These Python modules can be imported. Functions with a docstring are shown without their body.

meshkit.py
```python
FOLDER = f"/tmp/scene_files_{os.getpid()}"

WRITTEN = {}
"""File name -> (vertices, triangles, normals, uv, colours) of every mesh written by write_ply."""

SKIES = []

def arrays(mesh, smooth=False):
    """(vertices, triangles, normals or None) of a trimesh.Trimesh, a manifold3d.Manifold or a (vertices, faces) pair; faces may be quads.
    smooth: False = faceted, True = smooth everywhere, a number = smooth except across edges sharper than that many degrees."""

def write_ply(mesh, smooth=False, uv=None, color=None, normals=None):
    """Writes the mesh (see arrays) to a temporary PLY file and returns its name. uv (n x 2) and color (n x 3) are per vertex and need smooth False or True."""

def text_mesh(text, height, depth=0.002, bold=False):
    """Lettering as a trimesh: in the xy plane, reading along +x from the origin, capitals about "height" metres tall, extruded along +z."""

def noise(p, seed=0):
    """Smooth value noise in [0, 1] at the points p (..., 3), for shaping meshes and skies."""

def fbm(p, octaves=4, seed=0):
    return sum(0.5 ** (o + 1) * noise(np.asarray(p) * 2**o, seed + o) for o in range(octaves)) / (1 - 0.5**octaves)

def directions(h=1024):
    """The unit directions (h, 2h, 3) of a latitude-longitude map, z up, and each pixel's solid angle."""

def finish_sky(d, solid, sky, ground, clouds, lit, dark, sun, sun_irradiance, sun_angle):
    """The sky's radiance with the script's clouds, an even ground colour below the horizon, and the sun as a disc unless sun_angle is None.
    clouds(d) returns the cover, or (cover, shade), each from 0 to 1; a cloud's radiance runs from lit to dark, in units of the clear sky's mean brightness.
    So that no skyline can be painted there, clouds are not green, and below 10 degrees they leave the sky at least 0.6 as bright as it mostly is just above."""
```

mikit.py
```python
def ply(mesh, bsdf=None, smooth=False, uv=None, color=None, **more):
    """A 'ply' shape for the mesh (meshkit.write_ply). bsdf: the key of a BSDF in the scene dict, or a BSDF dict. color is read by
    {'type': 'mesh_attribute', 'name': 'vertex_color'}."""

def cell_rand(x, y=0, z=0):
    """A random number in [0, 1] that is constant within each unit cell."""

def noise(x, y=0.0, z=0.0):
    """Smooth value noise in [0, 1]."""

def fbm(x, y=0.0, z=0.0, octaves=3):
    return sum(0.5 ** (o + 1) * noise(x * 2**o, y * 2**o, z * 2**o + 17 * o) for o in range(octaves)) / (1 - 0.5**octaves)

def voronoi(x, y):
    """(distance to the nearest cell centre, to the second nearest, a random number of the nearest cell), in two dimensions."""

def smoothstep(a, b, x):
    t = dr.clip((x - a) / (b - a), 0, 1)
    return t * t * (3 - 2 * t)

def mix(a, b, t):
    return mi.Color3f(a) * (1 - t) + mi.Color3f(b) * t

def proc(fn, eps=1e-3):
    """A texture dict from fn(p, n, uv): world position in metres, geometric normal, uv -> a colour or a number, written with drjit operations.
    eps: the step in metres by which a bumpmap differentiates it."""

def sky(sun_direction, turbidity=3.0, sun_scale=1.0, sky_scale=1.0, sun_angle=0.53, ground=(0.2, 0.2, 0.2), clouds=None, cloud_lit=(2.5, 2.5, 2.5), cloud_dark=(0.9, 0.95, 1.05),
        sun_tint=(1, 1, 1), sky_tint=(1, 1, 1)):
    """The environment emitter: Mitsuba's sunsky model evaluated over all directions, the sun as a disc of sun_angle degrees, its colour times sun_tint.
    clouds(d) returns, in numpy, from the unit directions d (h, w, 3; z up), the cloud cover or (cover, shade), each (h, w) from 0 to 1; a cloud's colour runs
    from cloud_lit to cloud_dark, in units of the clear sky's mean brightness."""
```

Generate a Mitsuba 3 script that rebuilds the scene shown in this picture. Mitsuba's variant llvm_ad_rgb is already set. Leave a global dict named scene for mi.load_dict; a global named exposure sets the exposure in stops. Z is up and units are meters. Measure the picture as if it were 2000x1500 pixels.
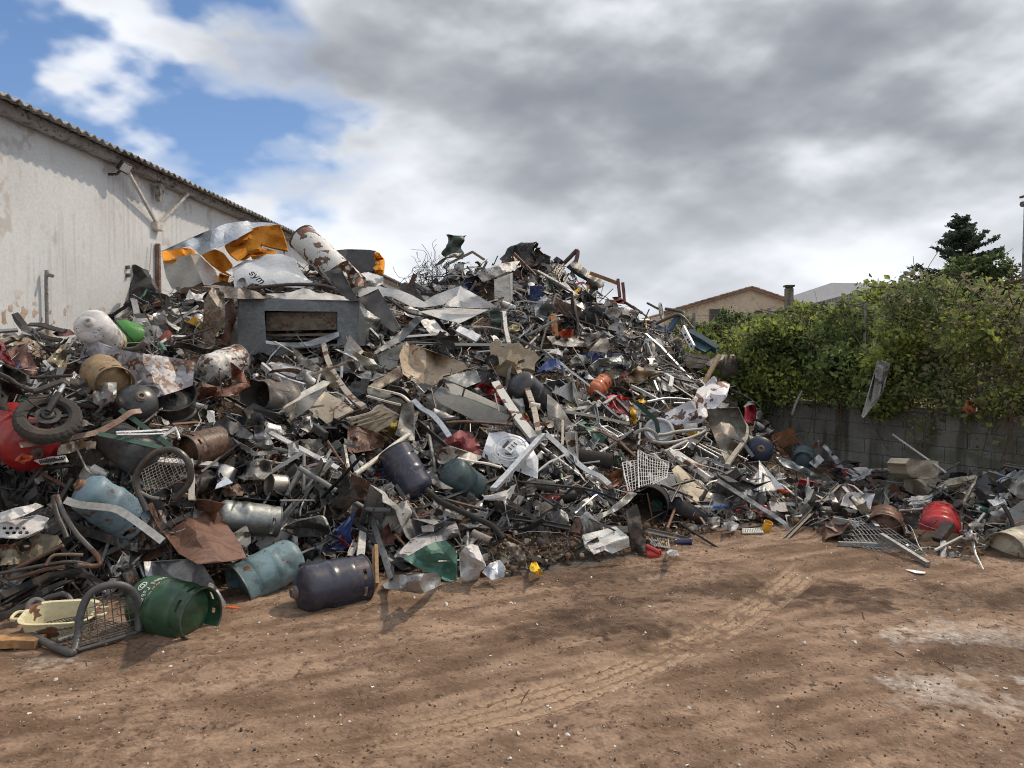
import math, zlib
import numpy as np, trimesh, drjit as dr, mitsuba as mi
import shapely
import shapely.geometry as sg
from scipy.interpolate import RBFInterpolator
from scipy.spatial import Delaunay
import mikit, meshkit
from mikit import noise, fbm, voronoi, smoothstep, mix

T = mi.ScalarTransform4f
scene, labels = {}, {}

# ------------------------------------------------------------------ camera, sky, exposure
CAM_H, F_PX, HORIZON = 1.6, 1455.0, 690.0            # focal length and horizon in pixels of a 2000 x 1500 frame
PITCH = math.atan((750 - HORIZON) / F_PX)
EYE = np.array([0, 0, CAM_H])
FWD = np.array([0, math.cos(PITCH), -math.sin(PITCH)])
UPV = np.array([0, math.sin(PITCH), math.cos(PITCH)])
scene['camera'] = {'type': 'perspective', 'fov': math.degrees(2 * math.atan(1000 / F_PX)), 'fov_axis': 'x', 'near_clip': 0.05, 'far_clip': 3000.0,
                   'to_world': T().look_at(origin=EYE.tolist(), target=(EYE + FWD).tolist(), up=[0, 0, 1])}
SUN = np.array([0.56, 0.36, 0.86])


def clouds(d):
    """Broken cumulus with a darker deck: cover and shade from fractal noise on a cloud plane, biased by broad regions of the sky."""
    x, y, z = d[..., 0], d[..., 1], np.maximum(d[..., 2], 0.0)
    q = np.stack([x, y, d[..., 2] * 1.55], -1)
    n1 = meshkit.fbm(q * 3.3 + [3.1, 7.7, 0], 6, 5)
    n2 = meshkit.fbm(q * 11.0 + [11, 2.0, 4], 6, 9)
    n3 = meshkit.fbm(q * 1.5 + [1.0, 5.0, 2], 3, 21)
    n4 = meshkit.fbm(q * [4.6, 4.6, 6.0] + [5.0, 1.0, 7], 7, 33)
    az, el = np.arctan2(x, y), np.arcsin(np.clip(d[..., 2], -1, 1))
    edge = -0.045 - 1.35 * np.clip(el - 0.30, 0, 0.6) + 0.50 * (n1 - 0.5) + 0.25 * (n2 - 0.5)
    east = 1 / (1 + np.exp(-(az - edge) / 0.04))                               # the deck covers the right half
    east = np.where(np.abs(az) > 1.9, 0.75, east)
    low = np.exp(-(el / 0.22) ** 2)
    c = n1 * 0.53 + n2 * 0.47 + 0.42 * east + 0.19 * low + 0.16 * (n3 - 0.5)
    cover = np.clip((c - 0.475) / 0.105, 0, 1)
    cover = cover * cover * (3 - 2 * cover)
    cover = np.maximum(cover, 0.75 * np.clip((n2 * 0.5 + n4 * 0.5 - 0.455) / 0.15, 0, 1))       # thin wisps over the blue
    deck = np.exp(-((az - 0.08 + 0.9 * (el - 0.33)) / 0.46) ** 2) * np.exp(-((el - 0.36) / 0.21) ** 2)
    toward = np.clip((x * SUN[0] + y * SUN[1] + d[..., 2] * SUN[2]) / np.linalg.norm(SUN), 0, 1) ** 6
    thick = np.clip((c - 0.60) / 0.4, 0, 1)
    shade = 0.10 + 0.46 * deck + 0.42 * east * (1 - toward) + 0.10 * thick - 0.55 * toward + 1.8 * (n4 - 0.50) * (0.6 + 0.4 * east) + 1.2 * (n2 - 0.5)
    shade = 0.5 + 0.5 * np.tanh(2.1 * (shade - 0.5))
    return cover, shade * (0.72 + 0.28 * np.clip((el - 0.12) / 0.12, 0, 1))


scene['sky'] = mikit.sky(SUN.tolist(), turbidity=3.0, sun_scale=0.85, sky_scale=1.0, sky_tint=(1.62, 1.72, 1.86), sun_angle=1.0, ground=(0.16, 0.12, 0.09), clouds=clouds,
                         cloud_lit=(3.35, 3.45, 3.6), cloud_dark=(.80, .88, 1.01), sun_tint=(1.0, 0.99, 0.98))
exposure = 1.08

# ------------------------------------------------------------------ materials
# Each mesh carries its paint colour and its amount of dirt in a constant uv (packed by pack), so that one material serves all colours.


def pack(col, wear):
    r, g, b = (math.sqrt(min(max(c, 0), 1)) for c in col)
    return math.floor(r * 255) + .02 + .96 * g, math.floor(b * 255) + .02 + .96 * min(max(wear, 0), 1)


def unpack(uv):
    u, v = mi.Float(uv.x), mi.Float(uv.y)
    fu, fv = dr.floor(u), dr.floor(v)
    r, g, b = (fu + .5) / 256, (u - fu - .02) / .96, (fv + .5) / 256
    return mi.Color3f(r * r, g * g, b * b), dr.clip((v - fv - .02) / .96, 0, 1)


def painted_fn(p, n, uv):
    c, w = unpack(uv)
    a = fbm(p.x * 7.3, p.y * 7.3, p.z * 7.3, 3)
    b = fbm(p.x * 31, p.y * 31, p.z * 31, 3)
    s = noise(p.x * 95, p.y * 95, p.z * 95)
    k = fbm(p.x * 15 + 7, p.y * 15, p.z * 15, 3)
    scuff = noise(p.x * 70, p.y * 70, p.z * 16) * noise(p.x * 6 + 9, p.y * 6, p.z * 6)
    rust = smoothstep(.64, .70, a * .45 + b * .55 + .26 * (w - .5))
    c = c * (.74 + .36 * b + .16 * s)
    c = mix(c, c * .40, smoothstep(.50, .66, k + .18 * (w - .5)) * w * .8)
    c = mix(c, c * .6 + .13, smoothstep(.50, .62, scuff) * w * .7)
    c = mix(c, mi.Color3f(.15, .115, .09), smoothstep(.42, .75, b * .5 + a * .5) * w * .5)
    return mix(c, mi.Color3f(.12, .055, .03) * (.6 + .8 * s), rust * dr.minimum(w * 1.6, 1))


def metal_fn(p, n, uv):
    c, w = unpack(uv)
    a = fbm(p.x * 6.1, p.y * 6.1, p.z * 6.1, 3)
    b = fbm(p.x * 28, p.y * 28, p.z * 28, 2)
    sp = noise(p.x * 62, p.y * 62, p.z * 62)
    c = c * (.58 + .42 * b + .36 * sp)
    grime = smoothstep(.50, .70, a * .6 + b * .4 + .30 * (w - .5))
    return mix(c, mi.Color3f(.10, .085, .07), grime * w)


def metal_rough(p, n, uv):
    c, w = unpack(uv)
    return .28 + .34 * w + .22 * noise(p.x * 31, p.y * 31, p.z * 31)


def peel_fn(p, n, uv):
    c, w = unpack(uv)
    a = fbm(p.x * 8.2 + 3, p.y * 8.2, p.z * 8.2, 5)
    b = noise(p.x * 60, p.y * 60, p.z * 60)
    e = a + .25 * (w - .5)
    c = mix(c * (.85 + .2 * b), mi.Color3f(.045, .04, .035), smoothstep(.548, .558, e) * .8)
    return mix(c, mi.Color3f(.15, .075, .048) * (.6 + .8 * b), smoothstep(.565, .575, e))


def matte_fn(p, n, uv):
    c, w = unpack(uv)
    a = fbm(p.x * 9, p.y * 9, p.z * 9, 3)
    s = noise(p.x * 75, p.y * 75, p.z * 75)
    c = c * (.66 + .5 * a + .22 * s)
    return mix(c, mi.Color3f(.12, .09, .065), smoothstep(.5, .72, a) * w)


def wood_fn(p, n, uv):
    c, w = unpack(uv)
    g = fbm(p.x * 34 + p.z * 9, p.y * 34, p.z * 34 - p.x * 9, 3)
    a = fbm(p.x * 5, p.y * 5, p.z * 5, 2)
    return mix(c * (.55 + .9 * g), mi.Color3f(.06, .045, .035), smoothstep(.52, .72, a) * w)


def principled(fn, **k):
    return {'type': 'twosided', 'b': {'type': 'principled', 'base_color': mikit.proc(fn), **k}}


scene['mat_paint'] = principled(painted_fn, roughness=.46, specular=.45)
scene['mat_gloss'] = principled(painted_fn, roughness=.30, specular=.5, clearcoat=.35, clearcoat_gloss=.75)
scene['mat_metal'] = principled(metal_fn, roughness=mikit.proc(metal_rough), metallic=.88, specular=.5)
scene['mat_peel'] = principled(peel_fn, roughness=.5, specular=.45)
scene['mat_matte'] = principled(matte_fn, roughness=.88, specular=.25)
scene['mat_wood'] = principled(wood_fn, roughness=.8, specular=.25)


def leaf_fn(p, n, uv):
    c, w = unpack(uv)
    return c * (.75 + .5 * noise(p.x * 8, p.y * 8, p.z * 8))


scene['mat_leaf'] = {'type': 'principledthin', 'base_color': mikit.proc(leaf_fn), 'roughness': .5, 'diff_trans': .95, 'eta': 1.4}

# ------------------------------------------------------------------ geometry helpers


def crop(ox, oy, s):
    return lambda txt: [(ox + float(a) * s, oy + float(b) * s) for a, b in (q.split(',') for q in txt.split())]


cA, cB, cC, cD, cE = crop(0, 150, 1 / 3), crop(280, 400, .25), crop(700, 430, .21333), crop(1080, 460, .21333), crop(1400, 380, .3)
cF, cG, cH, cI, cJ = crop(0, 590, .21333), crop(350, 660, .21333), crop(680, 640, .21333), crop(1050, 640, .225), crop(0, 880, .28)
cK, cL, cM, cN, c1 = crop(380, 880, .22663), crop(720, 880, .21333), crop(1080, 860, .21), crop(1450, 780, .275), crop(0, 0, 1)


def ray(px, py):
    d = FWD + np.array([1, 0, 0]) * (px - 1000) / F_PX + UPV * (750 - py) / F_PX
    return d / d[1]


def P(px, py, Y):
    return EYE + ray(px, py) * Y


def ground_at(px, py):
    d = ray(px, py)
    return EYE + d * (-CAM_H / d[2])


def project(p):
    p = np.atleast_2d(p) - EYE
    w = p @ FWD
    return np.stack([1000 + F_PX * p[:, 0] / w, 750 - F_PX * (p @ UPV) / w], 1)


def unit(a):
    a = np.asarray(a, float)
    return a / (np.linalg.norm(a) + 1e-12)


def rng_of(name):
    return np.random.default_rng(zlib.crc32(name.encode()))


def join(ms):
    vs, fs, k = [], [], 0
    for m in ms:
        v, f = (m.vertices, m.faces) if hasattr(m, 'vertices') else m
        vs.append(np.asarray(v)); fs.append(np.asarray(f) + k); k += len(v)
    return np.vstack(vs), np.vstack(fs)


def quads(i, j, k, l):
    return np.vstack([np.stack([i, j, k], -1).reshape(-1, 3), np.stack([i, k, l], -1).reshape(-1, 3)])


def smooth_path(pts, n=6):
    """A Catmull-Rom curve through the points."""
    p = np.asarray(pts, float)
    if len(p) < 3:
        return p
    q = np.vstack([2 * p[0] - p[1], p, 2 * p[-1] - p[-2]])
    out = []
    for i in range(1, len(q) - 2):
        t = np.linspace(0, 1, n, endpoint=False)[:, None]
        a, b, c, d = q[i - 1], q[i], q[i + 1], q[i + 2]
        out.append(.5 * (2 * b + (c - a) * t + (2 * a - 5 * b + 4 * c - d) * t * t + (3 * b - a - 3 * c + d) * t ** 3))
    return np.vstack([*out, p[-1:]])


CAPS = {6: [(0, 1, 3), (1, 2, 3), (0, 3, 5), (3, 4, 5)], -8: [(0, 1, 4), (0, 4, 5), (1, 2, 3), (1, 3, 4), (0, 5, 6), (0, 6, 7)]}


def prof_round(r, n=8):
    a = np.arange(n) * 2 * np.pi / n
    return np.stack([np.cos(a), np.sin(a)], 1) * r


def prof_rect(w, h):
    return np.array([[-w, -h], [w, -h], [w, h], [-w, h]]) / 2


def prof_L(w, h, t):
    return np.array([[0, 0], [w, 0], [w, t], [t, t], [t, h], [0, h]]) - [w / 3, h / 3]


def prof_U(w, h, t):
    return np.array([[0, 0], [w, 0], [w, h], [w - t, h], [w - t, t], [t, t], [t, h], [0, h]]) - [w / 2, h / 2]


def sweep(path, prof, roll=0.0, scale=None, shape=None, loop=False):
    p, k, m = np.asarray(path, float), len(prof), len(path)
    if loop:
        t = np.roll(p, -1, 0) - np.roll(p, 1, 0)
    else:
        t = np.gradient(p, axis=0)
    t /= np.linalg.norm(t, axis=1, keepdims=True) + 1e-12
    a = np.cross(t[0], [0, 0, 1] if abs(t[0][2]) < .9 else [1, 0, 0])
    a = unit(a)
    c, s = math.cos(roll), math.sin(roll)
    rings = []
    for i in range(m):
        a = unit(a - t[i] * (a @ t[i]))
        b = np.cross(t[i], a)
        a2, b2 = a * c + b * s, b * c - a * s
        q = prof * (1 if scale is None else scale[i])
        rings.append(p[i] + q[:, :1] * a2 + q[:, 1:] * b2)
    v = np.vstack(rings)
    mm = m if loop else m - 1
    i, j = np.meshgrid(np.arange(mm), np.arange(k), indexing='ij')
    i2 = (i + 1) % m
    f = quads(i * k + j, i * k + (j + 1) % k, i2 * k + (j + 1) % k, i2 * k + j)
    if not loop:
        cap = CAPS[6] if shape == 'L' else CAPS[-8] if shape == 'U' else [(0, x, x + 1) for x in range(1, k - 1)]
        cap = np.array(cap)
        f = np.vstack([f, cap[:, ::-1], cap + (m - 1) * k])
    return v, f


def tube(path, r, n=8, curve=True, **kw):
    return sweep(smooth_path(path) if curve else path, prof_round(r, n), **kw)


def lathe(prof, n=32):
    """prof: (radius, height) from bottom to top; a closed ring of quads, ends with zero radius close."""
    pr = np.asarray(prof, float)
    a = np.arange(n) * 2 * np.pi / n
    v = np.stack([pr[:, None, 0] * np.cos(a), pr[:, None, 0] * np.sin(a), np.repeat(pr[:, 1:2], n, 1)], -1).reshape(-1, 3)
    i, j = np.meshgrid(np.arange(len(pr) - 1), np.arange(n), indexing='ij')
    return v, quads(i * n + j, i * n + (j + 1) % n, (i + 1) * n + (j + 1) % n, (i + 1) * n + j)


def box(w, d, h, bev=.0):
    m = trimesh.creation.box([w, d, h])
    if bev:
        pts = []
        for sx in (-1, 1):
            for sy in (-1, 1):
                for sz in (-1, 1):
                    for e in range(3):
                        q = np.array([sx * w / 2, sy * d / 2, sz * h / 2])
                        for ax in range(3):
                            if ax != e:
                                q[ax] -= np.sign(q[ax]) * bev
                        pts.append(q)
        m = trimesh.convex.convex_hull(np.array(pts))
    return np.array(m.vertices), np.array(m.faces)


def frame(pos, z, x=(1, 0, 0)):
    """4 x 4 with its z axis along z and its x axis near x."""
    z = unit(z)
    x = np.asarray(x, float)
    if abs(unit(x) @ z) > .98:
        x = np.array([0, 1.0, .2])
    x = unit(x - z * (x @ z))
    M = np.eye(4)
    M[:3, 0], M[:3, 1], M[:3, 2], M[:3, 3] = x, np.cross(z, x), z, pos
    return M


def xf(mesh, M):
    v, f = mesh
    return np.asarray(v) @ M[:3, :3].T + M[:3, 3], f


def solidify(v, f, t):
    """Gives an open sheet a thickness t on the side against its normals."""
    v, f = np.asarray(v, float), np.asarray(f)
    fn = np.cross(v[f[:, 1]] - v[f[:, 0]], v[f[:, 2]] - v[f[:, 0]])
    n = np.zeros_like(v)
    for k in range(3):
        np.add.at(n, f[:, k], fn)
    n /= np.linalg.norm(n, axis=1, keepdims=True) + 1e-12
    if t > .02:                                                                 # thick slabs: one direction for all
        n[:] = unit(fn.sum(0))
    e = np.vstack([f[:, [0, 1]], f[:, [1, 2]], f[:, [2, 0]]])
    key = np.sort(e, 1)
    key = key[:, 0] * (len(v) + 1) + key[:, 1]
    u, idx, cnt = np.unique(key, return_index=True, return_counts=True)
    b = e[idx[cnt == 1]]
    N = len(v)
    side = np.vstack([np.stack([b[:, 1], b[:, 0], b[:, 0] + N], 1), np.stack([b[:, 1], b[:, 0] + N, b[:, 1] + N], 1)])
    return np.vstack([v, v - n * t]), np.vstack([f, f[:, ::-1] + N, side])


def corner_split(v, f, ang):
    """Splits vertices per corner; normals are averaged over the neighbours within ang degrees."""
    v, f = np.asarray(v, float), np.asarray(f, int)
    fn = np.cross(v[f[:, 1]] - v[f[:, 0]], v[f[:, 2]] - v[f[:, 0]])
    fu = fn / (np.linalg.norm(fn, axis=1, keepdims=True) + 1e-18)
    c = f.ravel()
    vs = v[c]
    if ang <= 0:
        return vs, np.arange(len(c)).reshape(-1, 3), np.repeat(fu, 3, 0)
    order = np.argsort(c, kind='stable')
    cs = c[order]
    start = np.searchsorted(cs, np.arange(len(v)))
    cnt = np.bincount(c, minlength=len(v))
    K = int(cnt.max())
    tab = np.full((len(v), K), -1)
    tab[cs, np.arange(len(cs)) - start[cs]] = order // 3
    out = np.zeros((len(c), 3))
    me = np.repeat(np.arange(len(f)), 3)
    cosa = math.cos(math.radians(ang))
    for k in range(K):
        o = tab[c, k]
        ok = (o >= 0) & ((fu[o] * fu[me]).sum(1) > cosa)
        out[ok] += fn[o[ok]]
    L = np.linalg.norm(out, axis=1, keepdims=True)
    out = np.where(L > 1e-18, out / np.maximum(L, 1e-18), fu[me])
    return vs, np.arange(len(c)).reshape(-1, 3), out


COUNT = {}


def numbered(name):
    n = COUNT.get(name, 0)
    COUNT[name] = n + 1
    return name if n == 0 else f'{name}_{n:03d}'


def emit(key, mesh, mat='paint', col=(.3, .3, .3), wear=.3, smooth=32, uv=None):
    """Adds the mesh to the scene under the key (world coordinates)."""
    v, f = (mesh.vertices, mesh.faces) if hasattr(mesh, 'vertices') else mesh
    f = np.asarray(f, int)
    if uv is not None:
        uvs = np.asarray(uv)[f.ravel()]
    v, f, n = corner_split(v, f, smooth)
    if uv is None:
        uvs = np.tile(pack(col, wear), (len(v), 1))
    path = meshkit.write_ply((v, f), False, uvs, None, normals=n)
    scene[key] = {'type': 'ply', 'filename': path, 'face_normals': False, 'bsdf': {'type': 'ref', 'id': 'mat_' + mat}}
    return key


LANDMARKS = []                # (phrase, pixel position): how labels of loose scrap say where it lies
HERO_POLYS = []               # outlines of the placed things, so that loose scrap keeps behind them


class Thing:
    def __init__(self, name, label, cat, group=None, lm=None, kind=None):
        self.key = numbered(name)
        d = {'label': label}
        if cat: d['category'] = cat
        if group: d['group'] = group
        if kind: d['kind'] = kind
        labels[self.key] = d
        self.lm, self.pts, self.count = lm, [], {}

    def note(self, v):
        v = np.asarray(v)
        self.pts.append(v[:: max(1, len(v) // 60)])

    def mesh(self, m, *a, **k):
        self.note(m[0] if isinstance(m, tuple) else m.vertices)
        emit(self.key, m, *a, **k)
        return self

    def part(self, name, m, *a, parent=None, label=None, **k):
        self.note(m[0] if isinstance(m, tuple) else m.vertices)
        base = (parent or self.key) + '__' + name
        n = self.count.get(base, 0)
        self.count[base] = n + 1
        key = base if n == 0 else f'{base}_{n:03d}'
        emit(key, m, *a, **k)
        if label: labels[key] = {'label': label}
        return key

    def done(self, mask=True):
        p = project(np.vstack(self.pts))
        if self.lm:
            LANDMARKS.append((self.lm, p.mean(0)))
        if mask and len(p) > 3:
            h = sg.MultiPoint(p).convex_hull
            if h.geom_type == 'Polygon':
                HERO_POLYS.append((np.array(h.exterior.coords), float(np.vstack(self.pts)[:, 1].mean())))
        return self

# ------------------------------------------------------------------ the ground
TRACK = np.array([ground_at(*q)[:2] for q in [(1545, 1135), (1500, 1162), (1395, 1228), (1260, 1288), (1120, 1342), (1000, 1378), (800, 1418), (600, 1450)]])
TC = [float(c) for c in np.polyfit(TRACK[:, 0], TRACK[:, 1], 3)]


def track_t(x, y):
    """(signed distance across the tyre track, along it)"""
    f = ((TC[0] * x + TC[1]) * x + TC[2]) * x + TC[3]
    g = (3 * TC[0] * x + 2 * TC[1]) * x + TC[2]
    return (y - f) / (1 + g * g) ** .5


def track_mask(x, y, sm):
    t = track_t(x, y)
    return sm(-.155, -.12, t) * (1 - sm(.10, .135, t)) * sm(-1.5, .3, x) * (1 - sm(2.05, 2.2, x)), t


LIME = [(*ground_at(1880, 1235)[:2], .55, .16), (*ground_at(1930, 1370)[:2], .36, .2), (*ground_at(1760, 1240)[:2], .3, .10), (*ground_at(120, 1300)[:2], .18, .07), (*ground_at(1850, 1330)[:2], .4, .1)]
DAMP = [(*ground_at(1440, 1150)[:2], .9, .26), (*ground_at(1690, 1182)[:2], .16, .12), (*ground_at(1760, 1165)[:2], 1.0, .2), (*ground_at(1940, 1290)[:2], .34, .24), (*ground_at(1220, 1200)[:2], .3, .3),
        (*ground_at(1060, 1110)[:2], 1.0, .42), (*ground_at(1120, 1225)[:2], .35, .16), (*ground_at(230, 1270)[:2], .5, .14)]


def ground_fn(p, n, uv):
    x, y = p.x, p.y
    a = fbm(x * .9, y * .9, 0, 3)
    b = fbm(x * 3.1 + 5, y * 4.2, 0, 4)
    d = fbm(x * 17, y * 17, 3, 3)
    g = noise(x * 95, y * 95)
    h = noise(x * 210, y * 210)
    drag = fbm(x * 1.2 + y * 2.2, y * 9 - x * 4.5, 0, 3)                # streaks where scrap was dragged
    e = fbm(x * 46, y * 46, 7, 3)
    c = mix(mi.Color3f(.118, .076, .051), mi.Color3f(.315, .222, .160), smoothstep(.33, .68, b * .36 + drag * .34 + a * .30))
    dark = smoothstep(.475, .585, a * .34 + b * .26 + d * .24 + e * .16)
    c = mix(c, mi.Color3f(.072, .044, .029), dark * smoothstep(.25, .62, d * .6 + e * .4) * .62)
    for (cx, cy, rx, ry) in DAMP:
        q = dr.sqrt(dr.square((x - float(cx)) / rx) + dr.square((y - float(cy)) / ry))
        c = mix(c, mi.Color3f(.058, .037, .026) * (.6 + .8 * d), smoothstep(1.4, .5, q + 1.6 * (b - .5) + 1.5 * (d - .5)) * (.35 + .6 * e))
    m, t = track_mask(x, y, smoothstep)
    worn = smoothstep(.32, .58, b * .6 + d * .4)
    c = mix(c, mi.Color3f(.325, .232, .160), m * (.15 + .6 * worn))
    wob = t + .016 * (d - .5)
    lug = smoothstep(.35, .8, dr.sin((x - .4 * dr.abs(t)) * 92 + 2.2 * d)) * smoothstep(-.3, .4, dr.sin(wob * 95))
    ribs = dr.minimum(smoothstep(.70, .95, dr.sin(wob * 95)) + .9 * lug, 1)
    c = mix(c, mi.Color3f(.10, .065, .043), m * ribs * .6 * smoothstep(.35, .60, .5 * d + .5 * b + .05))
    for (cx, cy, rx, ry) in LIME:
        q = dr.sqrt(dr.square((x - float(cx)) / rx) + dr.square((y - float(cy)) / ry))
        c = mix(c, mi.Color3f(.50, .46, .42), smoothstep(1.2, .0, q + 2.6 * (b - .5) + 2.6 * (d - .5)) * (.05 + .50 * e))
    c = c * (.52 + .42 * d + .40 * e + .22 * g)
    c = mix(c, mi.Color3f(.05, .032, .022), smoothstep(.63, .75, e) * smoothstep(.40, .65, d) * .7)
    return mix(c, mi.Color3f(.50, .44, .37), smoothstep(.90, .95, h) * smoothstep(.45, .65, e) * .7)


def ground_bump(p, n, uv):
    x, y = p.x, p.y
    m, t = track_mask(x, y, smoothstep)
    tread = .5 + .5 * dr.sin(t * 95)
    return .009 * fbm(x * 24, y * 24, 0, 4) + .004 * noise(x * 95, y * 95) + m * .004 * tread


scene['mat_ground'] = {'type': 'bumpmap', 'bump': mikit.proc(ground_bump, eps=.003), 'scale': 1.0,
                       'b': {'type': 'principled', 'base_color': mikit.proc(ground_fn), 'roughness': .93, 'specular': .2}}


def graded(lo, hi, step, far):
    fine = np.arange(lo, hi + step / 2, step)
    r = [step * 1.35]
    while sum(r) < far:
        r.append(r[-1] * 1.35)
    r = np.cumsum(r)
    return np.concatenate([lo - r[::-1], fine, hi + r])


gx, gy = graded(-6.5, 6.5, .03, 700), graded(1.6, 9.5, .03, 700)
GX, GY = np.meshgrid(gx, gy, indexing='ij')
q = np.stack([GX, GY, 0 * GX], -1)
fine = ((np.abs(GX) < 9) & (GY > 1) & (GY < 12))
tm, tt = track_mask(GX, GY, lambda a, b, x: (lambda t: t * t * (3 - 2 * t))(np.clip((x - a) / (b - a), 0, 1)))
ground_rise = fine * (.035 * (meshkit.fbm(q * 1.3, 3, 2) - .5) + .028 * (meshkit.fbm(q * 5.5, 4, 3) - .5) + .030 * np.maximum(meshkit.fbm(q * 13, 2, 8) - .60, 0) - .018 * tm)
ii, jj = np.meshgrid(np.arange(len(gx) - 1), np.arange(len(gy) - 1), indexing='ij')
w = len(gy)
gfaces = quads(ii * w + jj, (ii + 1) * w + jj, (ii + 1) * w + jj + 1, ii * w + jj + 1)
gverts = np.stack([GX, GY, ground_rise], -1).reshape(-1, 3)
gn = np.gradient(ground_rise, gx, gy)
gnorm = np.stack([-gn[0], -gn[1], np.ones_like(ground_rise)], -1).reshape(-1, 3)
gnorm /= np.linalg.norm(gnorm, axis=1, keepdims=True)
scene['ground'] = {'type': 'ply', 'filename': meshkit.write_ply((gverts, gfaces), False, gverts[:, :2], None, normals=gnorm), 'face_normals': False, 'bsdf': {'type': 'ref', 'id': 'mat_ground'}}
labels['ground'] = {'label': 'brown trodden dirt yard with a pale tyre track across it', 'kind': 'structure'}

# ------------------------------------------------------------------ the mound under the scrap
WALL_A, WALL_D = np.array([5.36, 7.8]), unit([-.512, .859])          # the block wall on the right: a point and its direction
WALL_N = np.array([-WALL_D[1], WALL_D[0]])                            # towards the yard


def shed_x(Y):
    return -6.4 + .0488 * Y


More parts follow.
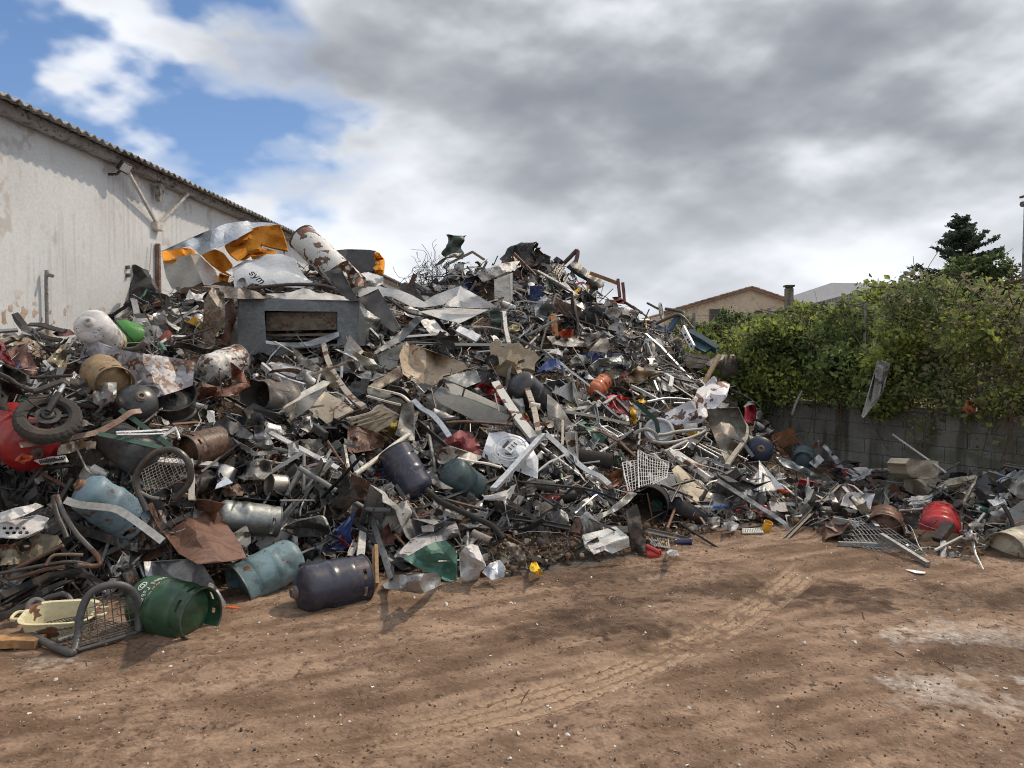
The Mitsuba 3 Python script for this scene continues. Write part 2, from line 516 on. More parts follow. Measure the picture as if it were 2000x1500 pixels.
TOE = [(-250, 1230), (0, 1190), (150, 1180), (270, 1170), (430, 1145), (560, 1105), (720, 1120), (960, 1135), (1150, 1105), (1300, 1080), (1450, 1050), (1560, 1032), (1640, 1060), (1800, 1085), (2000, 1100), (2200, 1105)]
BODY = [(870, 530, 12.8), (925, 508, 13.1), (1150, 560, 12.7), (0, 1120, 4.86), (0, 1000, 5.1), (0, 880, 5.25), (0, 780, 5.6), (0, 700, 6.1), (30, 660, 6.6), (-250, 900, 5.2), (-200, 700, 6.0), (200, 1100, 5.02), (200, 980, 5.2), (200, 860, 5.5), (200, 765, 5.95), (200, 700, 6.5),
        (250, 675, 7.2), (400, 1080, 5.2), (400, 980, 5.55), (400, 880, 5.9), (400, 780, 6.6), (380, 700, 7.7), (330, 655, 9.3), (600, 1060, 5.5), (600, 960, 5.9), (600, 860, 6.5), (600, 780, 7.3), (580, 715, 8.3),
        (560, 640, 9.6), (520, 590, 10.4), (450, 520, 11.6), (640, 530, 11.5), (720, 545, 12), (800, 1060, 5.7), (800, 960, 6.2), (800, 860, 6.9), (800, 770, 7.8), (800, 690, 9.1), (820, 620, 10.7), (800, 585, 12),
        (1000, 1050, 5.9), (1000, 950, 6.5), (1000, 850, 7.3), (1000, 760, 8.4), (1000, 680, 9.7), (1000, 600, 11.2), (960, 535, 12.6), (1000, 500, 13.2), (1090, 515, 13.2), (1200, 1030, 6.3), (1200, 930, 7.1),
        (1200, 840, 8.1), (1200, 760, 9.2), (1200, 680, 10.5), (1180, 595, 12.2), (1350, 1020, 6.8), (1350, 940, 7.5), (1350, 860, 8.4), (1350, 780, 9.5), (1340, 710, 10.7), (1290, 640, 11.9), (1430, 1000, 7.1),
        (1430, 900, 8.1), (1420, 810, 9.3), (1385, 725, 10.8), (1540, 1000, 7.1), (1540, 935, 8.0), (1520, 870, 9.2), (1640, 1000, 6.9), (1640, 945, 7.9), (1640, 915, 9.2), (1800, 1020, 6.5), (1800, 960, 7.3),
        (1790, 925, 8.3), (1950, 1020, 6.4), (1950, 960, 7.0), (1960, 935, 7.5), (2150, 960, 6.6)]
ctrl = [ground_at(*q) for q in TOE]
ctrl += [ground_at(*q) + [0, -.8, -.30] for q in TOE]
ctrl += [P(*q) for q in BODY]
for px, py, Y in [(960, 535, 12.6), (1000, 500, 13.2), (1090, 515, 13.2), (1180, 595, 12.2), (1290, 640, 11.9), (1385, 725, 10.8), (720, 545, 12), (450, 520, 11.6), (800, 585, 12)]:
    ctrl += [P(px, py, Y) + [0, 1.2, -.35], P(px, py, Y) + [0, 3.0, -1.4]]
for px, py, Y in [(30, 660, 6.6), (200, 700, 6.5), (250, 675, 7.2)]:
    ctrl += [P(px, py, Y) + [-.3, .7, -.25]]
ctrl += [np.array([shed_x(Y), Y, z]) for Y, z in [(4.5, .9), (6, 1.2), (8, 1.35), (9.5, 1.5), (11, 2.2), (14, 2.2), (17, .8)]]
ctrl = np.array(ctrl)
rbf = RBFInterpolator(ctrl[:, :2], ctrl[:, 2], kernel='thin_plate_spline', smoothing=.004)
HX, HY = np.arange(-7.4, 7.2, .06), np.arange(2.8, 17, .06)
hx, hy = np.meshgrid(HX, HY, indexing='ij')
HZ = rbf(np.stack([hx.ravel(), hy.ravel()], 1)).reshape(hx.shape)
beyond = ((hx - WALL_A[0]) * WALL_N[0] + (hy - WALL_A[1]) * WALL_N[1])
HZ = np.clip(HZ, -.4, 3.6)
HZ = np.where(beyond < .0, -.4, HZ)                                     # nothing beyond the block wall
HZ = np.where(hx < shed_x(hy) - .05, -.4, HZ)


def heap_z(x, y):
    i = np.clip((np.asarray(x) - HX[0]) / .06, 0, len(HX) - 1.001)
    j = np.clip((np.asarray(y) - HY[0]) / .06, 0, len(HY) - 1.001)
    a, b = i.astype(int), j.astype(int)
    s, t = i - a, j - b
    return HZ[a, b] * (1 - s) * (1 - t) + HZ[a + 1, b] * s * (1 - t) + HZ[a, b + 1] * (1 - s) * t + HZ[a + 1, b + 1] * s * t


def surface_y(px, py):
    """The depth at which the line of sight through a pixel meets the mound, the ground or the block wall."""
    d = ray(px, py)
    Y = np.arange(3.0, 16.5, .02)
    q = EYE + d * Y[:, None]
    hit = q[:, 2] < np.maximum(heap_z(q[:, 0], q[:, 1]), 0)
    hit |= ((q[:, 0] - WALL_A[0]) * WALL_N[0] + (q[:, 1] - WALL_A[1]) * WALL_N[1] < .1) & (Y > 6)
    return float(Y[np.argmax(hit)]) if hit.any() else 12.5


def at(px, py, off=0.0):
    """A point in the scene: off above 3 is a depth in metres, else an offset along the view from what the pixel shows of the mound."""
    return P(px, py, off if off > 3 else surface_y(px, py) + off)


hq = np.stack([hx, hy, HZ], -1)
rough = .20 * (meshkit.fbm(hq * [3.2, 3.2, 3.2], 4, 4) - .5) + .10 * (meshkit.fbm(hq * 11, 3, 6) - .5)
edge = np.clip((HZ + .05) / .3, 0, 1)
cav = np.clip((meshkit.fbm(hq * [2.1, 2.1, 2.6], 3, 14) - .47) / .16, 0, 1) * np.clip((HZ - .25) / .4, 0, 1)     # hollows between the big pieces
hz2 = HZ - .10 * edge + rough * edge - .34 * cav
hv = np.stack([hx, hy, hz2], -1).reshape(-1, 3)
ii, jj = np.meshgrid(np.arange(len(HX) - 1), np.arange(len(HY) - 1), indexing='ij')
w = len(HY)
hf = quads(ii * w + jj, (ii + 1) * w + jj, (ii + 1) * w + jj + 1, ii * w + jj + 1)
hf = hf[(hv[hf][:, :, 2].max(1) > -.06) & (hv[hf][:, :, 2].min(1) > -.35)]


def mound_fn(p, n, uv):
    a = fbm(p.x * 7, p.y * 7, p.z * 7, 3)
    g = noise(p.x * 60, p.y * 60, p.z * 60)
    b = fbm(p.x * 1.3, p.y * 1.3, p.z * 2.0, 2)
    c = mix(mi.Color3f(.075, .052, .037), mi.Color3f(.135, .092, .062), smoothstep(.35, .7, a))
    c = mix(c, mi.Color3f(.10, .088, .075), smoothstep(.5, .65, b))
    return c * (.55 + .8 * g)


scene['mat_mound'] = principled(mound_fn, roughness=.95, specular=.2)
used = np.unique(hf)
remap = np.full(len(hv), -1); remap[used] = np.arange(len(used))
emit('rubble_mound', (hv[used], remap[hf]), 'mound', smooth=50)
labels['rubble_mound'] = {'label': 'dark mound of earth and fine rubble under the scrap', 'kind': 'structure'}

# ------------------------------------------------------------------ the warehouse on the left


def plaster_fn(p, n, uv):
    a = fbm(p.y * 1.1, p.z * 1.1, 0, 3)
    streak = fbm(p.y * 7.5, p.z * .8 + 3, 2, 4)
    b = fbm(p.y * 9, p.z * 9, 1, 4)
    c = mi.Color3f(.625, .655, .675) * (.88 + .20 * a) * (.93 + .12 * noise(p.y * 45, p.z * 45))
    c = mix(c, mi.Color3f(.33, .31, .28), smoothstep(.58, .80, streak * .65 + b * .35) * .26)     # mould that ran down
    blot = smoothstep(.60, .70, fbm(p.y * 2.4, p.z * 1.6, 9, 4))
    c = mix(c, mi.Color3f(.40, .375, .34), blot * smoothstep(.4, .6, b) * .6)
    bare = smoothstep(.52, .56, b * .75 + a * .25 + .20 * smoothstep(2.3, 1.5, p.z) - .13)
    c = mix(c, mi.Color3f(.42, .32, .24) * (.7 + .5 * noise(p.y * 30, p.z * 30)), bare * smoothstep(2.5, 2.0, p.z))
    run = smoothstep(.55, .72, fbm(p.y * 16, p.z * .55 + 8, 5, 3)) * smoothstep(.45, .65, fbm(p.y * 1.3, p.z * .9, 6, 2))
    return mix(c, mi.Color3f(.34, .34, .33), run * .26)


def plaster_bump(p, n, uv):
    return .0022 * fbm(p.y * 21, p.z * 21, 0, 4)


scene['mat_plaster'] = {'type': 'twosided', 't': {'type': 'bumpmap', 'bump': mikit.proc(plaster_bump, eps=.004), 'scale': 1.0, 'b': {'type': 'principled', 'base_color': mikit.proc(plaster_fn), 'roughness': .92, 'specular': .2}}}


def cement_fn(p, n, uv):
    a = fbm(p.x * 6, p.y * 6, p.z * 6, 4)
    b = fbm(p.x * 1.5, p.y * 1.5, p.z * 1.5, 2)
    lich = smoothstep(.58, .64, fbm(p.x * 19, p.y * 19, p.z * 19, 3))
    c = mi.Color3f(.31, .305, .295) * (.6 + .7 * a)
    c = mix(c, mi.Color3f(.07, .065, .055), lich * .75)
    return mix(c, mi.Color3f(.10, .09, .075), smoothstep(.5, .7, b) * .5)


scene['mat_cement'] = principled(cement_fn, roughness=.93, specular=.2)
shed = Thing('warehouse', 'long white plastered warehouse with a corrugated cement roof, left of the scrap', 'warehouse', lm='the white warehouse wall')
D2 = unit([.0488, 1, 0])                                                  # along the wall
N2 = np.array([D2[1], -D2[0], 0])                                          # out of the wall, to the right


def on_shed(Y, out, z):
    return np.array([shed_x(Y), Y, 0]) + N2 * out + np.array([0, 0, z])


EAVE = 4.50
a0, a1 = on_shed(-9, 0, 0), on_shed(44, 0, 0)
wv = np.array([a0 - N2 * .25 - [0, 0, .3], a1 - N2 * .25 - [0, 0, .3], a1 - [0, 0, .3], a0 - [0, 0, .3]])
wv = np.vstack([wv, wv + [0, 0, EAVE + .27]])
wf = np.array([[0, 1, 2], [0, 2, 3], [4, 6, 5], [4, 7, 6], [0, 4, 5], [0, 5, 1], [1, 5, 6], [1, 6, 2], [2, 6, 7], [2, 7, 3], [3, 7, 4], [3, 4, 0]])
shed.part('wall', (wv, wf), 'plaster', smooth=0)
back = np.array([-14.0, 0, 0])
far = [a1 - N2 * .25 - [0, 0, .3], a1 - N2 * 14 - [0, 0, .3], a0 - N2 * 14 - [0, 0, .3], a0 - N2 * .25 - [0, 0, .3]]
for i, (p0, p1) in enumerate(zip(far[:-1], far[1:])):                      # the other three walls
    e = unit(np.cross(p1 - p0, [0, 0, 1])) * .2
    b = np.array([p0, p1, p1 + e, p0 + e]); b = np.vstack([b, b + [0, 0, EAVE]])
    shed.part('wall', (b, wf), 'plaster', smooth=0)
slope = .22
wave = .177
k = 0
for s in np.arange(-8.5, 43.5, .885):                                      # corrugated sheets, five waves each, every one lapping the next
    n = 31 if s < 25 else 21
    t = np.linspace(0, .93, n)
    u = np.array([-.34, .3, 1.4])                                          # up the slope, from the overhang inwards
    ww = .026 * np.cos(2 * np.pi * (s + t) / wave)
    r = rng_of(f'sheet{k}')
    dz = r.uniform(-.006, .006) + .0035 * (k % 2)
    rows = []
    for uu in u:
        rows.append(np.array([on_shed(s + tt, -uu, EAVE + .062 + slope * uu + www + dz) for tt, www in zip(t, ww)]))
    v = np.vstack(rows)
    i, j = np.meshgrid(np.arange(2), np.arange(n - 1), indexing='ij')
    v, f = solidify(v, quads(i * n + j, (i + 1) * n + j, (i + 1) * n + j + 1, i * n + j + 1)[:, ::-1], .011)
    shed.part('roof_sheet', (v, f), 'cement', smooth=40)
    k += 1
mid = [on_shed(-9, -1.4, EAVE + .07 + slope * 1.4), on_shed(44, -1.4, EAVE + .07 + slope * 1.4), on_shed(44, -7, EAVE + .07 + slope * 7), on_shed(-9, -7, EAVE + .07 + slope * 7), on_shed(-9, -14.3, EAVE), on_shed(44, -14.3, EAVE)]
v, f = solidify(np.array(mid), np.array([[0, 2, 1], [0, 3, 2], [3, 4, 5], [3, 5, 2]])[:, ::-1], -.03)
shed.part('roof', (v, f), 'cement', smooth=0)
for s in np.arange(-8, 43, 4.0):                                           # eave beam in lengths
    m = sweep(np.array([on_shed(s + .01, .10, EAVE - .075), on_shed(s + 3.98, .10, EAVE - .075)]), prof_rect(.13, .12))
    shed.part('eave_beam', m, 'cement', smooth=0)
node = on_shed(12.2, .05, 3.72)
for Y, o in ((11.05, .19), (12.95, .19)):
    shed.part('brace', sweep(np.array([node + D2 * (.05 if Y > 12 else -.05), on_shed(Y, o, EAVE - .16)]), prof_rect(.044, .044)), 'paint', (.50, .48, .45), .5, smooth=0)
shed.part('brace_plate', xf(box(.10, .20, .14, .012), frame(on_shed(12.2, .05, 3.66), [0, 0, 1], N2)), 'paint', (.6, .56, .5), .5, smooth=0)
shed.part('post', sweep(np.array([on_shed(12.2, .045, 1.0), on_shed(12.2, .045, 3.02), on_shed(12.2, .045, 3.38)]), prof_rect(.06, .06)), 'paint', (.28, .16, .12), .95, smooth=0, label='rusty upright iron post under the braces')
shed.part('bracket', sweep(np.array([on_shed(12.15, .12, EAVE - .18), on_shed(12.15, .10, EAVE - .45)]), prof_rect(.16, .12), scale=[1, .5]), 'cement', smooth=0)
shed.part('wall_pipe', tube([on_shed(9.45, .06, .9), on_shed(9.45, .06, 2.50), on_shed(9.44, .10, 2.58), on_shed(9.44, .16, 2.57)], .022, 8), 'paint', (.22, .22, .23), .6)
shed.part('cable', tube([on_shed(12.0, .05, 3.35), on_shed(11.9, .06, 2.9), on_shed(11.75, .05, 2.4), on_shed(11.8, .07, 1.9)], .012, 6), 'paint', (.6, .58, .54), .2)
shed.part('bolt', xf(lathe([(0, 0), (.03, 0), (.03, .05), (0, .05)], 8), frame(on_shed(11.35, .0, 2.9), N2)), 'paint', (.12, .09, .07), .8)
shed.part('bolt', xf(lathe([(0, 0), (.03, 0), (.03, .05), (0, .05)], 8), frame(on_shed(11.35, .0, 2.78), N2)), 'paint', (.12, .09, .07), .8)
fl = Thing('floodlight', 'small square floodlight under the warehouse eave above the left brace', 'floodlight')
M = frame(on_shed(10.95, .24, EAVE - .20), unit([.75, -.35, -.55]), D2)
fl.part('housing', xf(box(.20, .155, .055, .010), M), 'paint', (.03, .03, .032), .2, smooth=0)
fl.part('lens', xf(box(.155, .115, .012), M @ np.block([[np.eye(3), np.array([[0], [0], [.030]])], [0, 0, 0, 1]])), 'gloss', (.62, .62, .6), .1, smooth=0)
fl.part('bracket', tube([on_shed(10.95, .0, EAVE - .30), on_shed(10.95, .12, EAVE - .30), on_shed(10.95, .2, EAVE - .22)], .02, 6, curve=False), 'paint', (.05, .05, .05), .3)

# ------------------------------------------------------------------ the block wall on the right


def block_fn(p, n, uv):
    c, w = unpack(uv)
    s = p.x * float(WALL_D[0]) + p.y * float(WALL_D[1])
    a = fbm(s * 4, p.z * 4, p.x, 3)
    st = fbm(s * 9, p.z * 1.2, 2, 3)
    b = noise(s * 70, p.z * 70)
    c = c * (.6 + .6 * a) * (.8 + .35 * b)
    c = mix(c, mi.Color3f(.07, .068, .055), smoothstep(.5, .72, st) * .7)
    return mix(c, mi.Color3f(.09, .095, .05), smoothstep(.58, .7, fbm(s * 2, p.z * 5, 7, 3)) * .5)


scene['mat_block'] = principled(block_fn, roughness=.95, specular=.15)
wall = Thing('block_wall', 'low grey concrete block wall under the overgrown fence', 'wall', lm='the grey block wall')


def on_wall(t, out, z):
    q = WALL_A + WALL_D * t + WALL_N * out
    return np.array([q[0], q[1], z])


D3, N3 = np.array([*WALL_D, 0]), np.array([*WALL_N, 0])
core = np.array([on_wall(-3.2, -.21, -.2), on_wall(9, -.21, -.2), on_wall(9, -.012, -.2), on_wall(-3.2, -.012, -.2)])
core = np.vstack([core, core + [0, 0, 1.07]])
wall.part('mortar', (core, wf), 'block', (.22, .215, .195), 0, smooth=0)
r = rng_of('blocks')
for row in range(5):
    z0 = -.03 + .187 * row
    t = -3.2 - (.25 if row % 2 else 0)
    while t < 6.5:
        col = np.array([.25, .245, .225]) * r.uniform(.92, 1.06)
        M = frame(on_wall(t + .25, -.10 + r.uniform(-.003, .004), z0 + .09), [0, 0, 1], D3)
        wall.part('block', xf(box(.494, .20, .181, .004), M), 'block', col, 0, smooth=0)
        t += .5
t = -3.2
while t < 6.5:
    wall.part('coping', xf(box(.99, .24, .05, .01), frame(on_wall(t + .5, -.10, .925), [0, 0, 1], D3)), 'block', (.23, .22, .20), 0, smooth=0)
    t += 1.0
wall.done(False)

# ------------------------------------------------------------------ plants


def leaves(points, size, rng, cols, droop=.3, out=(0, 0, .4)):
    """Folded two-sided leaves (four triangles) at the points; the uv carries each leaf's own colour."""
    n = len(points)
    nrm = rng.normal(size=(n, 3)) + np.asarray(out) * 2
    nrm /= np.linalg.norm(nrm, axis=1, keepdims=True)
    a = np.cross(nrm, rng.normal(size=(n, 3)))
    a /= np.linalg.norm(a, axis=1, keepdims=True)
    b = np.cross(nrm, a)
    s = size * np.exp(rng.normal(-.05, .32, (n, 1))).clip(.45, 1.8)
    c = np.asarray(points)
    tip, base = c + a * s, c - a * s
    l = c + b * s * .62 + nrm * s * .25 - a * s * .15
    rr = c - b * s * .62 + nrm * s * .25 - a * s * .15
    v = np.stack([base, l, tip, rr], 1).reshape(-1, 3)
    k = np.arange(n)[:, None] * 4
    f = np.vstack([k + [0, 2, 1], k + [0, 3, 2]])
    ci = rng.integers(0, len(cols), n)
    pk = np.array([pack(np.array(cols[i]) * 1.0, 0) for i in range(len(cols))])
    uv = np.repeat(pk[ci], 4, 0)
    return v, f, uv


GREEN = [(0.214, 0.269, 0.113), (0.187, 0.242, 0.106), (0.262, 0.317, 0.126), (0.296, 0.343, 0.126), (0.167, 0.214, 0.103)]
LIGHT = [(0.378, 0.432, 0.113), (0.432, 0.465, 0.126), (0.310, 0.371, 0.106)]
DRY = [(0.282, 0.262, 0.187), (0.336, 0.289, 0.201), (0.235, 0.235, 0.153), (0.201, 0.242, 0.133), (0.390, 0.329, 0.235)]
DARK = [(0.073, 0.102, 0.044), (0.090, 0.125, 0.050), (0.061, 0.085, 0.041)]


def blob_points(rng, lobes, n, shell=.55):
    lobes = np.array(lobes)
    vol = lobes[:, 3] * lobes[:, 4] * lobes[:, 5]
    i = rng.choice(len(lobes), n, p=vol / vol.sum())
    d = rng.normal(size=(n, 3))
    d /= np.linalg.norm(d, axis=1, keepdims=True)
    rad = shell + (1 - shell) * rng.random((n, 1)) ** .5
    return lobes[i, :3] + d * rad * lobes[i, 3:6] * (1 + .25 * rng.normal(size=(n, 1)) * .5)


def shrub(name, label, cat, lobes, n, size, cols, light, stems, group=None, lm=None, top=None):
    th = Thing(name, label, cat, group, lm)
    r = rng_of(th.key + 'leaves')
    p = blob_points(r, lobes, n)
    clump = meshkit.fbm(p * 3.1, 2, 3) > .44
    p = p[clump | (r.random(len(p)) < .25)]
    pale_leaf = (meshkit.fbm(p * 1.7 + 9, 2, 6) > .50) if light else np.zeros(len(p), bool)             # paler clumps: fresh growth, with sunlight put into the leaf colour
    v, f, uv = leaves(p[~pale_leaf], size, r, cols)
    v2, f2, uv2 = leaves(p[pale_leaf], size, r, (cols + light * 3) if light else cols)
    emit(th.key + '__foliage', (np.vstack([v, v2]), np.vstack([f, f2 + len(v)])), 'leaf', smooth=0, uv=np.vstack([uv, uv2]))
    th.note(v)
    ms = []
    for s in stems:
        ms.append(tube(s, r.uniform(.003, .009), 5))
    for _ in range(26):
        q = p[r.integers(len(p))]
        e = q + r.normal(size=3) * [.18, .18, .25] + [0, 0, .12]
        ms.append(tube([q - [0, 0, .3], q, e], .004, 4))
    th.part('stems', join(ms), 'wood', (.12, .09, .06), .3)
    th.done(False)
    return th


def hedge_top(t):                                                          # its height along the wall, from the near end to the far one
    return np.interp(t, [-2.5, 0, .9, 1.6, 2.5, 3.3, 4.2, 5.2, 6.0], [2.6, 2.42, 2.42, 2.33, 2.18, 2.08, 1.84, 1.65, 1.45])


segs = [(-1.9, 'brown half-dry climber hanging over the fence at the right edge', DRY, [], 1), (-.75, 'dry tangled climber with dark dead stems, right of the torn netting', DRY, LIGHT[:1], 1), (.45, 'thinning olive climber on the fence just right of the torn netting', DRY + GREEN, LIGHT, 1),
        (1.6, 'dense green climber behind the torn netting', GREEN, LIGHT, 0), (2.75, 'thick dark green climber left of the torn netting', GREEN + DARK, LIGHT, 0), (3.9, 'green climber with pale top shoots beside the scrap pile', GREEN, LIGHT, 0),  # pale leaves lie in clumps and partly stand for sunlight
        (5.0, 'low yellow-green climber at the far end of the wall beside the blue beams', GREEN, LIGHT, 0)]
for t0, lab, cols, light, dry in segs:
    lobes = []
    r = rng_of(lab)
    for _ in range(22):
        t = t0 + r.uniform(-.7, .7)
        h = hedge_top(t)
        lo = 1.0 if t < 2.2 else max(.55, 1.0 - .16 * (t - 2.2))
        z = r.uniform(lo + .05, h - .20)
        q = on_wall(t, r.uniform(-.25, .30), z)
        lobes.append((*q, .36, .36, r.uniform(.26, .38)))
    for _ in range(9):                                                       # a skirt down over the wall top
        t = t0 + r.uniform(-.7, .7)
        lobes.append((*on_wall(t, r.uniform(-.1, .2), r.uniform(1.0, 1.25)), .34, .25, .2))
    for _ in range(8 * dry):                                                  # dry growth trailing down the wall
        t = t0 + r.uniform(-.7, .7)
        lobes.append((*on_wall(t, .12, r.uniform(.55, .95)), .16, .08, .22))
    stems = []
    for _ in range(8 + 8 * dry):
        t = t0 + r.uniform(-.6, .6)
        stems.append([on_wall(t, -.02, .9), on_wall(t + r.uniform(-.2, .2), .1, 1.4), on_wall(t + r.uniform(-.5, .5), .2 * r.random(), hedge_top(t) - .1), on_wall(t + r.uniform(-.3, .3), .25, hedge_top(t) + r.uniform(-.3, .12))])
    for _ in range(7):
        t = t0 + r.uniform(-.6, .6)
        stems.append([on_wall(t, .15, 1.2), on_wall(t + r.uniform(-.1, .1), .14, .85), on_wall(t + r.uniform(-.2, .2), .13, .45)])
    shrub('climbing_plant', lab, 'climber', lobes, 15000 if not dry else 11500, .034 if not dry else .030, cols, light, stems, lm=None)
fence = Thing('wire_fence', 'grey post and wire fence on the block wall, buried in climbers', 'fence')
for t in np.arange(-2.6, 6.6, 1.5):
    fence.part('post', tube([on_wall(t, -.1, .9), on_wall(t, -.1, 2.25)], .025, 8, curve=False), 'metal', (.3, .3, .3), .5)
ms = [tube([on_wall(-3, -.1, z), on_wall(6.5, -.1, z)], .003, 4, curve=False) for z in np.arange(1.0, 2.25, .15)]
ms += [tube([on_wall(t, -.1, .95), on_wall(t, -.1, 2.2)], .002, 4, curve=False) for t in np.arange(-2.8, 6.5, .12)]
fence.part('wire_mesh', join(ms), 'metal', (.25, .25, .25), .5)
r = rng_of('farbush')
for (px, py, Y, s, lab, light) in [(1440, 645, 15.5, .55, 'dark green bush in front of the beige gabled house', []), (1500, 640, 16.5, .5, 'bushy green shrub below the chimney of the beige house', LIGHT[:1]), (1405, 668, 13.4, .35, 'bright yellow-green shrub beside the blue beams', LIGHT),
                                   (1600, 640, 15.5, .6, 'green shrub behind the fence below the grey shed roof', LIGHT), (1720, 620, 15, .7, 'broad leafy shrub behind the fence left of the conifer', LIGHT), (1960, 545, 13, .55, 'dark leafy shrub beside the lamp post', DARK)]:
    c = P(px, py, Y)
    lobes = [(*(c + r.normal(size=3) * [s * .7, s * .4, s * .3]), s * .6, s * .6, s * .45) for _ in range(9)]
    lobes += [(c[0] + r.normal() * s * .5, c[1], z, s * .6, s * .5, .4) for z in np.arange(.3, c[2] - .2, .35)]
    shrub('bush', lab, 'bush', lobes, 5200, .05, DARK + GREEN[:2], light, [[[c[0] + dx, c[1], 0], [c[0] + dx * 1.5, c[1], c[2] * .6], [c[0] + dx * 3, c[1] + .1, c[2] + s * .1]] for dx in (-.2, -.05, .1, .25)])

con = Thing('conifer', 'dark green conifer standing beyond the fence at the right', 'tree', lm='the dark conifer')
cx, cy = P(1880, 500, 30)[:2]
con.part('trunk', tube([[cx, cy, 0], [cx + .05, cy, 3.5], [cx, cy, 6.9]], 1.0, 9, scale=np.linspace(.22, .03, 13)), 'wood', (.09, .065, .05), .3)
r = rng_of('conifer')
br, pts, dirs = [], [], []
for z in np.arange(2.6, 6.95, .14):
    R = (3.3 * (1 - ((z - 2.2) / 4.9)) ** .80 + .10) * r.uniform(.8, 1.12)
    for _ in range(5):
        a = r.uniform(0, 2 * np.pi)
        L = R * r.uniform(.55, 1.1)
        e = np.array([cx + math.cos(a) * L, cy + math.sin(a) * L, z + .10 * L + r.uniform(-.1, .15)])
        m = np.array([cx + math.cos(a) * L * .5, cy + math.sin(a) * L * .5, z - .06 * L])
        path = smooth_path([[cx, cy, z], m, e], 6)
        br.append(tube(path, 1.0, 4, curve=False, scale=np.linspace(.028, .006, len(path))))
        for q in np.linspace(.25, 1, int(8 + L * 14)):
            c = path[min(int(q * (len(path) - 1)), len(path) - 2)]
            c = path[0] * 0 + np.array([np.interp(q, np.linspace(0, 1, len(path)), path[:, i]) for i in range(3)])
            for _ in range(6):
                pts.append(c + r.normal(size=3) * [.06, .06, .035])
con.part('branches', join(br), 'wood', (.07, .055, .04), .3)
v, f, uv = leaves(np.array(pts), .062, r, [(.085, .112, .085), (.10, .128, .092), (.07, .094, .072)], out=(0, 0, .2))
emit(con.key + '__needles', (v, f), 'leaf', smooth=0, uv=uv)
con.note(v); con.done(False)

# ------------------------------------------------------------------ houses beyond


def render_fn(p, n, uv):
    c, w = unpack(uv)
    a = fbm(p.x * .9, p.y * .9, p.z * .6, 3)
    b = fbm(p.x * 5, p.y * 5, p.z * 1.5, 3)
    return mix(c * (.82 + .3 * a), c * .55, smoothstep(.58, .78, b) * .5)


scene['mat_render'] = principled(render_fn, roughness=.92, specular=.2)
house = Thing('gabled_house', 'beige gabled house with a tiled roof edge behind the scrap and bushes', 'house', lm='the beige gabled house')
YH = 42.0
ridge, lft, rgt = P(1466, 562, YH), P(1296, 611, YH), P(1566, 600, YH)
lft2 = P(1290, 600, YH)
z0 = 0
prof = np.array([[lft[0], YH, z0], [rgt[0] + 2.2, YH, z0], [rgt[0] + 2.2, YH, rgt[2] - .62], [ridge[0], YH, ridge[2] - .12], [lft[0], YH, lft[2] - .12]])
v = np.vstack([prof, prof + [0, 12, 0]])
f = [[0, 1, 2], [0, 2, 4], [2, 3, 4], [5, 7, 6], [5, 9, 7], [7, 9, 8]] + [x for i in range(5) for x in ([i, i + 5, (i + 1) % 5], [(i + 1) % 5, i + 5, (i + 1) % 5 + 5])]
house.part('wall', (v, np.array(f)), 'render', (.56, .48, .37), 0, smooth=0)
for sgn, e in ((-1, lft), (1, np.array([rgt[0] + 2.5, YH, rgt[2] - .72]))):
    a = np.array([ridge[0], YH - .25, ridge[2]]); b = np.array([e[0] - .0, YH - .25, e[2]])
    q = np.array([a, b, b + [0, 12.5, 0], a + [0, 12.5, 0]])
    v, f = solidify(q, np.array([[0, 1, 2], [0, 2, 3]])[:, ::sgn], .10)
    rf = house.part('roof', (v, f), 'render', (.30, .22, .18), 0, smooth=0)
    nT = int(np.linalg.norm(b - a) / .36)
    for k in range(nT):                                                    # verge tiles
        p0, p1 = a + (b - a) * (k / nT), a + (b - a) * ((k + 1.12) / nT)
        r = rng_of(f'tile{sgn}{k}')
        m = sweep(np.array([p0 + [0, -.02, .035], p1 + [0, -.02, .055]]), prof_round(.055, 8), scale=[.85, 1.05])
        house.part('tile', m, 'render', np.array([.30, .215, .17]) * r.uniform(.7, 1.2), 0, parent=rf)
for x0, y0, x1, y1 in [(1386, 604, 1412, 640), (1476, 607, 1489, 622)]:
    a, b = P(x0, y0, YH), P(x1, y1, YH)
    wi = house.part('window', xf(box(b[0] - a[0], .04, a[2] - b[2]), frame([(a[0] + b[0]) / 2, YH - .012, (a[2] + b[2]) / 2], [0, 0, 1])), 'gloss', (.03, .032, .035), 0, smooth=0)
    rim = np.array([[a[0], 0, a[2]], [b[0], 0, a[2]], [b[0], 0, b[2]], [a[0], 0, b[2]]]) + [0, YH - .03, 0]
    house.part('frame', sweep(rim, prof_rect(.07, .06), loop=True), 'paint', (.16, .12, .09), .1, parent=wi, smooth=0)
a, b = P(1534, 640, YH - 3), P(1547, 557, YH - 3)
cm = [(a[0] + b[0]) / 2, YH - 3]
chim = Thing('chimney', 'weathered grey chimney stack with a dark cap beside the beige house', 'chimney')
chim.part('stack', sweep(np.array([[*cm, 0], [*cm, b[2] - .18]]), prof_rect(.36, .36)), 'block', (.22, .20, .17), .3, smooth=0)
chim.part('cap', xf(box(.46, .46, .10, .015), frame([*cm, b[2] - .05], [0, 0, 1])), 'block', (.10, .09, .08), .3, smooth=0)
chim.part('flue', xf(box(.30, .30, .09), frame([*cm, b[2] - .14], [0, 0, 1])), 'block', (.05, .05, .045), .3, smooth=0)
sh = Thing('grey_shed', 'long grey shed with a low sloping metal roof beyond the hedge', 'shed', lm='the grey shed roof')
p0, p1, p2 = P(1500, 615, 50), P(1736, 554, 50), P(1990, 556, 50)
q = np.array([p0, p1, p2, p2 + [0, 9, .0], p1 + [0, 9, .9], p0 + [0, 9, .3]])
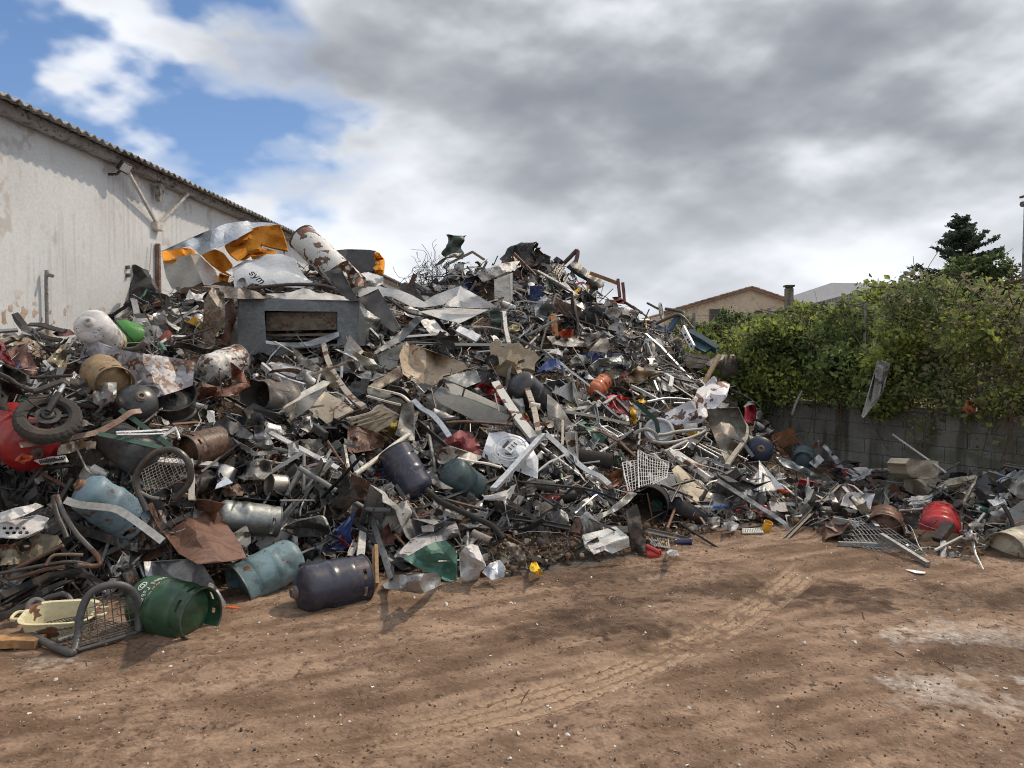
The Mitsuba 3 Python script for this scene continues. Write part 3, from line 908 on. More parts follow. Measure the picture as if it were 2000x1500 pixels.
v, f = solidify(q, np.array([[0, 1, 5], [1, 4, 5], [1, 2, 4], [2, 3, 4]]), .12)
sh.part('roof', (v, f), 'paint', (.20, .20, .21), .05, smooth=0)
for k in range(22):
    p = q[0] + (q[1] - q[0]) * (k / 21) + [0, -.03, -.03]
    sh.part('roof_rib', sweep(np.array([p, p + [0, 0, -1.0]]), prof_rect(.05, .05)), 'paint', (.30, .30, .305), .05, smooth=0)
v = np.array([[p0[0], 50.1, 0], [p2[0], 50.1, 0], [p2[0], 50.1, p2[2] - .1], [p1[0], 50.1, p1[2] - .1], [p0[0], 50.1, p0[2] - .1]])
v, f = solidify(v, np.array([[0, 1, 2], [0, 2, 3], [0, 3, 4]]), .2)
sh.part('wall', (v, f), 'render', (.38, .37, .36), 0, smooth=0)
lp = Thing('lamp_post', 'tall grey lamp post with a bent lamp arm at the right edge', 'lamp post')
b = ground_at(2008, 900); X, Y = 6.572, 9.55
lp.part('pole', tube([[X, Y, 0], [X, Y, 3.62]], 1.0, 12, curve=False, scale=[.07, .058]), 'cement')
lp.part('arm', tube([[X + .02, Y, 3.52], [X - .05, Y, 3.50], [X - .10, Y, 3.49]], .035, 8), 'paint', (.12, .11, .10), .4)
lp.part('hood', xf(box(.17, .16, .03, .008), frame([X - .0, Y, 3.61], unit([-.25, 0, 1]))), 'paint', (.10, .09, .08), .4, smooth=0)

# ------------------------------------------------------------------ builders for the scrap


def sheet_poly(pts, off, gx=0.0, gz=.7, cr=.02, th=.003, jag=.0, seed='s', step=None, curl=0.0, folds=4, holes=None):
    """A crumpled sheet whose outline is the polygon of pixels pts; it lies on a plane through the depth off at its centre that leans
    back gz metres per metre up and gx per metre to the right, with creases cr deep, a bow curl and thickness th."""
    r = rng_of(seed)
    poly = sg.Polygon(pts)
    if not poly.is_valid:
        poly = poly.buffer(0)
        poly = max(getattr(poly, 'geoms', [poly]), key=lambda g: g.area)
    if holes:
        poly = poly.difference(shapely.union_all([sg.Polygon(h) for h in holes]))
    c = np.array(poly.centroid.coords[0])
    Y0 = off if off > 3 else surface_y(*c) + off
    s = Y0 / F_PX
    size = math.sqrt(poly.area) * s
    step = step or max(size / 8, .018)
    st = step / s

    def ring(co):
        out = []
        co = np.array(co)[:-1]
        for a, b in zip(co, np.roll(co, -1, 0)):
            n = max(1, int(np.linalg.norm(b - a) / st + .5))
            for k in range(n):
                q = a + (b - a) * k / n
                if jag and k:
                    q = q + r.normal(size=2) * jag / s
                out.append(q)
        return out
    B = ring(poly.exterior.coords)
    for h in poly.interiors:
        B += ring(h.coords)
    x0, y0, x1, y1 = poly.bounds
    X, Yg = np.meshgrid(np.arange(x0, x1, st), np.arange(y0, y1, st))
    I = np.stack([X.ravel(), Yg.ravel()], 1) + r.uniform(-.33, .33, (X.size, 2)) * st
    inner = poly.buffer(-st * .35)
    I = I[shapely.contains_xy(inner, I)] if not inner.is_empty else I[:0]
    pts2 = np.vstack([np.array(B), I])
    tri = Delaunay(pts2 + r.normal(size=pts2.shape) * 1e-4).simplices
    cen = pts2[tri].mean(1)
    tri = tri[shapely.contains_xy(poly.buffer(st * .12 + (2 * jag / s)), cen)]
    q = (pts2 - c) * s * [1, -1]
    d = gx * q[:, 0] + gz * q[:, 1]
    for k in range(folds):
        a = r.uniform(0, np.pi)
        t = q @ [math.cos(a), math.sin(a)] - r.uniform(-.35, .35) * size
        d += cr * r.choice([-1, 1]) * np.abs(t) / max(size, .05) * 1.6
        d += .35 * cr * np.sin(t / max(size, .05) * r.uniform(4, 11) + r.uniform(0, 6))
    if cr:
        d += cr * .9 * (meshkit.noise(np.c_[q / max(size * .28, .02), np.full(len(q), r.uniform(0, 99))], 3) - .5)
    if curl:
        d += curl * (q[:, 1] / max(size, .01)) ** 2 * 2
    d -= d.mean()
    if off <= 3:                                                              # sink no deeper than the mound lets one see
        k = np.arange(0, len(pts2), max(1, len(pts2) // 24))
        gap = np.quantile([surface_y(*pts2[i]) - Y0 - d[i] for i in k], .15)
        Y0 -= min(max(.09 - gap, 0), .8)
    v = np.array([P(a[0], a[1], Y0 + e) for a, e in zip(pts2, d)])
    n = np.cross(v[tri[:, 1]] - v[tri[:, 0]], v[tri[:, 2]] - v[tri[:, 0]])
    flip = ((v[tri[:, 0]] - EYE) * n).sum(1) > 0
    tri[flip] = tri[flip][:, ::-1]
    return solidify(v, tri, th)


def S(name, label, cat, pts, off=-.12, gx=0.0, gz=.7, mat='paint', col=(.3, .3, .3), wear=.4, cr=.02, th=.003, lm=None, group=None, smooth=24, **k):
    wear, cr = min(wear + .12, 1), cr * 1.2
    t = Thing(name, label, cat, group, lm)
    t.mesh(sheet_poly(pts, off, gx, gz, cr, th, seed=t.key, **k), mat, col, wear, smooth)
    return t.done()


def path_of(pts, offs):
    offs = list(np.atleast_1d(offs)) * (len(pts) if np.ndim(offs) == 0 else 1)
    if len(offs) == 2 and len(pts) > 2:
        offs = list(np.linspace(offs[0], offs[1], len(pts)))
    ys = [o if o > 3 else surface_y(*p) + o for p, o in zip(pts, offs)]
    return np.array([P(p[0], p[1], y) for p, y in zip(pts, ys)])


def straight(pts, offs):
    """Offsets at the two ends only: points between are put at depths in between."""
    q = [o if o > 3 else surface_y(*p) + o for p, o in zip((pts[0], pts[-1]), offs if np.ndim(offs) else (offs, offs))]
    L = np.cumsum([0] + [math.dist(a, b) for a, b in zip(pts[:-1], pts[1:])])
    ys = [1 / (1 / q[0] + (1 / q[1] - 1 / q[0]) * l / L[-1]) for l in L]
    o2 = offs if np.ndim(offs) else (offs, offs)
    if max(o2) <= 3:
        k = []
        for i in range(len(pts) - 1):
            for u in (0, .33, .66, 1):
                a, b = np.array(pts[i]), np.array(pts[i + 1])
                k.append(surface_y(*(a + (b - a) * u)) - (ys[i] + (ys[i + 1] - ys[i]) * u))
        s = min(max(-min(o2) * .6 + .04 - np.quantile(k, .2), 0), .8)
        ys = [y - s for y in ys]
    return np.array([P(p[0], p[1], y) for p, y in zip(pts, ys)])


def bar_mesh(pts, offs, shape, roll=0.0, curve=True):
    p = straight(pts, offs)
    if curve and len(p) > 2:
        p = smooth_path(p, 7)
    kind, *a = shape
    pr = {'round': lambda r: prof_round(r, 10), 'rect': prof_rect, 'L': prof_L, 'U': prof_U}[kind](*a)
    if kind == 'round' and a[0] > .012 and len(a) == 1:                    # a pipe: open, with a wall
        v, f = sweep(p, pr)
        return v, f
    return sweep(p, pr, roll, shape=kind if kind in 'LU' else None)


def bar(name, label, cat, pts, offs=-.15, shape=('round', .02), mat='paint', col=(.25, .25, .25), wear=.4, roll=0.0, curve=True, lm=None, group=None):
    t = Thing(name, label, cat, group, lm)
    t.mesh(bar_mesh(pts, offs, shape, roll, curve), mat, col, wear, 40 if shape[0] == 'round' else 0)
    return t.done(False)


def dent(v, where, depth, radius, rng):
    d = v - where
    w = np.exp(-(d ** 2).sum(1) / radius ** 2)
    c = v.mean(0)
    return v - unit(where - c) * (depth * w)[:, None]


def skirt(r, z0, z1, slots, n=72, th=.005, warp=None):
    """A ring with slots cut through it."""
    a = np.arange(n + 1) * 2 * np.pi / n
    zs = z0 + (z1 - z0) * np.array([0, .18, .40, .62, 1.0])
    v, f = [], []
    for z in zs:
        v.append(np.stack([np.cos(a[:-1]) * r, np.sin(a[:-1]) * r, np.full(n, z)], 1))
    v = np.vstack(v)
    for i in range(4):
        for j in range(n):
            cut = i == 2 and any(s0 <= a[j] < s1 for s0, s1 in slots)
            if not cut:
                k = (j + 1) % n
                f += [[i * n + j, i * n + k, (i + 1) * n + k], [i * n + j, (i + 1) * n + k, (i + 1) * n + j]]
    if warp is not None:
        v = warp(v)
    return solidify(v, np.array(f), th)


def bottle(label, px, off, axis, col, r=.152, L=.48, mat='gloss', wear=.35, foot=True, boss=True, lm=None, group=None, name='gas_bottle', dents=(), footwarp=0, collar=False, footcol=None, bosscol=None, spin=0.0, seam=True, basecol=None, extra=None):
    """A welded gas bottle: body with two domes and a weld seam, foot ring with slots, valve boss; axis points from foot to valve."""
    t = Thing(name, label, 'gas bottle' if name == 'gas_bottle' else 'tank', group, lm)
    R = rng_of(t.key)
    wear = min(wear + .08, 1)
    c = at(*px, off)
    M = frame(c, axis, unit(np.cross(axis, [.3, .2, 1])))
    a = np.linspace(0, np.pi / 2, 9)
    h = L / 2
    dome = r * .55
    pr = [(max(r * math.sin(x), 1e-4), -h + dome * (1 - math.cos(x))) for x in a]
    pr += [(r, z) for z in np.linspace(-.9 * (h - dome), -.04, 6)]
    if seam:
        pr += [(r, -.022), (r + .0035, -.016), (r + .0045, 0), (r + .0035, .016), (r, .022)]
    pr += [(r, z) for z in np.linspace(.04, .9 * (h - dome), 6)]
    pr += [(max(r * math.sin(x), 1e-4), h - dome * (1 - math.cos(x))) for x in a[::-1]]
    v, f = lathe(pr, 40)
    v = v + .0018 * (meshkit.noise(v * 14, 5)[:, None] - .5) * v / (np.linalg.norm(v, axis=1, keepdims=True) + 1e-6)
    v = v + .005 * (meshkit.noise(v * 6 + R.uniform(0, 50), 7)[:, None] - .5) * v / (np.linalg.norm(v, axis=1, keepdims=True) + 1e-6)
    for _ in range(4):
        u, z = R.uniform(0, 2 * np.pi), R.uniform(-.35, .35) * L
        v = dent(v, np.array([r * math.cos(u), r * math.sin(u), z]), R.uniform(.005, .018), R.uniform(.025, .06), R)
    for w, dp, rad in dents:
        v = dent(v, np.array(w), dp, rad, R)
    t.part('body', xf((v, f), M), mat, col, wear, 60)
    if foot:
        def warp(q):
            if not footwarp:
                return q
            ang = np.arctan2(q[:, 1], q[:, 0])
            k = (1 + footwarp * np.sin(2 * ang + 1) + .5 * footwarp * np.sin(3 * ang)) * np.ones(len(q))
            w = ((-h + .05 - q[:, 2]) / .09).clip(0, 1)
            s = 1 + (k - 1) * w
            return q * np.stack([s, s, np.ones(len(q))], 1)
        z0 = -h - .035
        sl = [(x + spin, x + spin + .42) for x in (0.2, .95, 2.3, 3.05, 4.4, 5.15)]
        m = skirt(r * .965, z0, -h + .065, [] if foot == 'plain' else sl, warp=warp)
        fr = t.part('foot_ring', xf(m, M), mat, footcol or col, min(wear + .15, 1), 40)
        q = warp(np.stack([np.cos(np.arange(48) * np.pi / 24) * r * .965, np.sin(np.arange(48) * np.pi / 24) * r * .965, np.full(48, z0)], 1))
        t.part('rim', xf(sweep(q, prof_round(.006, 6), loop=True), M), 'metal', np.array(footcol or col) * .5 + .12, .6, parent=fr)
    if boss:
        b = [(1e-4, h - .01), (.042, h - .01), (.042, h + .012), (.030, h + .02), (.030, h + .03), (.018, h + .03), (.018, h + .012), (1e-4, h + .012)]
        t.part('valve_boss', xf(lathe(b, 20), M), 'paint', bosscol or (.16, .13, .11), .6, 30)
    if collar:
        m = skirt(r * .62, h - .05, h + .10, [(0.3, 1.9), (3.4, 5.0)], n=48)
        t.part('collar', xf(m, M), mat, col, wear, 40)
    if extra:
        extra(t, M, r, h)
    return t.done()


def lattice(c, nu, nv, r=.0035, bulge=0.0, seed='l', warp=.0):
    """Wires between four corner points c (in order round the outline)."""
    R = rng_of(seed)
    c = np.asarray(c)
    n = unit(np.cross(c[1] - c[0], c[3] - c[0]))

    def p(u, v):
        q = c[0] * (1 - u) * (1 - v) + c[1] * u * (1 - v) + c[2] * u * v + c[3] * (1 - u) * v
        s = np.array([u * 2.3, v * 2.3, 1.7])
        return q + n * (bulge * 4 * u * (1 - u) * v * (1 - v) * 4 / 4 + warp * (meshkit.noise(s + R.integers(1) * 3, zlib.crc32(seed.encode()) % 97) - .5))
    ms = []
    for i in range(nu):
        ms.append(tube([p(i / (nu - 1), t) for t in np.linspace(0, 1, 6)], r, 5, curve=False))
    for j in range(nv):
        ms.append(tube([p(t, j / (nv - 1)) for t in np.linspace(0, 1, 6)], r, 5, curve=False))
    return join(ms)


def tangle(c, size, n, r, seed):
    R = rng_of(seed)
    ms = []
    for _ in range(n):
        p = c + R.normal(size=3) * size * .5
        d = unit(R.normal(size=3))
        path = [p]
        for _ in range(5):
            d = unit(d + R.normal(size=3) * .9)
            path.append(path[-1] + d * size.mean() * .35)
        ms.append(tube(path, r, 4))
    return join(ms)


def cyl(label, px, off, axis, r, L, mat, col, wear=.4, name='drum', cat='drum', open_end=False, lm=None, ribs=0, squash=1.0, group=None, crush=0.0):
    t = Thing(name, label, cat, group, lm)
    M = frame(at(*px, off), axis, unit(np.cross(axis, [.3, .2, 1])))
    h = L / 2
    pr = [(1e-4, -h), (r * .96, -h), (r, -h + .012)]
    z = np.linspace(-h + .03, h - .03, 14)
    for k, q in enumerate(z):
        pr.append((r + (.006 if ribs and k % max(1, 14 // ribs) == 0 else 0), q))
    pr.append((r, h))
    if open_end:
        pr += [(r * .965, h), (r * .96, -h + .04), (1e-4, -h + .04)]
    else:
        pr += [(r * .94, h), (r * .92, h - .015), (1e-4, h - .012)]
    v, f = lathe(pr, 36)
    v = v * [1, squash, 1]
    if crush:
        k = crush * (meshkit.noise(v * 9, 4) - .5)
        v = v + k[:, None] * v * [1, 1, .3] * 2
    t.part('shell', xf((v, f), M), mat, col, wear, 35)
    a = np.arange(40) * np.pi / 20
    for zz, nm in ((h, 'rim'), (-h + .004, 'rim')):
        q = np.stack([np.cos(a) * r, np.sin(a) * r * squash, np.full(40, zz)], 1)
        if crush:
            k = crush * (meshkit.noise(q * 9, 4) - .5); q = q + k[:, None] * q * [1, 1, .3] * 2
        t.part(nm, xf(sweep(q, prof_round(.0055, 6), loop=True), M), mat, np.array(col) * .8, wear)
    return t.done()

# ------------------------------------------------------------------ gas bottles and tanks
BG = 'gas bottles thrown on the scrap'
bottle('dark navy gas bottle lying on the bare dirt at the front of the pile', (641, 1143), 4.72, (-.80, -.60, -.02), (.028, .031, .052), r=.155, L=.43, lm='the navy gas bottle on the dirt', spin=.3, group=BG)


def worn_print(n, h, seed, gaps=()):
    """A line of worn, no longer legible printed letters: n groups of strokes, h tall."""
    r = rng_of(seed)
    B = []
    for i in range(n):
        if i in gaps:
            continue
        x, w, k = i * h * .85, h * .58, h * .17
        st = [(x, 0, x + k, h), (x + w - k, 0, x + w, h * r.uniform(.6, 1)), (x, h - k, x + w, h), (x, h * .42, x + w, h * .42 + k), (x, 0, x + w * r.uniform(.5, 1), k)]
        B += [shapely.box(*st[j]) for j in r.choice(5, r.integers(2, 4), replace=False)]
    g = shapely.union_all(B)
    return trimesh.util.concatenate([trimesh.creation.extrude_polygon(q, .0006, engine='earcut') for q in getattr(g, 'geoms', [g])])


def green_print(t, M, r, h):
    m = worn_print(11, .026, 'gp', (5,))
    w = m.vertices[:, 0].max()
    cc = trimesh.creation.annulus(.020, .026, .0005)
    c2 = trimesh.creation.annulus(.009, .014, .0005)
    cc.apply_scale([1.2, .8, 1])
    for q in (cc, c2):
        q.apply_translation([w * .45, .062, 0])
    line = worn_print(17, .010, 'gp2', (3, 8, 12))
    line.apply_translation([.02, -.024, 0])
    for part, mm in (('lettering', join([m, line])), ('emblem', join([cc, c2]))):
        v, f = mm
        v, f = trimesh.remesh.subdivide_to_size(v, f, .012)
        d = (unit(EYE - M[:3, 3]) + [0, 0, .9]) @ M[:3, :3]
        a = (v[:, 0] - w / 2) / r + math.atan2(d[1], d[0])                     # wrapped round the body, lines along the girth
        q = np.stack([np.cos(a) * (r + .0012 + v[:, 2]), np.sin(a) * (r + .0012 + v[:, 2]), .035 + v[:, 1]], 1)
        t.part(part, xf((q, f), M), 'paint', (.62, .64, .62), .35, smooth=0)


bottle('dark green gas bottle with worn white print, lying next to the mesh chair frame', (326, 1186), 4.28, (-.93, .34, .06), (.022, .075, .038), r=.162, L=.44, footwarp=.07, boss=False, lm='the green gas bottle', extra=green_print, spin=.9, group=BG, basecol=1)
bottle('steel-blue gas bottle with a dented foot skirt, between the green and the navy bottle', (531, 1112), 5.05, (.66, .70, .26), (.145, .235, .27), r=.150, L=.44, foot='plain', footwarp=.10, boss=False, lm='the steel-blue bottle with the dented skirt', group=BG, wear=.55, mat='paint')
bottle('dented light blue gas bottle lying dome up behind the bent aluminium strip', (208, 985), -.17, (-.52, -.50, .70), (.16, .25, .31), r=.148, L=.43, dents=[((.03, -.15, .10), .055, .06), ((.09, -.12, .02), .03, .05)], lm='the dented light blue bottle', group=BG, wear=.45, mat='paint', bosscol=(.20, .11, .07))


def pink_mark(t, M, r, h):
    a = np.linspace(-.25, .25, 12)
    q = np.stack([np.cos(a + 4.15) * (r * .80), np.sin(a + 4.15) * (r * .80), np.full(12, h - .030) - .3 * (a ** 2)], 1)
    t.part('paint_mark', xf(sweep(q, prof_rect(.016, .006)), M), 'paint', (.72, .16, .30), .1, 0, label='pink paint mark on the dome')


bottle('galvanised grey gas bottle with a pink mark, on the big rusty sheet', (478, 1012), -.20, (-.86, -.42, .20), (.33, .35, .35), r=.118, L=.42, mat='metal', foot=True, lm='the galvanised bottle with the pink mark', group=BG, extra=pink_mark, wear=.3)
bottle('white gas bottle with a red mark, dome towards us, below the warehouse wall', (193, 650), 6.5, (.16, -.90, .34), (.64, .64, .65), r=.150, L=.46, lm='the white gas bottle by the wall', group=BG, wear=.5, mat='paint', bosscol=(.55, .53, .5), footcol=(.5, .42, .32),
       extra=lambda t, M, r, h: t.part('paint_mark', xf(box(.05, .03, .006), M @ frame([-.02, .115, h - .052], unit([-.1, .75, .7]))), 'paint', (.6, .03, .06), .1, 0, label='red paint mark on the dome'))
bottle('tan and white gas bottle, foot ring towards us, on the grimy galvanised sheet', (205, 735), -.28, (-.66, .66, .26), (.27, .185, .10), r=.150, L=.40, mat='paint', boss=False, lm='the tan gas bottle', group=BG, wear=.4, spin=1.2)
bottle('big bright red tank under the scooter wheel at the left edge', (42, 852), -.15, (.74, -.58, -.34), (.27, .012, .016), r=.182, L=.56, lm='the red tank under the wheel', group=None, foot=False, wear=.22, name='red_tank', bosscol=(.10, .06, .05))
bottle('grubby white gas bottle wrapped in rusty sheet left of the galvanised duct', (430, 713), -.24, (-.40, -.80, -.25), (.60, .59, .57), r=.142, L=.42, lm='the grubby white bottle', group=BG, wear=.75, mat='paint')
bottle('navy gas bottle standing on its dome in the middle of the pile', (797, 928), -.22, (.52, -.30, -.80), (.030, .033, .060), r=.150, L=.42, lm='the navy bottle standing on its dome', group=BG, boss=False, foot='plain')
bottle('black pressure tank with a rounded end behind the crossed white beams', (1035, 770), -.20, (-.58, -.50, .55), (.030, .032, .036), r=.178, L=.52, foot=False, boss=False, lm='the black pressure tank', name='pressure_tank', wear=.3)
bottle('small orange gas bottle on the right slope of the pile', (1168, 757), -.20, (-.50, -.55, -.40), (.50, .14, .055), r=.105, L=.25, lm='the small orange bottle', boss=False, group=BG, wear=.2)
bottle('rusty brown gas bottle, foot ring towards us, in the low heap at the right', (1727, 1026), 6.55, (.46, .88, .04), (.135, .062, .042), r=.163, L=.42, boss=False, lm='the rusty brown bottle', group=BG, wear=.85, mat='paint', foot=True)
bottle('red gas bottle, dome towards us, above the loose plank at the right', (1836, 1030), 6.5, (-.50, -.85, -.14), (.40, .022, .028), r=.160, L=.44, lm='the red bottle in the right heap', group=BG, wear=.35, bosscol=(.5, .4, .25))
bottle('dirty off-white gas bottle cut off by the right edge of the view', (1995, 1070), 5.95, (.86, .50, .02), (.46, .42, .34), r=.165, L=.46, boss=False, lm='the off-white bottle at the right edge', group=BG, wear=.5, mat='paint', foot='plain')
bottle('teal blue gas bottle half buried below the crumpled red canister', (905, 940), -.10, (-.55, -.40, .50), (.046, .080, .092), r=.145, L=.42, group=BG, wear=.5, mat='paint', boss=False)
bottle('brown gas bottle deep in the pile above the oval mesh frame', (407, 872), -.12, (.38, .92, .1), (.10, .058, .038), r=.140, L=.40, group=BG, wear=.8, boss=False, mat='paint')
bottle('black gas bottle behind the scooter wheel', (262, 800), -.10, (.55, -.62, .48), (.022, .024, .028), r=.150, L=.42, group=BG, wear=.2, foot=False)
bottle('grey-black gas bottle under the chrome tubes', (255, 878), -.10, (.70, -.50, -.25), (.055, .057, .062), r=.145, L=.44, group=BG, wear=.45, mat='paint', boss=False)
bottle('blue-grey gas bottle at the foot of the block wall', (1570, 893), -.18, (.40, .90, .1), (.075, .115, .135), r=.125, L=.40, group=BG, wear=.35, mat='paint', boss=False)
bottle('dark blue gas bottle behind the crushed grey bin', (1482, 880), -.12, (-.2, -.9, .2), (.018, .028, .060), r=.150, L=.42, group=BG, wear=.3, mat='paint')
bottle('crumpled bright green tank behind the white bottle by the wall', (254, 657), 7.1, (.5, -.7, .5), (.045, .20, .035), r=.150, L=.34, foot=False, boss=False, name='green_tank', dents=[((0, -.1, .1), .06, .08)], wear=.3, mat='paint')
t = cyl('crumpled dark green oil can with a yellow band on the peak of the pile', (888, 482), 12.9, (.06, -.12, 1), .155, .38, 'paint', (.022, .055, .042), .5, name='oil_can', cat='oil can', crush=.5, lm='the green can on the peak')
cyl('black open drum below the white wire basket', (1268, 985), -.15, (-.25, -.95, .1), .175, .40, 'matte', (.022, .022, .023), .3, open_end=True, lm='the black open drum', name='open_drum')
cyl('dark cylinder with dented end lying beside the black open drum', (1352, 1003), -.14, (-.72, -.5, .45), .072, .48, 'paint', (.040, .041, .045), .55, lm='the dark fallen cylinder', name='steel_cylinder')
cyl('dark duct pipe with an open squashed end in the middle left of the pile', (537, 777), -.15, (-.45, -.88, .12), .19, .5, 'paint', (.085, .080, .075), .6, open_end=True, squash=.8, name='duct_pipe', cat='duct', lm='the open duct pipe', crush=.25)
cyl('dark ribbed roll lying under the dirty white bracket', (1160, 896), -.12, (1, -.25, -.12), .075, .36, 'matte', (.040, .036, .034), .35, ribs=5, name='rubber_roll', cat='roll')
cyl('small grey canister with a black end right of the silver profile', (1058, 948), -.12, (.93, -.36, -.05), .050, .26, 'paint', (.10, .10, .085), .5, name='canister', cat='canister')
cyl('dented steel cooking pot lying on its side in the rubble', (541, 948), -.12, (-.70, -.66, .18), .085, .13, 'metal', (.46, .42, .38), .25, name='cooking_pot', cat='pot', lm='the steel cooking pot')
cyl('small red plastic cup at the edge of the dirt', (1277, 1083), 5.85, (.92, -.35, .05), .040, .10, 'gloss', (.55, .035, .04), .05, open_end=True, name='plastic_cup', cat='cup', lm='the red plastic cup')
cyl('yellow plastic mug beside the white grating', (1497, 1031), 6.65, (.2, -.3, .95), .038, .11, 'gloss', (.62, .33, .02), .1, open_end=True, name='plastic_mug', cat='mug', lm='the yellow mug')
cyl('red and yellow tin in the loose rubble at the right', (1491, 997), -.08, (-.45, -.85, .2), .048, .10, 'gloss', (.52, .04, .05), .1, open_end=True, name='tin', cat='tin')
cyl('rusty silencer can near the lower edge of the pile', (941, 1052), -.10, (.85, -.5, -.25), .042, .17, 'metal', (.34, .30, .27), .5, name='silencer', cat='silencer')
cyl('purple-blue spray can lying in the litter', (1335, 1058), -.05, (.9, -.3, .15), .026, .13, 'gloss', (.035, .03, .11), .35, name='spray_can', cat='spray can')
cyl('bright blue can in the rubble above the teal plate', (812, 1028), -.07, (.8, -.5, .2), .032, .12, 'gloss', (.03, .06, .42), .1, name='spray_can', cat='spray can')
cyl('short black plastic tube on the dirt in front of the green bottle', (369, 1262), 4.13, (1, .1, .0), .021, .085, 'matte', (.012, .012, .013), .2, open_end=True, name='plastic_tube', cat='tube')

# ------------------------------------------------------------------ wheels


def ring_mesh(R, prof, n=48):
    a = np.arange(n) * 2 * np.pi / n
    return sweep(np.stack([np.cos(a) * R, np.sin(a) * R, 0 * a], 1), prof, loop=True)


t = Thing('spoked_wheel', 'scooter wheel with black tyre and five dark spokes on the red tank', 'wheel', lm='the scooter wheel')
M = frame(at(94, 818, -.50), (.36, -.58, .73), (1, .3, .05))
R = .205
v, f = ring_mesh(R - .043, np.array([[-.043, -.030], [-.020, -.047], [.022, -.046], [.040, -.026], [.043, 0], [.040, .026], [.022, .046], [-.020, .047], [-.043, .030], [-.030, 0]]), 90)
ang = np.arctan2(v[:, 1], v[:, 0])
rad = np.hypot(v[:, 0], v[:, 1])
groove = (np.sin(ang * 30 + 30 * np.abs(v[:, 2])) > .55) & (rad > R - .03)
v = v * np.where(groove, .972, 1)[:, None] ** np.array([1, 1, 0])
t.part('tyre', xf((v, f), M), 'matte', (.060, .056, .052), .35, 30)
rim = t.part('rim', xf(lathe([(.150, -.034), (.155, -.040), (.166, -.036), (.160, -.02), (.142, -.012), (.142, .012), (.160, .02), (.166, .036), (.155, .040), (.150, .034), (.136, .014), (.136, -.014), (.150, -.034)], 60), M), 'gloss', (.035, .034, .034), .25)
t.part('hub', xf(lathe([(1e-4, -.05), (.042, -.05), (.046, -.03), (.046, .03), (.036, .052), (.02, .055), (.02, .075), (1e-4, .075)], 24), M), 'paint', (.05, .05, .05), .4)
t.part('brake_disc', xf(lathe([(.048, .034), (.078, .034), (.078, .039), (.048, .039), (.048, .034)], 40), M), 'metal', (.10, .095, .09), .5)
for k in range(5):
    a = k * 2 * np.pi / 5 + .35
    d = np.array([math.cos(a), math.sin(a), 0])
    t.part('spoke', xf(sweep(np.array([d * .04, d * .09, d * .142]), prof_rect(.028, .022), scale=[1.15, .8, 1]), M), 'gloss', (.030, .030, .030), .3, 0)
hub = M[:3, 3] + M[:3, 2] * .07
t.done()
t = Thing('scooter_fork', 'black and chrome fork leg reaching from the scooter wheel hub', 'fork')
top = P(*cF('598,735')[0], hub[1] + .16)
midp = hub + (top - hub) * .62
t.part('lower_leg', tube([hub, midp], .024, 12, curve=False), 'gloss', (.02, .02, .021), .25)
t.part('chrome_tube', tube([midp - (top - hub) * .02, top], .0155, 12, curve=False), 'metal', (.62, .62, .62), .05)
t.part('clamp', tube([top - (top - hub) * .07, top + (top - hub) * .04], .026, 10, curve=False), 'paint', (.09, .085, .08), .6)
t.part('brake_hose', tube([hub + [-.05, 0, .02], hub + [-.10, -.05, .09], midp + [-.06, -.02, -.02], midp + [0, -.02, .05]], .006, 6), 'matte', (.05, .05, .05), .2)
t.done()
t = Thing('car_wheel_rim', 'black steel car rim lying deep in the pile under the grimy galvanised sheet', 'wheel rim')
M = frame(at(*cF('1590,905')[0], -.05), (.2, -.65, .72))
t.part('dish', xf(lathe([(.185, -.08), (.195, -.085), (.19, -.07), (.172, -.06), (.165, 0), (.172, .06), (.19, .075), (.195, .085), (.18, .08), (.160, .05), (.155, .0), (.11, .03), (.06, .035), (.05, .05), (.03, .05), (.03, .03), (1e-4, .03)], 48), M), 'paint', (.035, .034, .033), .5)
t.done()
t = Thing('bicycle_wheel', 'small grey bicycle wheel with wire spokes beside the worn white beam', 'wheel')
M = frame(at(*cI('1490,1222')[0], -.16), (.35, -.82, .45))
t.part('tyre', xf(ring_mesh(.105, prof_round(.012, 8)), M), 'matte', (.17, .175, .18), .2)
t.part('rim', xf(ring_mesh(.092, prof_rect(.006, .016)), M), 'metal', (.4, .4, .4), .3)
t.part('hub', xf(lathe([(1e-4, -.03), (.012, -.03), (.012, .03), (1e-4, .03)], 12), M), 'metal', (.3, .3, .3), .3)
t.part('spokes', xf(join([tube([[math.cos(a) * .012, math.sin(a) * .012, .02 * (-1) ** k], [math.cos(a + .25) * .092, math.sin(a + .25) * .092, 0]], .0014, 4, curve=False) for k, a in enumerate(np.arange(20) * np.pi / 10)]), M), 'metal', (.4, .4, .4), .2)
t.done()
t = Thing('wheel_trim', 'grey plastic wheel trim below the torn white bonnet', 'wheel trim', lm='the grey wheel trim')
M = frame(at(*cI('1055,895')[0], -.20), (-.10, -.80, .60))
t.part('ring', xf(lathe([(.118, -.02), (.158, -.03), (.168, -.01), (.165, .012), (.135, .028), (.118, .012), (.118, -.02)], 48), M), 'matte', (.36, .365, .40), .15)
t.part('disc', xf(lathe([(1e-4, .0), (.05, .004), (.09, -.008), (.119, .0), (.119, -.01), (1e-4, -.01)], 40), M), 'matte', (.38, .385, .42), .15)
t.done()
t = Thing('pulley_wheel', 'small pale spoked wheel sticking up on the right ridge', 'wheel')
M = frame(at(1291, 607, 11.9), (.92, -.35, .12))
t.part('rim', xf(ring_mesh(.125, prof_round(.016, 8)), M), 'paint', (.40, .39, .36), .4)
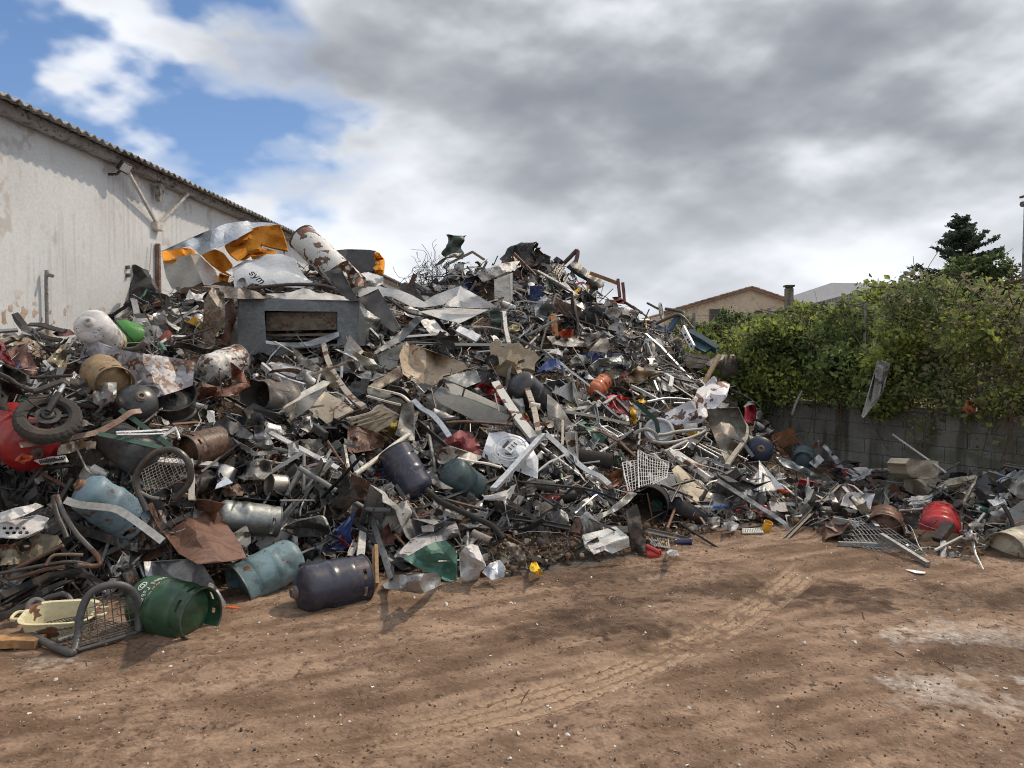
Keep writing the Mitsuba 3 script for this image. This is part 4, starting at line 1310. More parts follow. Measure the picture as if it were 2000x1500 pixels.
t.part('spokes', xf(join([tube([[0, 0, 0], [math.cos(a) * .12, math.sin(a) * .12, 0]], .007, 5, curve=False) for a in np.arange(6) * np.pi / 3]), M), 'paint', (.36, .35, .32), .4)
t.done(False)

# ------------------------------------------------------------------ the upper left: panels, duct, plates
t = Thing('sandwich_panel', 'crumpled insulated panel with silver skin and orange foam leaning on the warehouse wall', 'insulated panel', lm='the orange foam panel')
FO = (.66, .27, .035)
Y0 = 11.2
t.part('silver_skin', sheet_poly(c1('313,491 338,482 400,453 440,437 482,431 546,437 522,447 500,446 470,462 440,478 420,485 392,499 372,479 345,486'), Y0 - .1, .05, 1.7, .10, .004, seed='sk', folds=7), 'metal', (.52, .55, .60), .12, 20)
t.part('white_skin', sheet_poly(c1('318,509 372,497 400,556 393,570 366,572 335,563 324,541'), Y0, -.1, -.25, .03, .006, seed='ws'), 'paint', (.56, .56, .55), .12)  # greyer than the other white skin: shade put into its colour
t.part('white_skin', sheet_poly(c1('372,497 387,496 439,545 431,556 399,557'), Y0 - .05, .9, .5, .04, .006, seed='ws2'), 'paint', (.68, .68, .68), .1)
for k, (q, o, lean) in enumerate([('444,486 470,463 491,447 546,439 561,489 520,479 480,464', .10, .2), ('438,480 480,461 510,474 506,486 470,493 462,506 445,491', -.02, .6), ('389,492 402,482 436,494 451,514 448,537 431,531 402,508', .02, .4),
                                ('315,491 340,484 379,489 373,499 320,509', .08, .9), ('462,492 500,486 538,490 540,497 512,492 480,500 464,503', .06, 1.0), ('430,535 448,540 444,556 428,556', -.02, .3)]):
    t.part('foam_core', sheet_poly(c1(q), Y0 + o, .1, lean, .07, .05, jag=.012, seed=f'fo{k}', folds=5, step=.045), 'matte', np.array(FO) * (.8 + .1 * (k % 4)), .12, 18)
t.done()
t = Thing('boiler_tank', 'tall white tank with peeling paint showing brown, tilted behind the galvanised duct', 'boiler', lm='the peeling white tank')
a, b = P(588, 462, 11.15), P(694, 562, 10.85)
M = frame((a + b) / 2, a - b)
L = np.linalg.norm(a - b)
v, f = lathe([(1e-4, L / 2 + .02), (.10, L / 2 + .018), (.19, L / 2), (.205, L / 2 - .02)] + [(.21, z) for z in np.linspace(L / 2 - .05, -L / 2, 14)] + [(1e-4, -L / 2)], 40)
v = v * (1 + .05 * (meshkit.noise(v * 5, 3)[:, None] - .5))
t.part('shell', xf((v, f[:, ::-1]), M), 'peel', (.60, .60, .585), .50, 50)
t.part('rim', xf(ring_mesh(.208, prof_round(.011, 8)), M @ frame([0, 0, L / 2 - .01], [0, 0, 1])), 'paint', (.10, .07, .055), .8)
t.part('torn_end', sheet_poly(cB('1440,520 1540,455 1600,430 1660,520 1760,630 1660,640 1590,560'), 10.5, .2, .6, .12, .004, seed='te', folds=6), 'peel', (.6, .59, .57), .85)
t.done()
t = Thing('dark_slab', 'dark grey slab with orange foam edge on the skyline right of the white tank', 'insulated panel')
t.part('slab', sheet_poly(c1('655,489 700,487 734,490 736,500 731,512 737,531 715,527 702,533 690,520 668,516'), 11.6, .1, .3, .03, .05, jag=.008, seed='ds'), 'paint', (.050, .052, .058), .2)
t.part('foam_core', sheet_poly(c1('733,491 741,494 746,503 750,511 746,521 747,533 740,529 735,534 730,522 734,511'), 11.52, .3, .3, .10, .04, jag=.02, seed='df', step=.035, folds=7), 'matte', FO, .1)
t.done()
S('white_sheet', 'crumpled white sheet heap right of the peeling tank', 'sheet metal', c1('690,548 703,534 720,531 749,541 749,553 735,560 700,560'), 11.0, .1, .8, 'paint', (.64, .64, .64), .25, .12, folds=7)
S('white_sheet', 'thin white sheet left of the scooter fairing', 'sheet metal', c1('441,531 490,501 496,513 472,531 458,541'), 10.9, .1, .8, 'paint', (.70, .70, .70), .1, .04)
t = Thing('scooter_fairing', 'white scooter fairing with black lettering and a headlight hollow', 'scooter fairing', lm='the white scooter fairing')
t.part('shell', sheet_poly(c1('456,551 459,530 480,514 520,497 550,496 576,505 587,530 607,550 590,562 530,560 492,553 480,561 458,561'), 10.4, -.1, .75, .05, .005, curl=.12, seed='fa', folds=3, step=.05), 'gloss', (.66, .67, .69), .15, 60)
t.part('wing', sheet_poly(c1('531,545 536,535 548,528 562,529 612,550 592,563 550,560'), 10.22, .1, .6, .03, .005, curl=.1, seed='fb', folds=2), 'gloss', (.68, .69, .70), .1, 60)
c = P(473, 554, 10.25)
lp_ = t.part('headlight', xf(lathe([(.082, .0), (.088, .012), (.080, .02), (.06, -.01), (.03, -.03), (1e-4, -.035)], 28), frame(c, unit([-.35, -.85, .3]))), 'metal', (.35, .36, .38), .2)
m = meshkit.text_mesh('sym', .085, .002, bold=True)
m.vertices[:, 0] += m.vertices[:, 1] * .25
d = unit(P(499, 544, 10.22) - P(483, 530, 10.22))
t.part('lettering', xf((np.array(m.vertices), np.array(m.faces)), frame(P(484.5, 533.5, 10.20), unit(np.cross(d, unit([.2, .3, 1]))), d)), 'paint', (.02, .02, .022), 0, 0)
t.done()
bar('steel_pipe', 'long dark brown pipe across the front of the white scooter fairing', 'pipe', cB('830,655 1000,635 1200,622 1400,632 1500,660'), (10.0, 9.9), ('round', .024), 'paint', (.07, .052, .045), .6)

t = Thing('duct_unit', 'big grey galvanised duct unit with a rectangular opening', 'duct unit', lm='the big galvanised duct unit')
YD = 8.85
GAL = (.105, .115, .125)
hole = cB('945,828 1515,835 1515,1085 1200,1110 962,1085')
t.part('front_panel', sheet_poly(cB('738,735 1690,748 1680,1090 1500,1100 1180,1125 1000,1200 742,1235'), YD, .02, .06, .012, .006, seed='du', holes=[hole], folds=2, step=.07), 'metal', np.array(GAL) * 1.75, .35, 20)
tr = straight(cB('738,735 1690,748'), (YD, YD)); bl = straight(cB('742,1235 1680,1095'), (YD, YD))
back = np.array([.05, .75, 0])
for q, nm in (((tr[0], tr[1], tr[1] + back, tr[0] + back), 'top_panel'), ((bl[0], bl[1], bl[1] + back, bl[0] + back), 'bottom_panel'), ((tr[1], bl[1], bl[1] + back, tr[1] + back), 'side_panel'), ((tr[0], bl[0], bl[0] + back, tr[0] + back), 'side_panel'),
              ((tr[0] + back, tr[1] + back, bl[1] + back, bl[0] + back), 'back_panel')):
    v, f = solidify(np.array(q), np.array([[0, 1, 2], [0, 2, 3]]), .005)
    t.part(nm, (v, f), 'metal', np.array(GAL) * 2, .4, 0)
t.part('inner_board', sheet_poly(cB('960,842 1512,838 1510,975 958,985'), YD + .16, 0, -.15, .006, .01, seed='ib', folds=1), 'paint', (.21, .18, .15), .8)
t.part('slat', bar_mesh(cB('955,1020 1515,1012'), (YD + .2, YD + .2), ('rect', .05, .03)), 'paint', (.16, .12, .09), .7, 0)
t.part('slat', bar_mesh(cB('955,1052 1515,1048'), (YD + .25, YD + .25), ('rect', .04, .02)), 'paint', (.12, .10, .08), .7, 0)
t.part('bent_lip', sheet_poly(cB('955,1060 1100,1078 1260,1075 1420,1020 1525,990 1532,1025 1430,1075 1290,1110 1180,1115 960,1085'), YD - .06, .1, .7, .03, .004, seed='bl'), 'metal', (.40, .41, .42), .3)
t.part('corner_flap', sheet_poly(cB('640,1130 735,870 742,1235'), YD + .08, -1.0, 0, .01, .004, seed='cf'), 'metal', (.36, .36, .36), .4)
t.done()
S('rusty_door', 'torn brown and grey door panel hanging at the left side of the duct unit', 'door panel', cB('470,900 480,740 540,640 630,690 640,880 600,980 560,1010 555,1105 455,1040'), 8.75, -.6, .1, 'paint', (.22, .19, .15), .75, .06, lm='the torn brown door panel')
S('rust_strip', 'dark red rusty strip beside the duct unit', 'sheet metal', cB('640,780 700,720 725,900 690,990 650,1100 590,1080 640,960'), 8.95, -.4, .2, 'paint', (.15, .065, .05), .9, .03)
S('crumpled_sheet', 'crumpled grey-brown sheet folded over the top of the duct unit', 'sheet metal', cB('450,640 560,625 800,655 1080,730 740,735 620,725 590,650'), 8.9, .1, 2.2, 'paint', (.22, .185, .16), .6, .09)
S('white_sheet', 'off-white sheet lying on top of the duct unit', 'sheet metal', cB('770,700 1130,740 1690,748 1500,700 1250,650 1130,690'), 9.2, .0, 3.0, 'paint', (.42, .41, .39), .3, .06)
S('steel_plate', 'dark steel plate with a light edge standing behind the duct unit', 'steel plate', cB('1412,525 1540,490 1672,745 1585,735'), 8.75, .2, .3, 'paint', (.055, .055, .058), .3, .02, .014)
S('steel_plate', 'wide dark grey plate leaning right of the duct unit', 'steel plate', cB('1675,730 1835,655 2010,965 1960,1000 1850,920'), 8.7, .3, .4, 'paint', (.072, .072, .074), .35, .02, .016, lm='the wide dark plate')
S('sheet_strip', 'bright bent galvanised strip between the duct unit and the dark plate', 'sheet metal', cB('1688,790 1760,830 1862,900 1815,985 1745,920'), 8.55, .1, .8, 'metal', (.50, .50, .49), .3, .06)
t = Thing('vehicle_bumper', 'long light grey plastic bumper with a curved end, high in the middle of the pile', 'bumper', lm='the long grey bumper')
LG = (.50, .50, .50)
t.part('upper_face', sheet_poly(cC('0,625 180,607 380,640 500,690 600,748 690,690 780,655 940,598 960,640 900,690 780,770 600,800 480,790 300,700 0,700'), 10.35, .05, .75, .04, .006, curl=.05, seed='vb', folds=3, step=.09), 'paint', LG, .25, 50)
t.part('end_face', sheet_poly(cC('930,600 1090,690 1270,790 1180,808 1000,798 790,790 800,760 900,690'), 10.15, .3, .4, .05, .006, curl=.1, seed='vc', folds=2, step=.07), 'paint', (.55, .55, .55), .2, 50)
t.part('lower_lip', sheet_poly(cC('560,838 800,800 1190,818 930,942 760,905'), 10.15, .1, 2.4, .02, .006, seed='vd', folds=2), 'paint', (.50, .495, .48), .3, 40)
t.done()
S('steel_strap', 'curved grey metal strap right of the wide dark plate', 'metal strap', cC('520,885 600,893 420,1090 215,1200 180,1180 340,1060'), 9.1, .1, .9, 'paint', (.20, .20, .21), .3, .03, .006)
bar('roof_rail', 'long black rubber strip under the grey bumper', 'rubber strip', cC('250,700 360,780 470,850 600,880'), (10.0, 9.7), ('rect', .06, .02), 'matte', (.03, .03, .03), .2)

# ------------------------------------------------------------------ the peak
S('angle_sheet', 'weathered grey folded sheet just below the green can on the peak', 'sheet metal', cC('670,440 760,360 860,300 950,300 910,345 820,340 760,400'), 12.2, .2, 1.4, 'paint', (.20, .195, .18), .5, .06)
bar('wood_batten', 'grey batten leaning on the peak under the green can', 'batten', cC('805,410 1045,290'), (12.4, 12.4), ('rect', .05, .035), 'wood', (.22, .19, .16), .4)
bar('wood_batten', 'short grey batten running down from the peak to the right', 'batten', cC('1045,290 1150,360'), (12.4, 12.3), ('rect', .05, .035), 'wood', (.20, .17, .14), .4)
S('torn_board', 'torn off-white panel with brown edge hanging from the peak', 'panel', cC('1080,490 1300,400 1480,372 1415,450 1330,480 1240,530 1150,565'), 11.9, .2, .9, 'paint', (.50, .48, .45), .5, .09, jag=.01, lm='the torn off-white panel on the peak')
t = Thing('cabinet_door', 'white cabinet door hanging below the peak', 'cabinet door', lm='the white cabinet door')
t.part('panel', sheet_poly(cC('1240,545 1385,490 1400,745 1252,742'), 11.5, .15, .1, .012, .02, seed='cd'), 'paint', (.60, .585, .54), .4)
t.part('edge', sheet_poly(cC('1388,490 1412,480 1410,735 1400,745'), 11.5, .8, 0, .0, .01, seed='ce', folds=0), 'paint', (.66, .66, .64), .2)
t.part('bottom_edge', bar_mesh(cC('1252,735 1398,748'), (11.45, 11.45), ('rect', .03, .04)), 'paint', (.55, .45, .33), .4, 0)
t.done()
S('foil_bag', 'crumpled silver foil bag on the peak slope', 'foil bag', cC('1710,680 1805,800 1695,925 1620,872 1612,780'), 10.7, .1, .5, 'metal', (.60, .62, .64), .08, .14, folds=9, smooth=12, lm='the silver foil bag')
bar('wood_plank', 'short orange-brown plank under the silver foil bag', 'plank', cC('1785,880 1805,1070'), (10.6, 10.3), ('rect', .085, .03), 'wood', (.36, .16, .06), .2)
S('plastic_scrap', 'torn orange-red plastic sheet beside the orange-brown plank', 'plastic sheet', cC('1830,1030 1880,1000 1968,998 1968,1070 1860,1075'), 10.25, .1, .6, 'matte', (.46, .10, .05), .2, .06)
S('cream_scrap', 'crumpled cream plastic piece below the cabinet door', 'plastic sheet', cC('1370,985 1420,950 1480,955 1470,1010 1400,1030'), 10.1, .1, .6, 'matte', (.56, .50, .34), .2, .08)
S('white_box', 'flat white plastic box lid in the middle of the pile below the grey bumper', 'box lid', cC('890,1010 930,965 1120,1052 1075,1110'), 9.5, .2, .8, 'paint', (.70, .70, .74), .1, .01, .03, lm='the flat white box lid')
S('steel_profile', 'dark green steel sheet standing left of the chipped white post', 'sheet metal', cC('1205,830 1290,790 1310,960 1270,1080 1235,1070'), 10.2, .2, .3, 'paint', (.035, .060, .050), .3, .03)
bar('chipped_post', 'thin chipped white post standing below the cabinet door', 'post', cC('1335,842 1350,1000 1380,1130'), (10.3, 9.6), ('rect', .05, .04), 'peel', (.55, .54, .52), .45, lm='the chipped white post')
bar('steel_profile', 'long flat dark steel profile across the upper middle of the pile', 'steel profile', cC('880,1143 1490,1150'), (8.9, 9.1), ('L', .07, .05, .006), 'paint', (.075, .085, .08), .4, 0.5, lm='the flat dark profile')
t = Thing('wire_rack', 'grey wire rack lying on the right of the peak', 'wire rack')
t.part('wires', lattice([P(*q, y) for q, y in zip(cC('1700,420 1880,400 1920,560 1740,580'), (12.7, 12.7, 12.3, 12.3))], 16, 9, .006, .05, 'rack', .1), 'metal', (.34, .33, .31), .5)
t.done(False)
t = Thing('dead_bramble', 'leafless brown bramble tangle on the skyline left of the peak', 'bramble')
t.mesh(tangle(P(838, 556, 12.5), np.array([.24, .22, .40]), 150, .0035, 'bramble'), 'wood', (.085, .065, .055), .2)
t.done(False)
bar('wood_post', 'dark weathered post sticking out left of the peak', 'post', cC('455,640 520,495'), (11.8, 11.8), ('rect', .07, .06), 'wood', (.10, .07, .055), .4)
t = Thing('bent_red_tube', 'bent dark red tube sticking up from the ridge', 'bent tube')
t.mesh(tube(straight(cD('20,325 120,235 205,148 218,138 226,150 222,190 208,245'), (12.9, 12.7)), .036, 10), 'paint', (.10, .045, .045), .5)
t.done(False)
S('black_hood', 'big curved black sheet on the ridge under the bent red tube', 'sheet metal', cD('120,290 190,228 260,270 335,340 440,405 472,460 430,482 350,440 230,375'), 12.5, .1, .5, 'paint', (.020, .020, .022), .12, .04, .006, curl=.08, lm='the curved black sheet on the ridge')
bar('wood_beam', 'brown timber sticking out to the right from the ridge', 'timber', cD('345,345 480,395 600,440'), (12.4, 12.2), ('rect', .08, .06), 'wood', (.25, .14, .07), .3)
for k, (q, lab) in enumerate([('595,400 602,480 612,560', 'thin dark red post at the end of the brown timber'), ('638,432 648,520 655,625', 'thin dark red post on the ridge, right of the timber end')]):
    bar('red_post', lab, 'post', cD(q), (12.1, 12.0), ('rect', .045, .045), 'paint', (.13, .035, .035), .5)
S('red_sheet', 'crumpled dark red sheet at the foot of the red posts', 'sheet metal', cD('540,565 620,558 640,590 655,630 590,620'), 12.0, .1, .7, 'paint', (.16, .03, .035), .4, .10)
bar('red_bar', 'dark red bar running down the ridge from the red posts', 'bar', cD('635,595 720,650 815,710'), (12.0, 11.8), ('rect', .04, .04), 'paint', (.12, .035, .035), .5)
bar('steel_bar', 'dark steel bar jutting out left of the small spoked wheel', 'bar', cD('865,618 965,672'), (11.9, 11.8), ('rect', .06, .03), 'paint', (.075, .075, .075), .4)
for q, lab in [('1030,670 1100,682 1185,702 1198,740 1204,845', 'green bent tube frame standing on the right ridge'), ('855,855 960,800 1080,745 1150,725 1210,765 1280,850', 'rusty bent tube arching over the right ridge')]:
    bar('bent_tube', lab, 'bent tube', cD(q), (11.6, 11.2), ('round', .024), 'paint', (.07, .085, .075) if 'green' in lab else (.10, .08, .06), .5)
bar('blue_bar', 'short blue bar leaning on the right ridge', 'bar', cD('1050,895 1142,742'), (11.3, 11.4), ('rect', .09, .05), 'paint', (.04, .085, .14), .3)
S('blue_grey_sheet', 'blue-grey ribbed sheet on the right ridge', 'sheet metal', cD('945,820 1060,850 1050,905 960,890'), 11.2, .2, .6, 'paint', (.13, .16, .23), .3, .03)
t = Thing('white_strip', 'white plastic strip with dark holes beside the blue beam', 'plastic strip', lm='the white strip with holes')
a = straight(cD('1190,848 1285,1030'), (11.0, 10.6))
t.part('strip', sweep(a, prof_rect(.10, .03), roll=1.45), 'paint', (.74, .74, .76), .05, 0)
for u in (.36, .60, .72, .98):
    q = a[0] + (a[1] - a[0]) * min(u, .93)
    t.part('hole', xf(box(.032, .045, .004), frame(q + [-.012, -.019, .004], [0, -1, .1], unit(a[1] - a[0]))), 'matte', (.03, .03, .03), 0, 0)
t.done()
bar('blue_beam', 'long teal-blue steel beam on the right slope beside the bushes', 'steel beam', cD('1245,890 1370,960 1505,1045'), (11.0, 10.7), ('U', .11, .08, .012), 'paint', (.022, .060, .080), .35, 2.2, lm='the teal-blue beam')
bar('blue_beam', 'short teal-blue beam end under the long one', 'steel beam', cD('1265,980 1420,1060'), (10.9, 10.7), ('rect', .14, .04), 'paint', (.030, .075, .10), .3, .4)
S('blue_plate', 'small blue plate standing behind the teal-blue beam', 'plate', cD('1345,945 1365,905 1390,915 1375,965'), 10.9, .1, .1, 'paint', (.05, .085, .19), .2, .01)
S('brown_board', 'big dark brown board leaning at the right edge of the scrap against the bushes', 'board', cD('1400,1180 1500,1090 1660,1088 1712,1172 1690,1250 1580,1310 1520,1230'), 10.45, .3, .3, 'paint', (.048, .038, .035), .4, .05, .012, lm='the dark brown board')
bar('wood_pole', 'long tan wooden pole leaning against the dark brown board', 'wooden pole', cD('1522,1098 1450,1230 1380,1365'), (10.2, 9.9), ('round', .035), 'wood', (.30, .225, .15), .3, lm='the tan wooden pole')
t = Thing('plank_box', 'weathered grey plank box behind the wooden pole', 'plank box')
for k, q in enumerate(['1215,1062 1440,1112 1430,1140 1212,1095', '1212,1100 1430,1145 1408,1178 1215,1150', '1216,1155 1405,1183 1385,1215 1232,1212']):
    t.part('plank', sheet_poly(cD(q), 10.5 - .03 * k, .1, .3, .01, .025, seed=f'pb{k}', folds=1), 'wood', (.20, .175, .14), .5)
t.done()
t = Thing('blue_banner', 'folded navy blue sheet with faint white lettering', 'banner', lm='the navy blue sheet')
t.part('sheet', sheet_poly(c1('1126,689 1213,690 1217,697 1200,706 1162,716 1150,709 1128,702'), 10.2, .05, .6, .03, .004, seed='bb', folds=2), 'paint', (.020, .030, .105), .15)
m = worn_print(13, .050, 'bp', (4, 9)); m.vertices[:, 0] *= .55
d = unit(P(1190, 694, 10.05) - P(1150, 694, 10.05))
t.part('lettering', xf((np.array(m.vertices), np.array(m.faces)), frame(P(1149, 695.5, 9.98), [0, -1, .5], d)), 'paint', (.11, .13, .22), .5, 0)
t.part('stripe', bar_mesh(c1('1177,696.5 1192,698'), (9.98, 9.98), ('rect', .012, .004)), 'paint', (.45, .47, .52), .2, 0)
t.done()
S('crumpled_sheet', 'crumpled silver sheet below the navy blue sheet', 'sheet metal', cD('340,1190 420,1130 620,1100 712,1180 600,1300 540,1322 400,1262'), 9.95, .1, 1.0, 'metal', (.47, .50, .50), .2, .11, folds=9, smooth=16, lm='the crumpled silver sheet')
S('crumpled_sheet', 'crumpled pale sheet left of the silver one', 'sheet metal', cD('200,1222 300,1228 350,1290 400,1322 300,1312'), 9.75, .1, .9, 'paint', (.55, .55, .55), .4, .10, folds=7)
S('tan_sheet', 'bent tan sheets with torn edges right of the crumpled silver sheet', 'sheet', cD('600,1350 700,1265 785,1190 868,1240 1012,1240 872,1292 862,1350 700,1346'), 9.6, .2, .9, 'matte', (.44, .34, .23), .35, .13, .006, folds=6, lm='the bent tan sheets')
S('red_disc', 'dark red round lid inside the tan sheets', 'lid', cD('605,1310 640,1255 690,1250 700,1280 660,1310'), 9.75, .1, .3, 'gloss', (.22, .02, .03), .1, .01)
S('grey_sheet', 'wide torn off-white sheet on the right slope above the navy blue sheet', 'sheet metal', cD('0,992 100,955 200,930 380,898 445,905 400,950 330,1012 150,1012'), 10.3, .1, 1.2, 'paint', (.40, .39, .37), .45, .10, folds=6, jag=.01)
S('concrete_lump', 'broken pale block at the end of the torn off-white sheet', 'broken block', cD('430,945 500,938 522,1010 480,1072 330,1052'), 10.15, .3, .7, 'matte', (.46, .43, .37), .4, .05, .09)
S('crushed_cover', 'crushed grey-green round cover left of the navy blue sheet', 'cover', cD('150,1150 220,1082 300,1098 342,1168 200,1192'), 9.95, .1, .7, 'paint', (.19, .21, .19), .4, .06, curl=.08)
S('red_plastic', 'torn red-orange plastic strip below the small orange bottle', 'plastic strip', cI('590,600 660,580 790,610 800,640 700,632 620,622'), -.20, .1, .7, 'gloss', (.60, .045, .035), .1, .06)

# ------------------------------------------------------------------ the right slope
t = Thing('torn_bonnet', 'torn white painted car panel with brown peeling patches on the right slope', 'car panel', lm='the torn white bonnet')
t.part('panel', sheet_poly(cI('1060,770 1200,690 1360,612 1392,530 1450,500 1530,418 1672,490 1642,600 1500,740 1430,822 1280,872 1150,822'), -.30, .25, .75, .12, .004, seed='tbn', folds=6, step=.07), 'peel', (.64, .64, .68), .48, 22)
t.part('folded_edge', sheet_poly(cI('1390,540 1450,505 1530,420 1545,470 1470,560 1400,620'), -.42, .3, .6, .06, .004, seed='tbe', folds=3), 'peel', (.66, .66, .68), .5)
t.done()
t = Thing('crushed_bin', 'crushed olive-grey metal bin with folded rim at the right end of the slope', 'metal bin', lm='the crushed grey bin')
t.part('side', sheet_poly(cI('1470,705 1740,690 1812,850 1800,972 1720,1100 1650,1205 1560,1010 1500,862'), -.20, .2, .5, .10, .005, seed='cbn', folds=5), 'paint', (.125, .118, .10), .6)
t.part('rim', bar_mesh(cI('1722,700 1760,790 1810,868 1802,968 1720,1085 1645,1195'), (-.32, -.32), ('rect', .05, .03)), 'paint', (.30, .27, .22), .5, 30)
t.part('rib', bar_mesh(cI('1480,760 1600,730 1740,700'), (-.30, -.30), ('round', .016)), 'paint', (.22, .20, .17), .5)
t.done()
S('red_bag', 'crimson cloth bag at the right shoulder of the pile', 'bag', cI('1800,690 1840,672 1892,670 1902,755 1862,832 1795,805'), -.25, .1, .4, 'matte', (.30, .025, .045), .1, .08, lm='the crimson bag')
S('white_sheet', 'small white folded sheet behind the crimson bag', 'sheet', cI('1788,685 1830,640 1872,638 1882,668 1820,705'), -.22, .2, .6, 'paint', (.66, .66, .67), .1, .05)
S('plastic_bag', 'clear whitish plastic bag right of the crimson bag', 'plastic bag', cI('1890,725 1930,715 1955,745 1940,792 1900,795'), -.22, .1, .5, 'gloss', (.52, .53, .54), .05, .10, folds=8)
t = Thing('worn_beam', 'worn white hollow beam lying across the lower right slope', 'beam', lm='the worn white beam')
t.part('face', sheet_poly(cI('1140,1062 1225,1068 1400,1180 1552,1286 1490,1312 1340,1220 1190,1122'), -.24, .6, .9, .01, .05, seed='wb', folds=1), 'peel', (.55, .54, .52), .40)
t.part('edge', bar_mesh(cI('1145,1066 1335,1196 1490,1310'), (-.27, -.27), ('rect', .03, .05)), 'peel', (.6, .59, .57), .4, 0)
t.done()
for k, (q, lab) in enumerate([('1340,1000 1570,1130', 'thin silver rod above the worn white beam'), ('1385,1000 1600,1112', 'thin silver rod beside the first, above the worn white beam'), ('1460,1015 1640,1088', 'short silver rod left of the crushed bin'), ('1735,1105 1825,1150', 'short white rod below the crushed bin')]):
    bar('silver_rod', lab, 'rod', cI(q), -.25, ('rect', .022, .012), 'metal', (.66, .66, .66), .15)
S('cream_sheet', 'large cream sheet of bent plastic right of the white wire basket', 'plastic sheet', cM('1108,272 1160,228 1300,350 1400,440 1497,512 1480,562 1250,572 1180,452'), -.22, .25, .8, 'matte', (.50, .44, .34), .35, .06, .008, lm='the large cream sheet')
t = Thing('wire_basket', 'white wire shopping basket crushed out of shape at the lower right of the pile', 'wire basket', lm='the white wire basket')
A = [at(*q, -o) for q, o in zip(cI('735,1175 868,1150 880,1412 785,1420'), (.30, .40, .45, .32))]
B_ = [at(*q, -o) for q, o in zip(cI('868,1072 1140,1168 1120,1300 885,1420'), (.44, .32, .30, .46))]
for k, (c, nu, nv) in enumerate(((A, 5, 13), (B_, 13, 10))):
    t.part('wires', lattice(c, nu, nv, .0030, .06, f'bk{k}', .07), 'paint', (.60, .60, .60), .25)
    t.part('edge_wire', tube(np.array(c + [c[0]]), .0055, 6, curve=False), 'paint', (.62, .62, .62), .2)
t.done()
S('rusty_disc', 'rust-brown round plate under the white wire basket', 'round plate', cI('540,1372 600,1290 660,1248 730,1238 738,1300 690,1372 610,1405'), -.12, .1, .4, 'paint', (.19, .072, .032), .95, .03)
t = Thing('metal_bracket', 'dirty white upright metal plate in the middle right of the pile', 'metal plate')
t.part('plate', sheet_poly(cI('235,915 322,895 348,1190 292,1205 262,1060'), -.26, .4, .25, .03, .006, seed='mb'), 'peel', (.60, .59, .57), .35)
t.part('side', sheet_poly(cI('322,895 345,905 362,1180 348,1190'), -.24, 1.2, .2, .01, .005, seed='mb2', folds=0), 'paint', (.25, .25, .25), .4)
t.done()
bar('flat_bar', 'long bent silver flat bar running down to the right from the crossed beams', 'flat bar', cI('70,925 150,990 330,1160 440,1245 540,1290 625,1362'), -.30, ('rect', .052, .010), 'metal', (.52, .52, .51), .3, .6, lm='the bent silver flat bar')
bar('long_bar', 'long straight beige-grey bar right of the black pressure tank', 'bar', cI('225,725 500,770 790,832'), -.26, ('rect', .055, .03), 'paint', (.42, .40, .36), .35)
t = Thing('half_pipe', 'green half pipe of bent plastic on the right slope', 'half pipe', lm='the green half pipe')
t.part('outer', sheet_poly(cI('350,822 405,812 500,870 592,942 575,1002 500,990 430,890'), -.24, .3, .9, .03, .006, curl=.12, seed='hp', folds=2), 'paint', (.055, .16, .125), .3, 50)
t.part('rim', bar_mesh(cI('352,835 470,885 660,965'), -.30, ('rect', .02, .012)), 'paint', (.36, .38, .35), .4, 0)
t.done()
t = Thing('louvre_strip', 'white louvred strip with dark slots on the right slope', 'louvre')
a = [at(*q, -.26) for q in cI('545,862 602,855 748,935 690,958')]
v, f = solidify(np.array(a), np.array([[0, 1, 2], [0, 2, 3]]), .012)
t.part('panel', (v, f), 'paint', (.62, .62, .62), .2, 0)
for u in (.32, .55, .78):
    p0, p1 = a[0] + (a[1] - a[0]) * u, a[3] + (a[2] - a[3]) * u
    n = unit(np.cross(a[1] - a[0], a[3] - a[0])); n = n if n[1] < 0 else -n
    t.part('slot', sweep(np.array([p0 + (p1 - p0) * .1 + n * .014, p0 + (p1 - p0) * .95 + n * .014]), prof_rect(.014, .006)), 'matte', (.03, .03, .035), 0, 0)
t.done()
S('rubber_flap', 'dark brown rubber mudflap above the white wire basket', 'rubber flap', cI('690,972 850,930 862,1040 762,1112 720,1082'), -.24, .1, .5, 'matte', (.050, .040, .035), .3, .05, .012)
S('grey_cover', 'dull grey curved metal cover below the black pressure tank', 'metal cover', cI('85,572 165,640 240,740 305,850 215,905 100,852 80,700'), -.20, .4, .6, 'paint', (.22, .21, .19), .4, .03, curl=.10, step=.06, smooth=50, lm='the dull grey curved cover')
S('white_scrap', 'pale torn plastic piece on the right of the dull grey cover', 'plastic piece', cI('165,652 290,695 200,712'), -.28, .1, .7, 'paint', (.6, .58, .57), .2, .04)
S('cream_scrap', 'dirty cream foam piece above the long beige-grey bar', 'foam piece', cI('250,640 320,615 352,650 330,700 262,698'), -.2, .1, .7, 'matte', (.46, .38, .23), .5, .06, .03)
S('crumpled_sheet', 'crumpled grey-white sheet right of the bent tan sheets', 'sheet metal', cI('1062,520 1092,422 1165,420 1242,540 1160,560 1100,545'), -.24, .1, .8, 'paint', (.48, .47, .45), .4, .10, folds=7)
bar('bent_square_tube', 'bent white square tube above the torn white bonnet', 'square tube', cI('1112,412 1166,442 1150,522'), -.36, ('rect', .05, .05), 'paint', (.58, .57, .54), .35, curve=False)
t = Thing('wire_rack', 'grey wire shelf under the tan wooden pole', 'wire rack')
t.part('wires', lattice([at(*q, -.2) for q in cI('1145,372 1250,400 1395,512 1200,470')], 12, 7, .004, .02, 'rk2', .05), 'metal', (.40, .40, .39), .4)
t.part('front_bar', tube(straight(cI('1190,455 1395,540'), (-.3, -.3)), .013, 8, curve=False), 'paint', (.55, .54, .5), .3)
t.done(False)
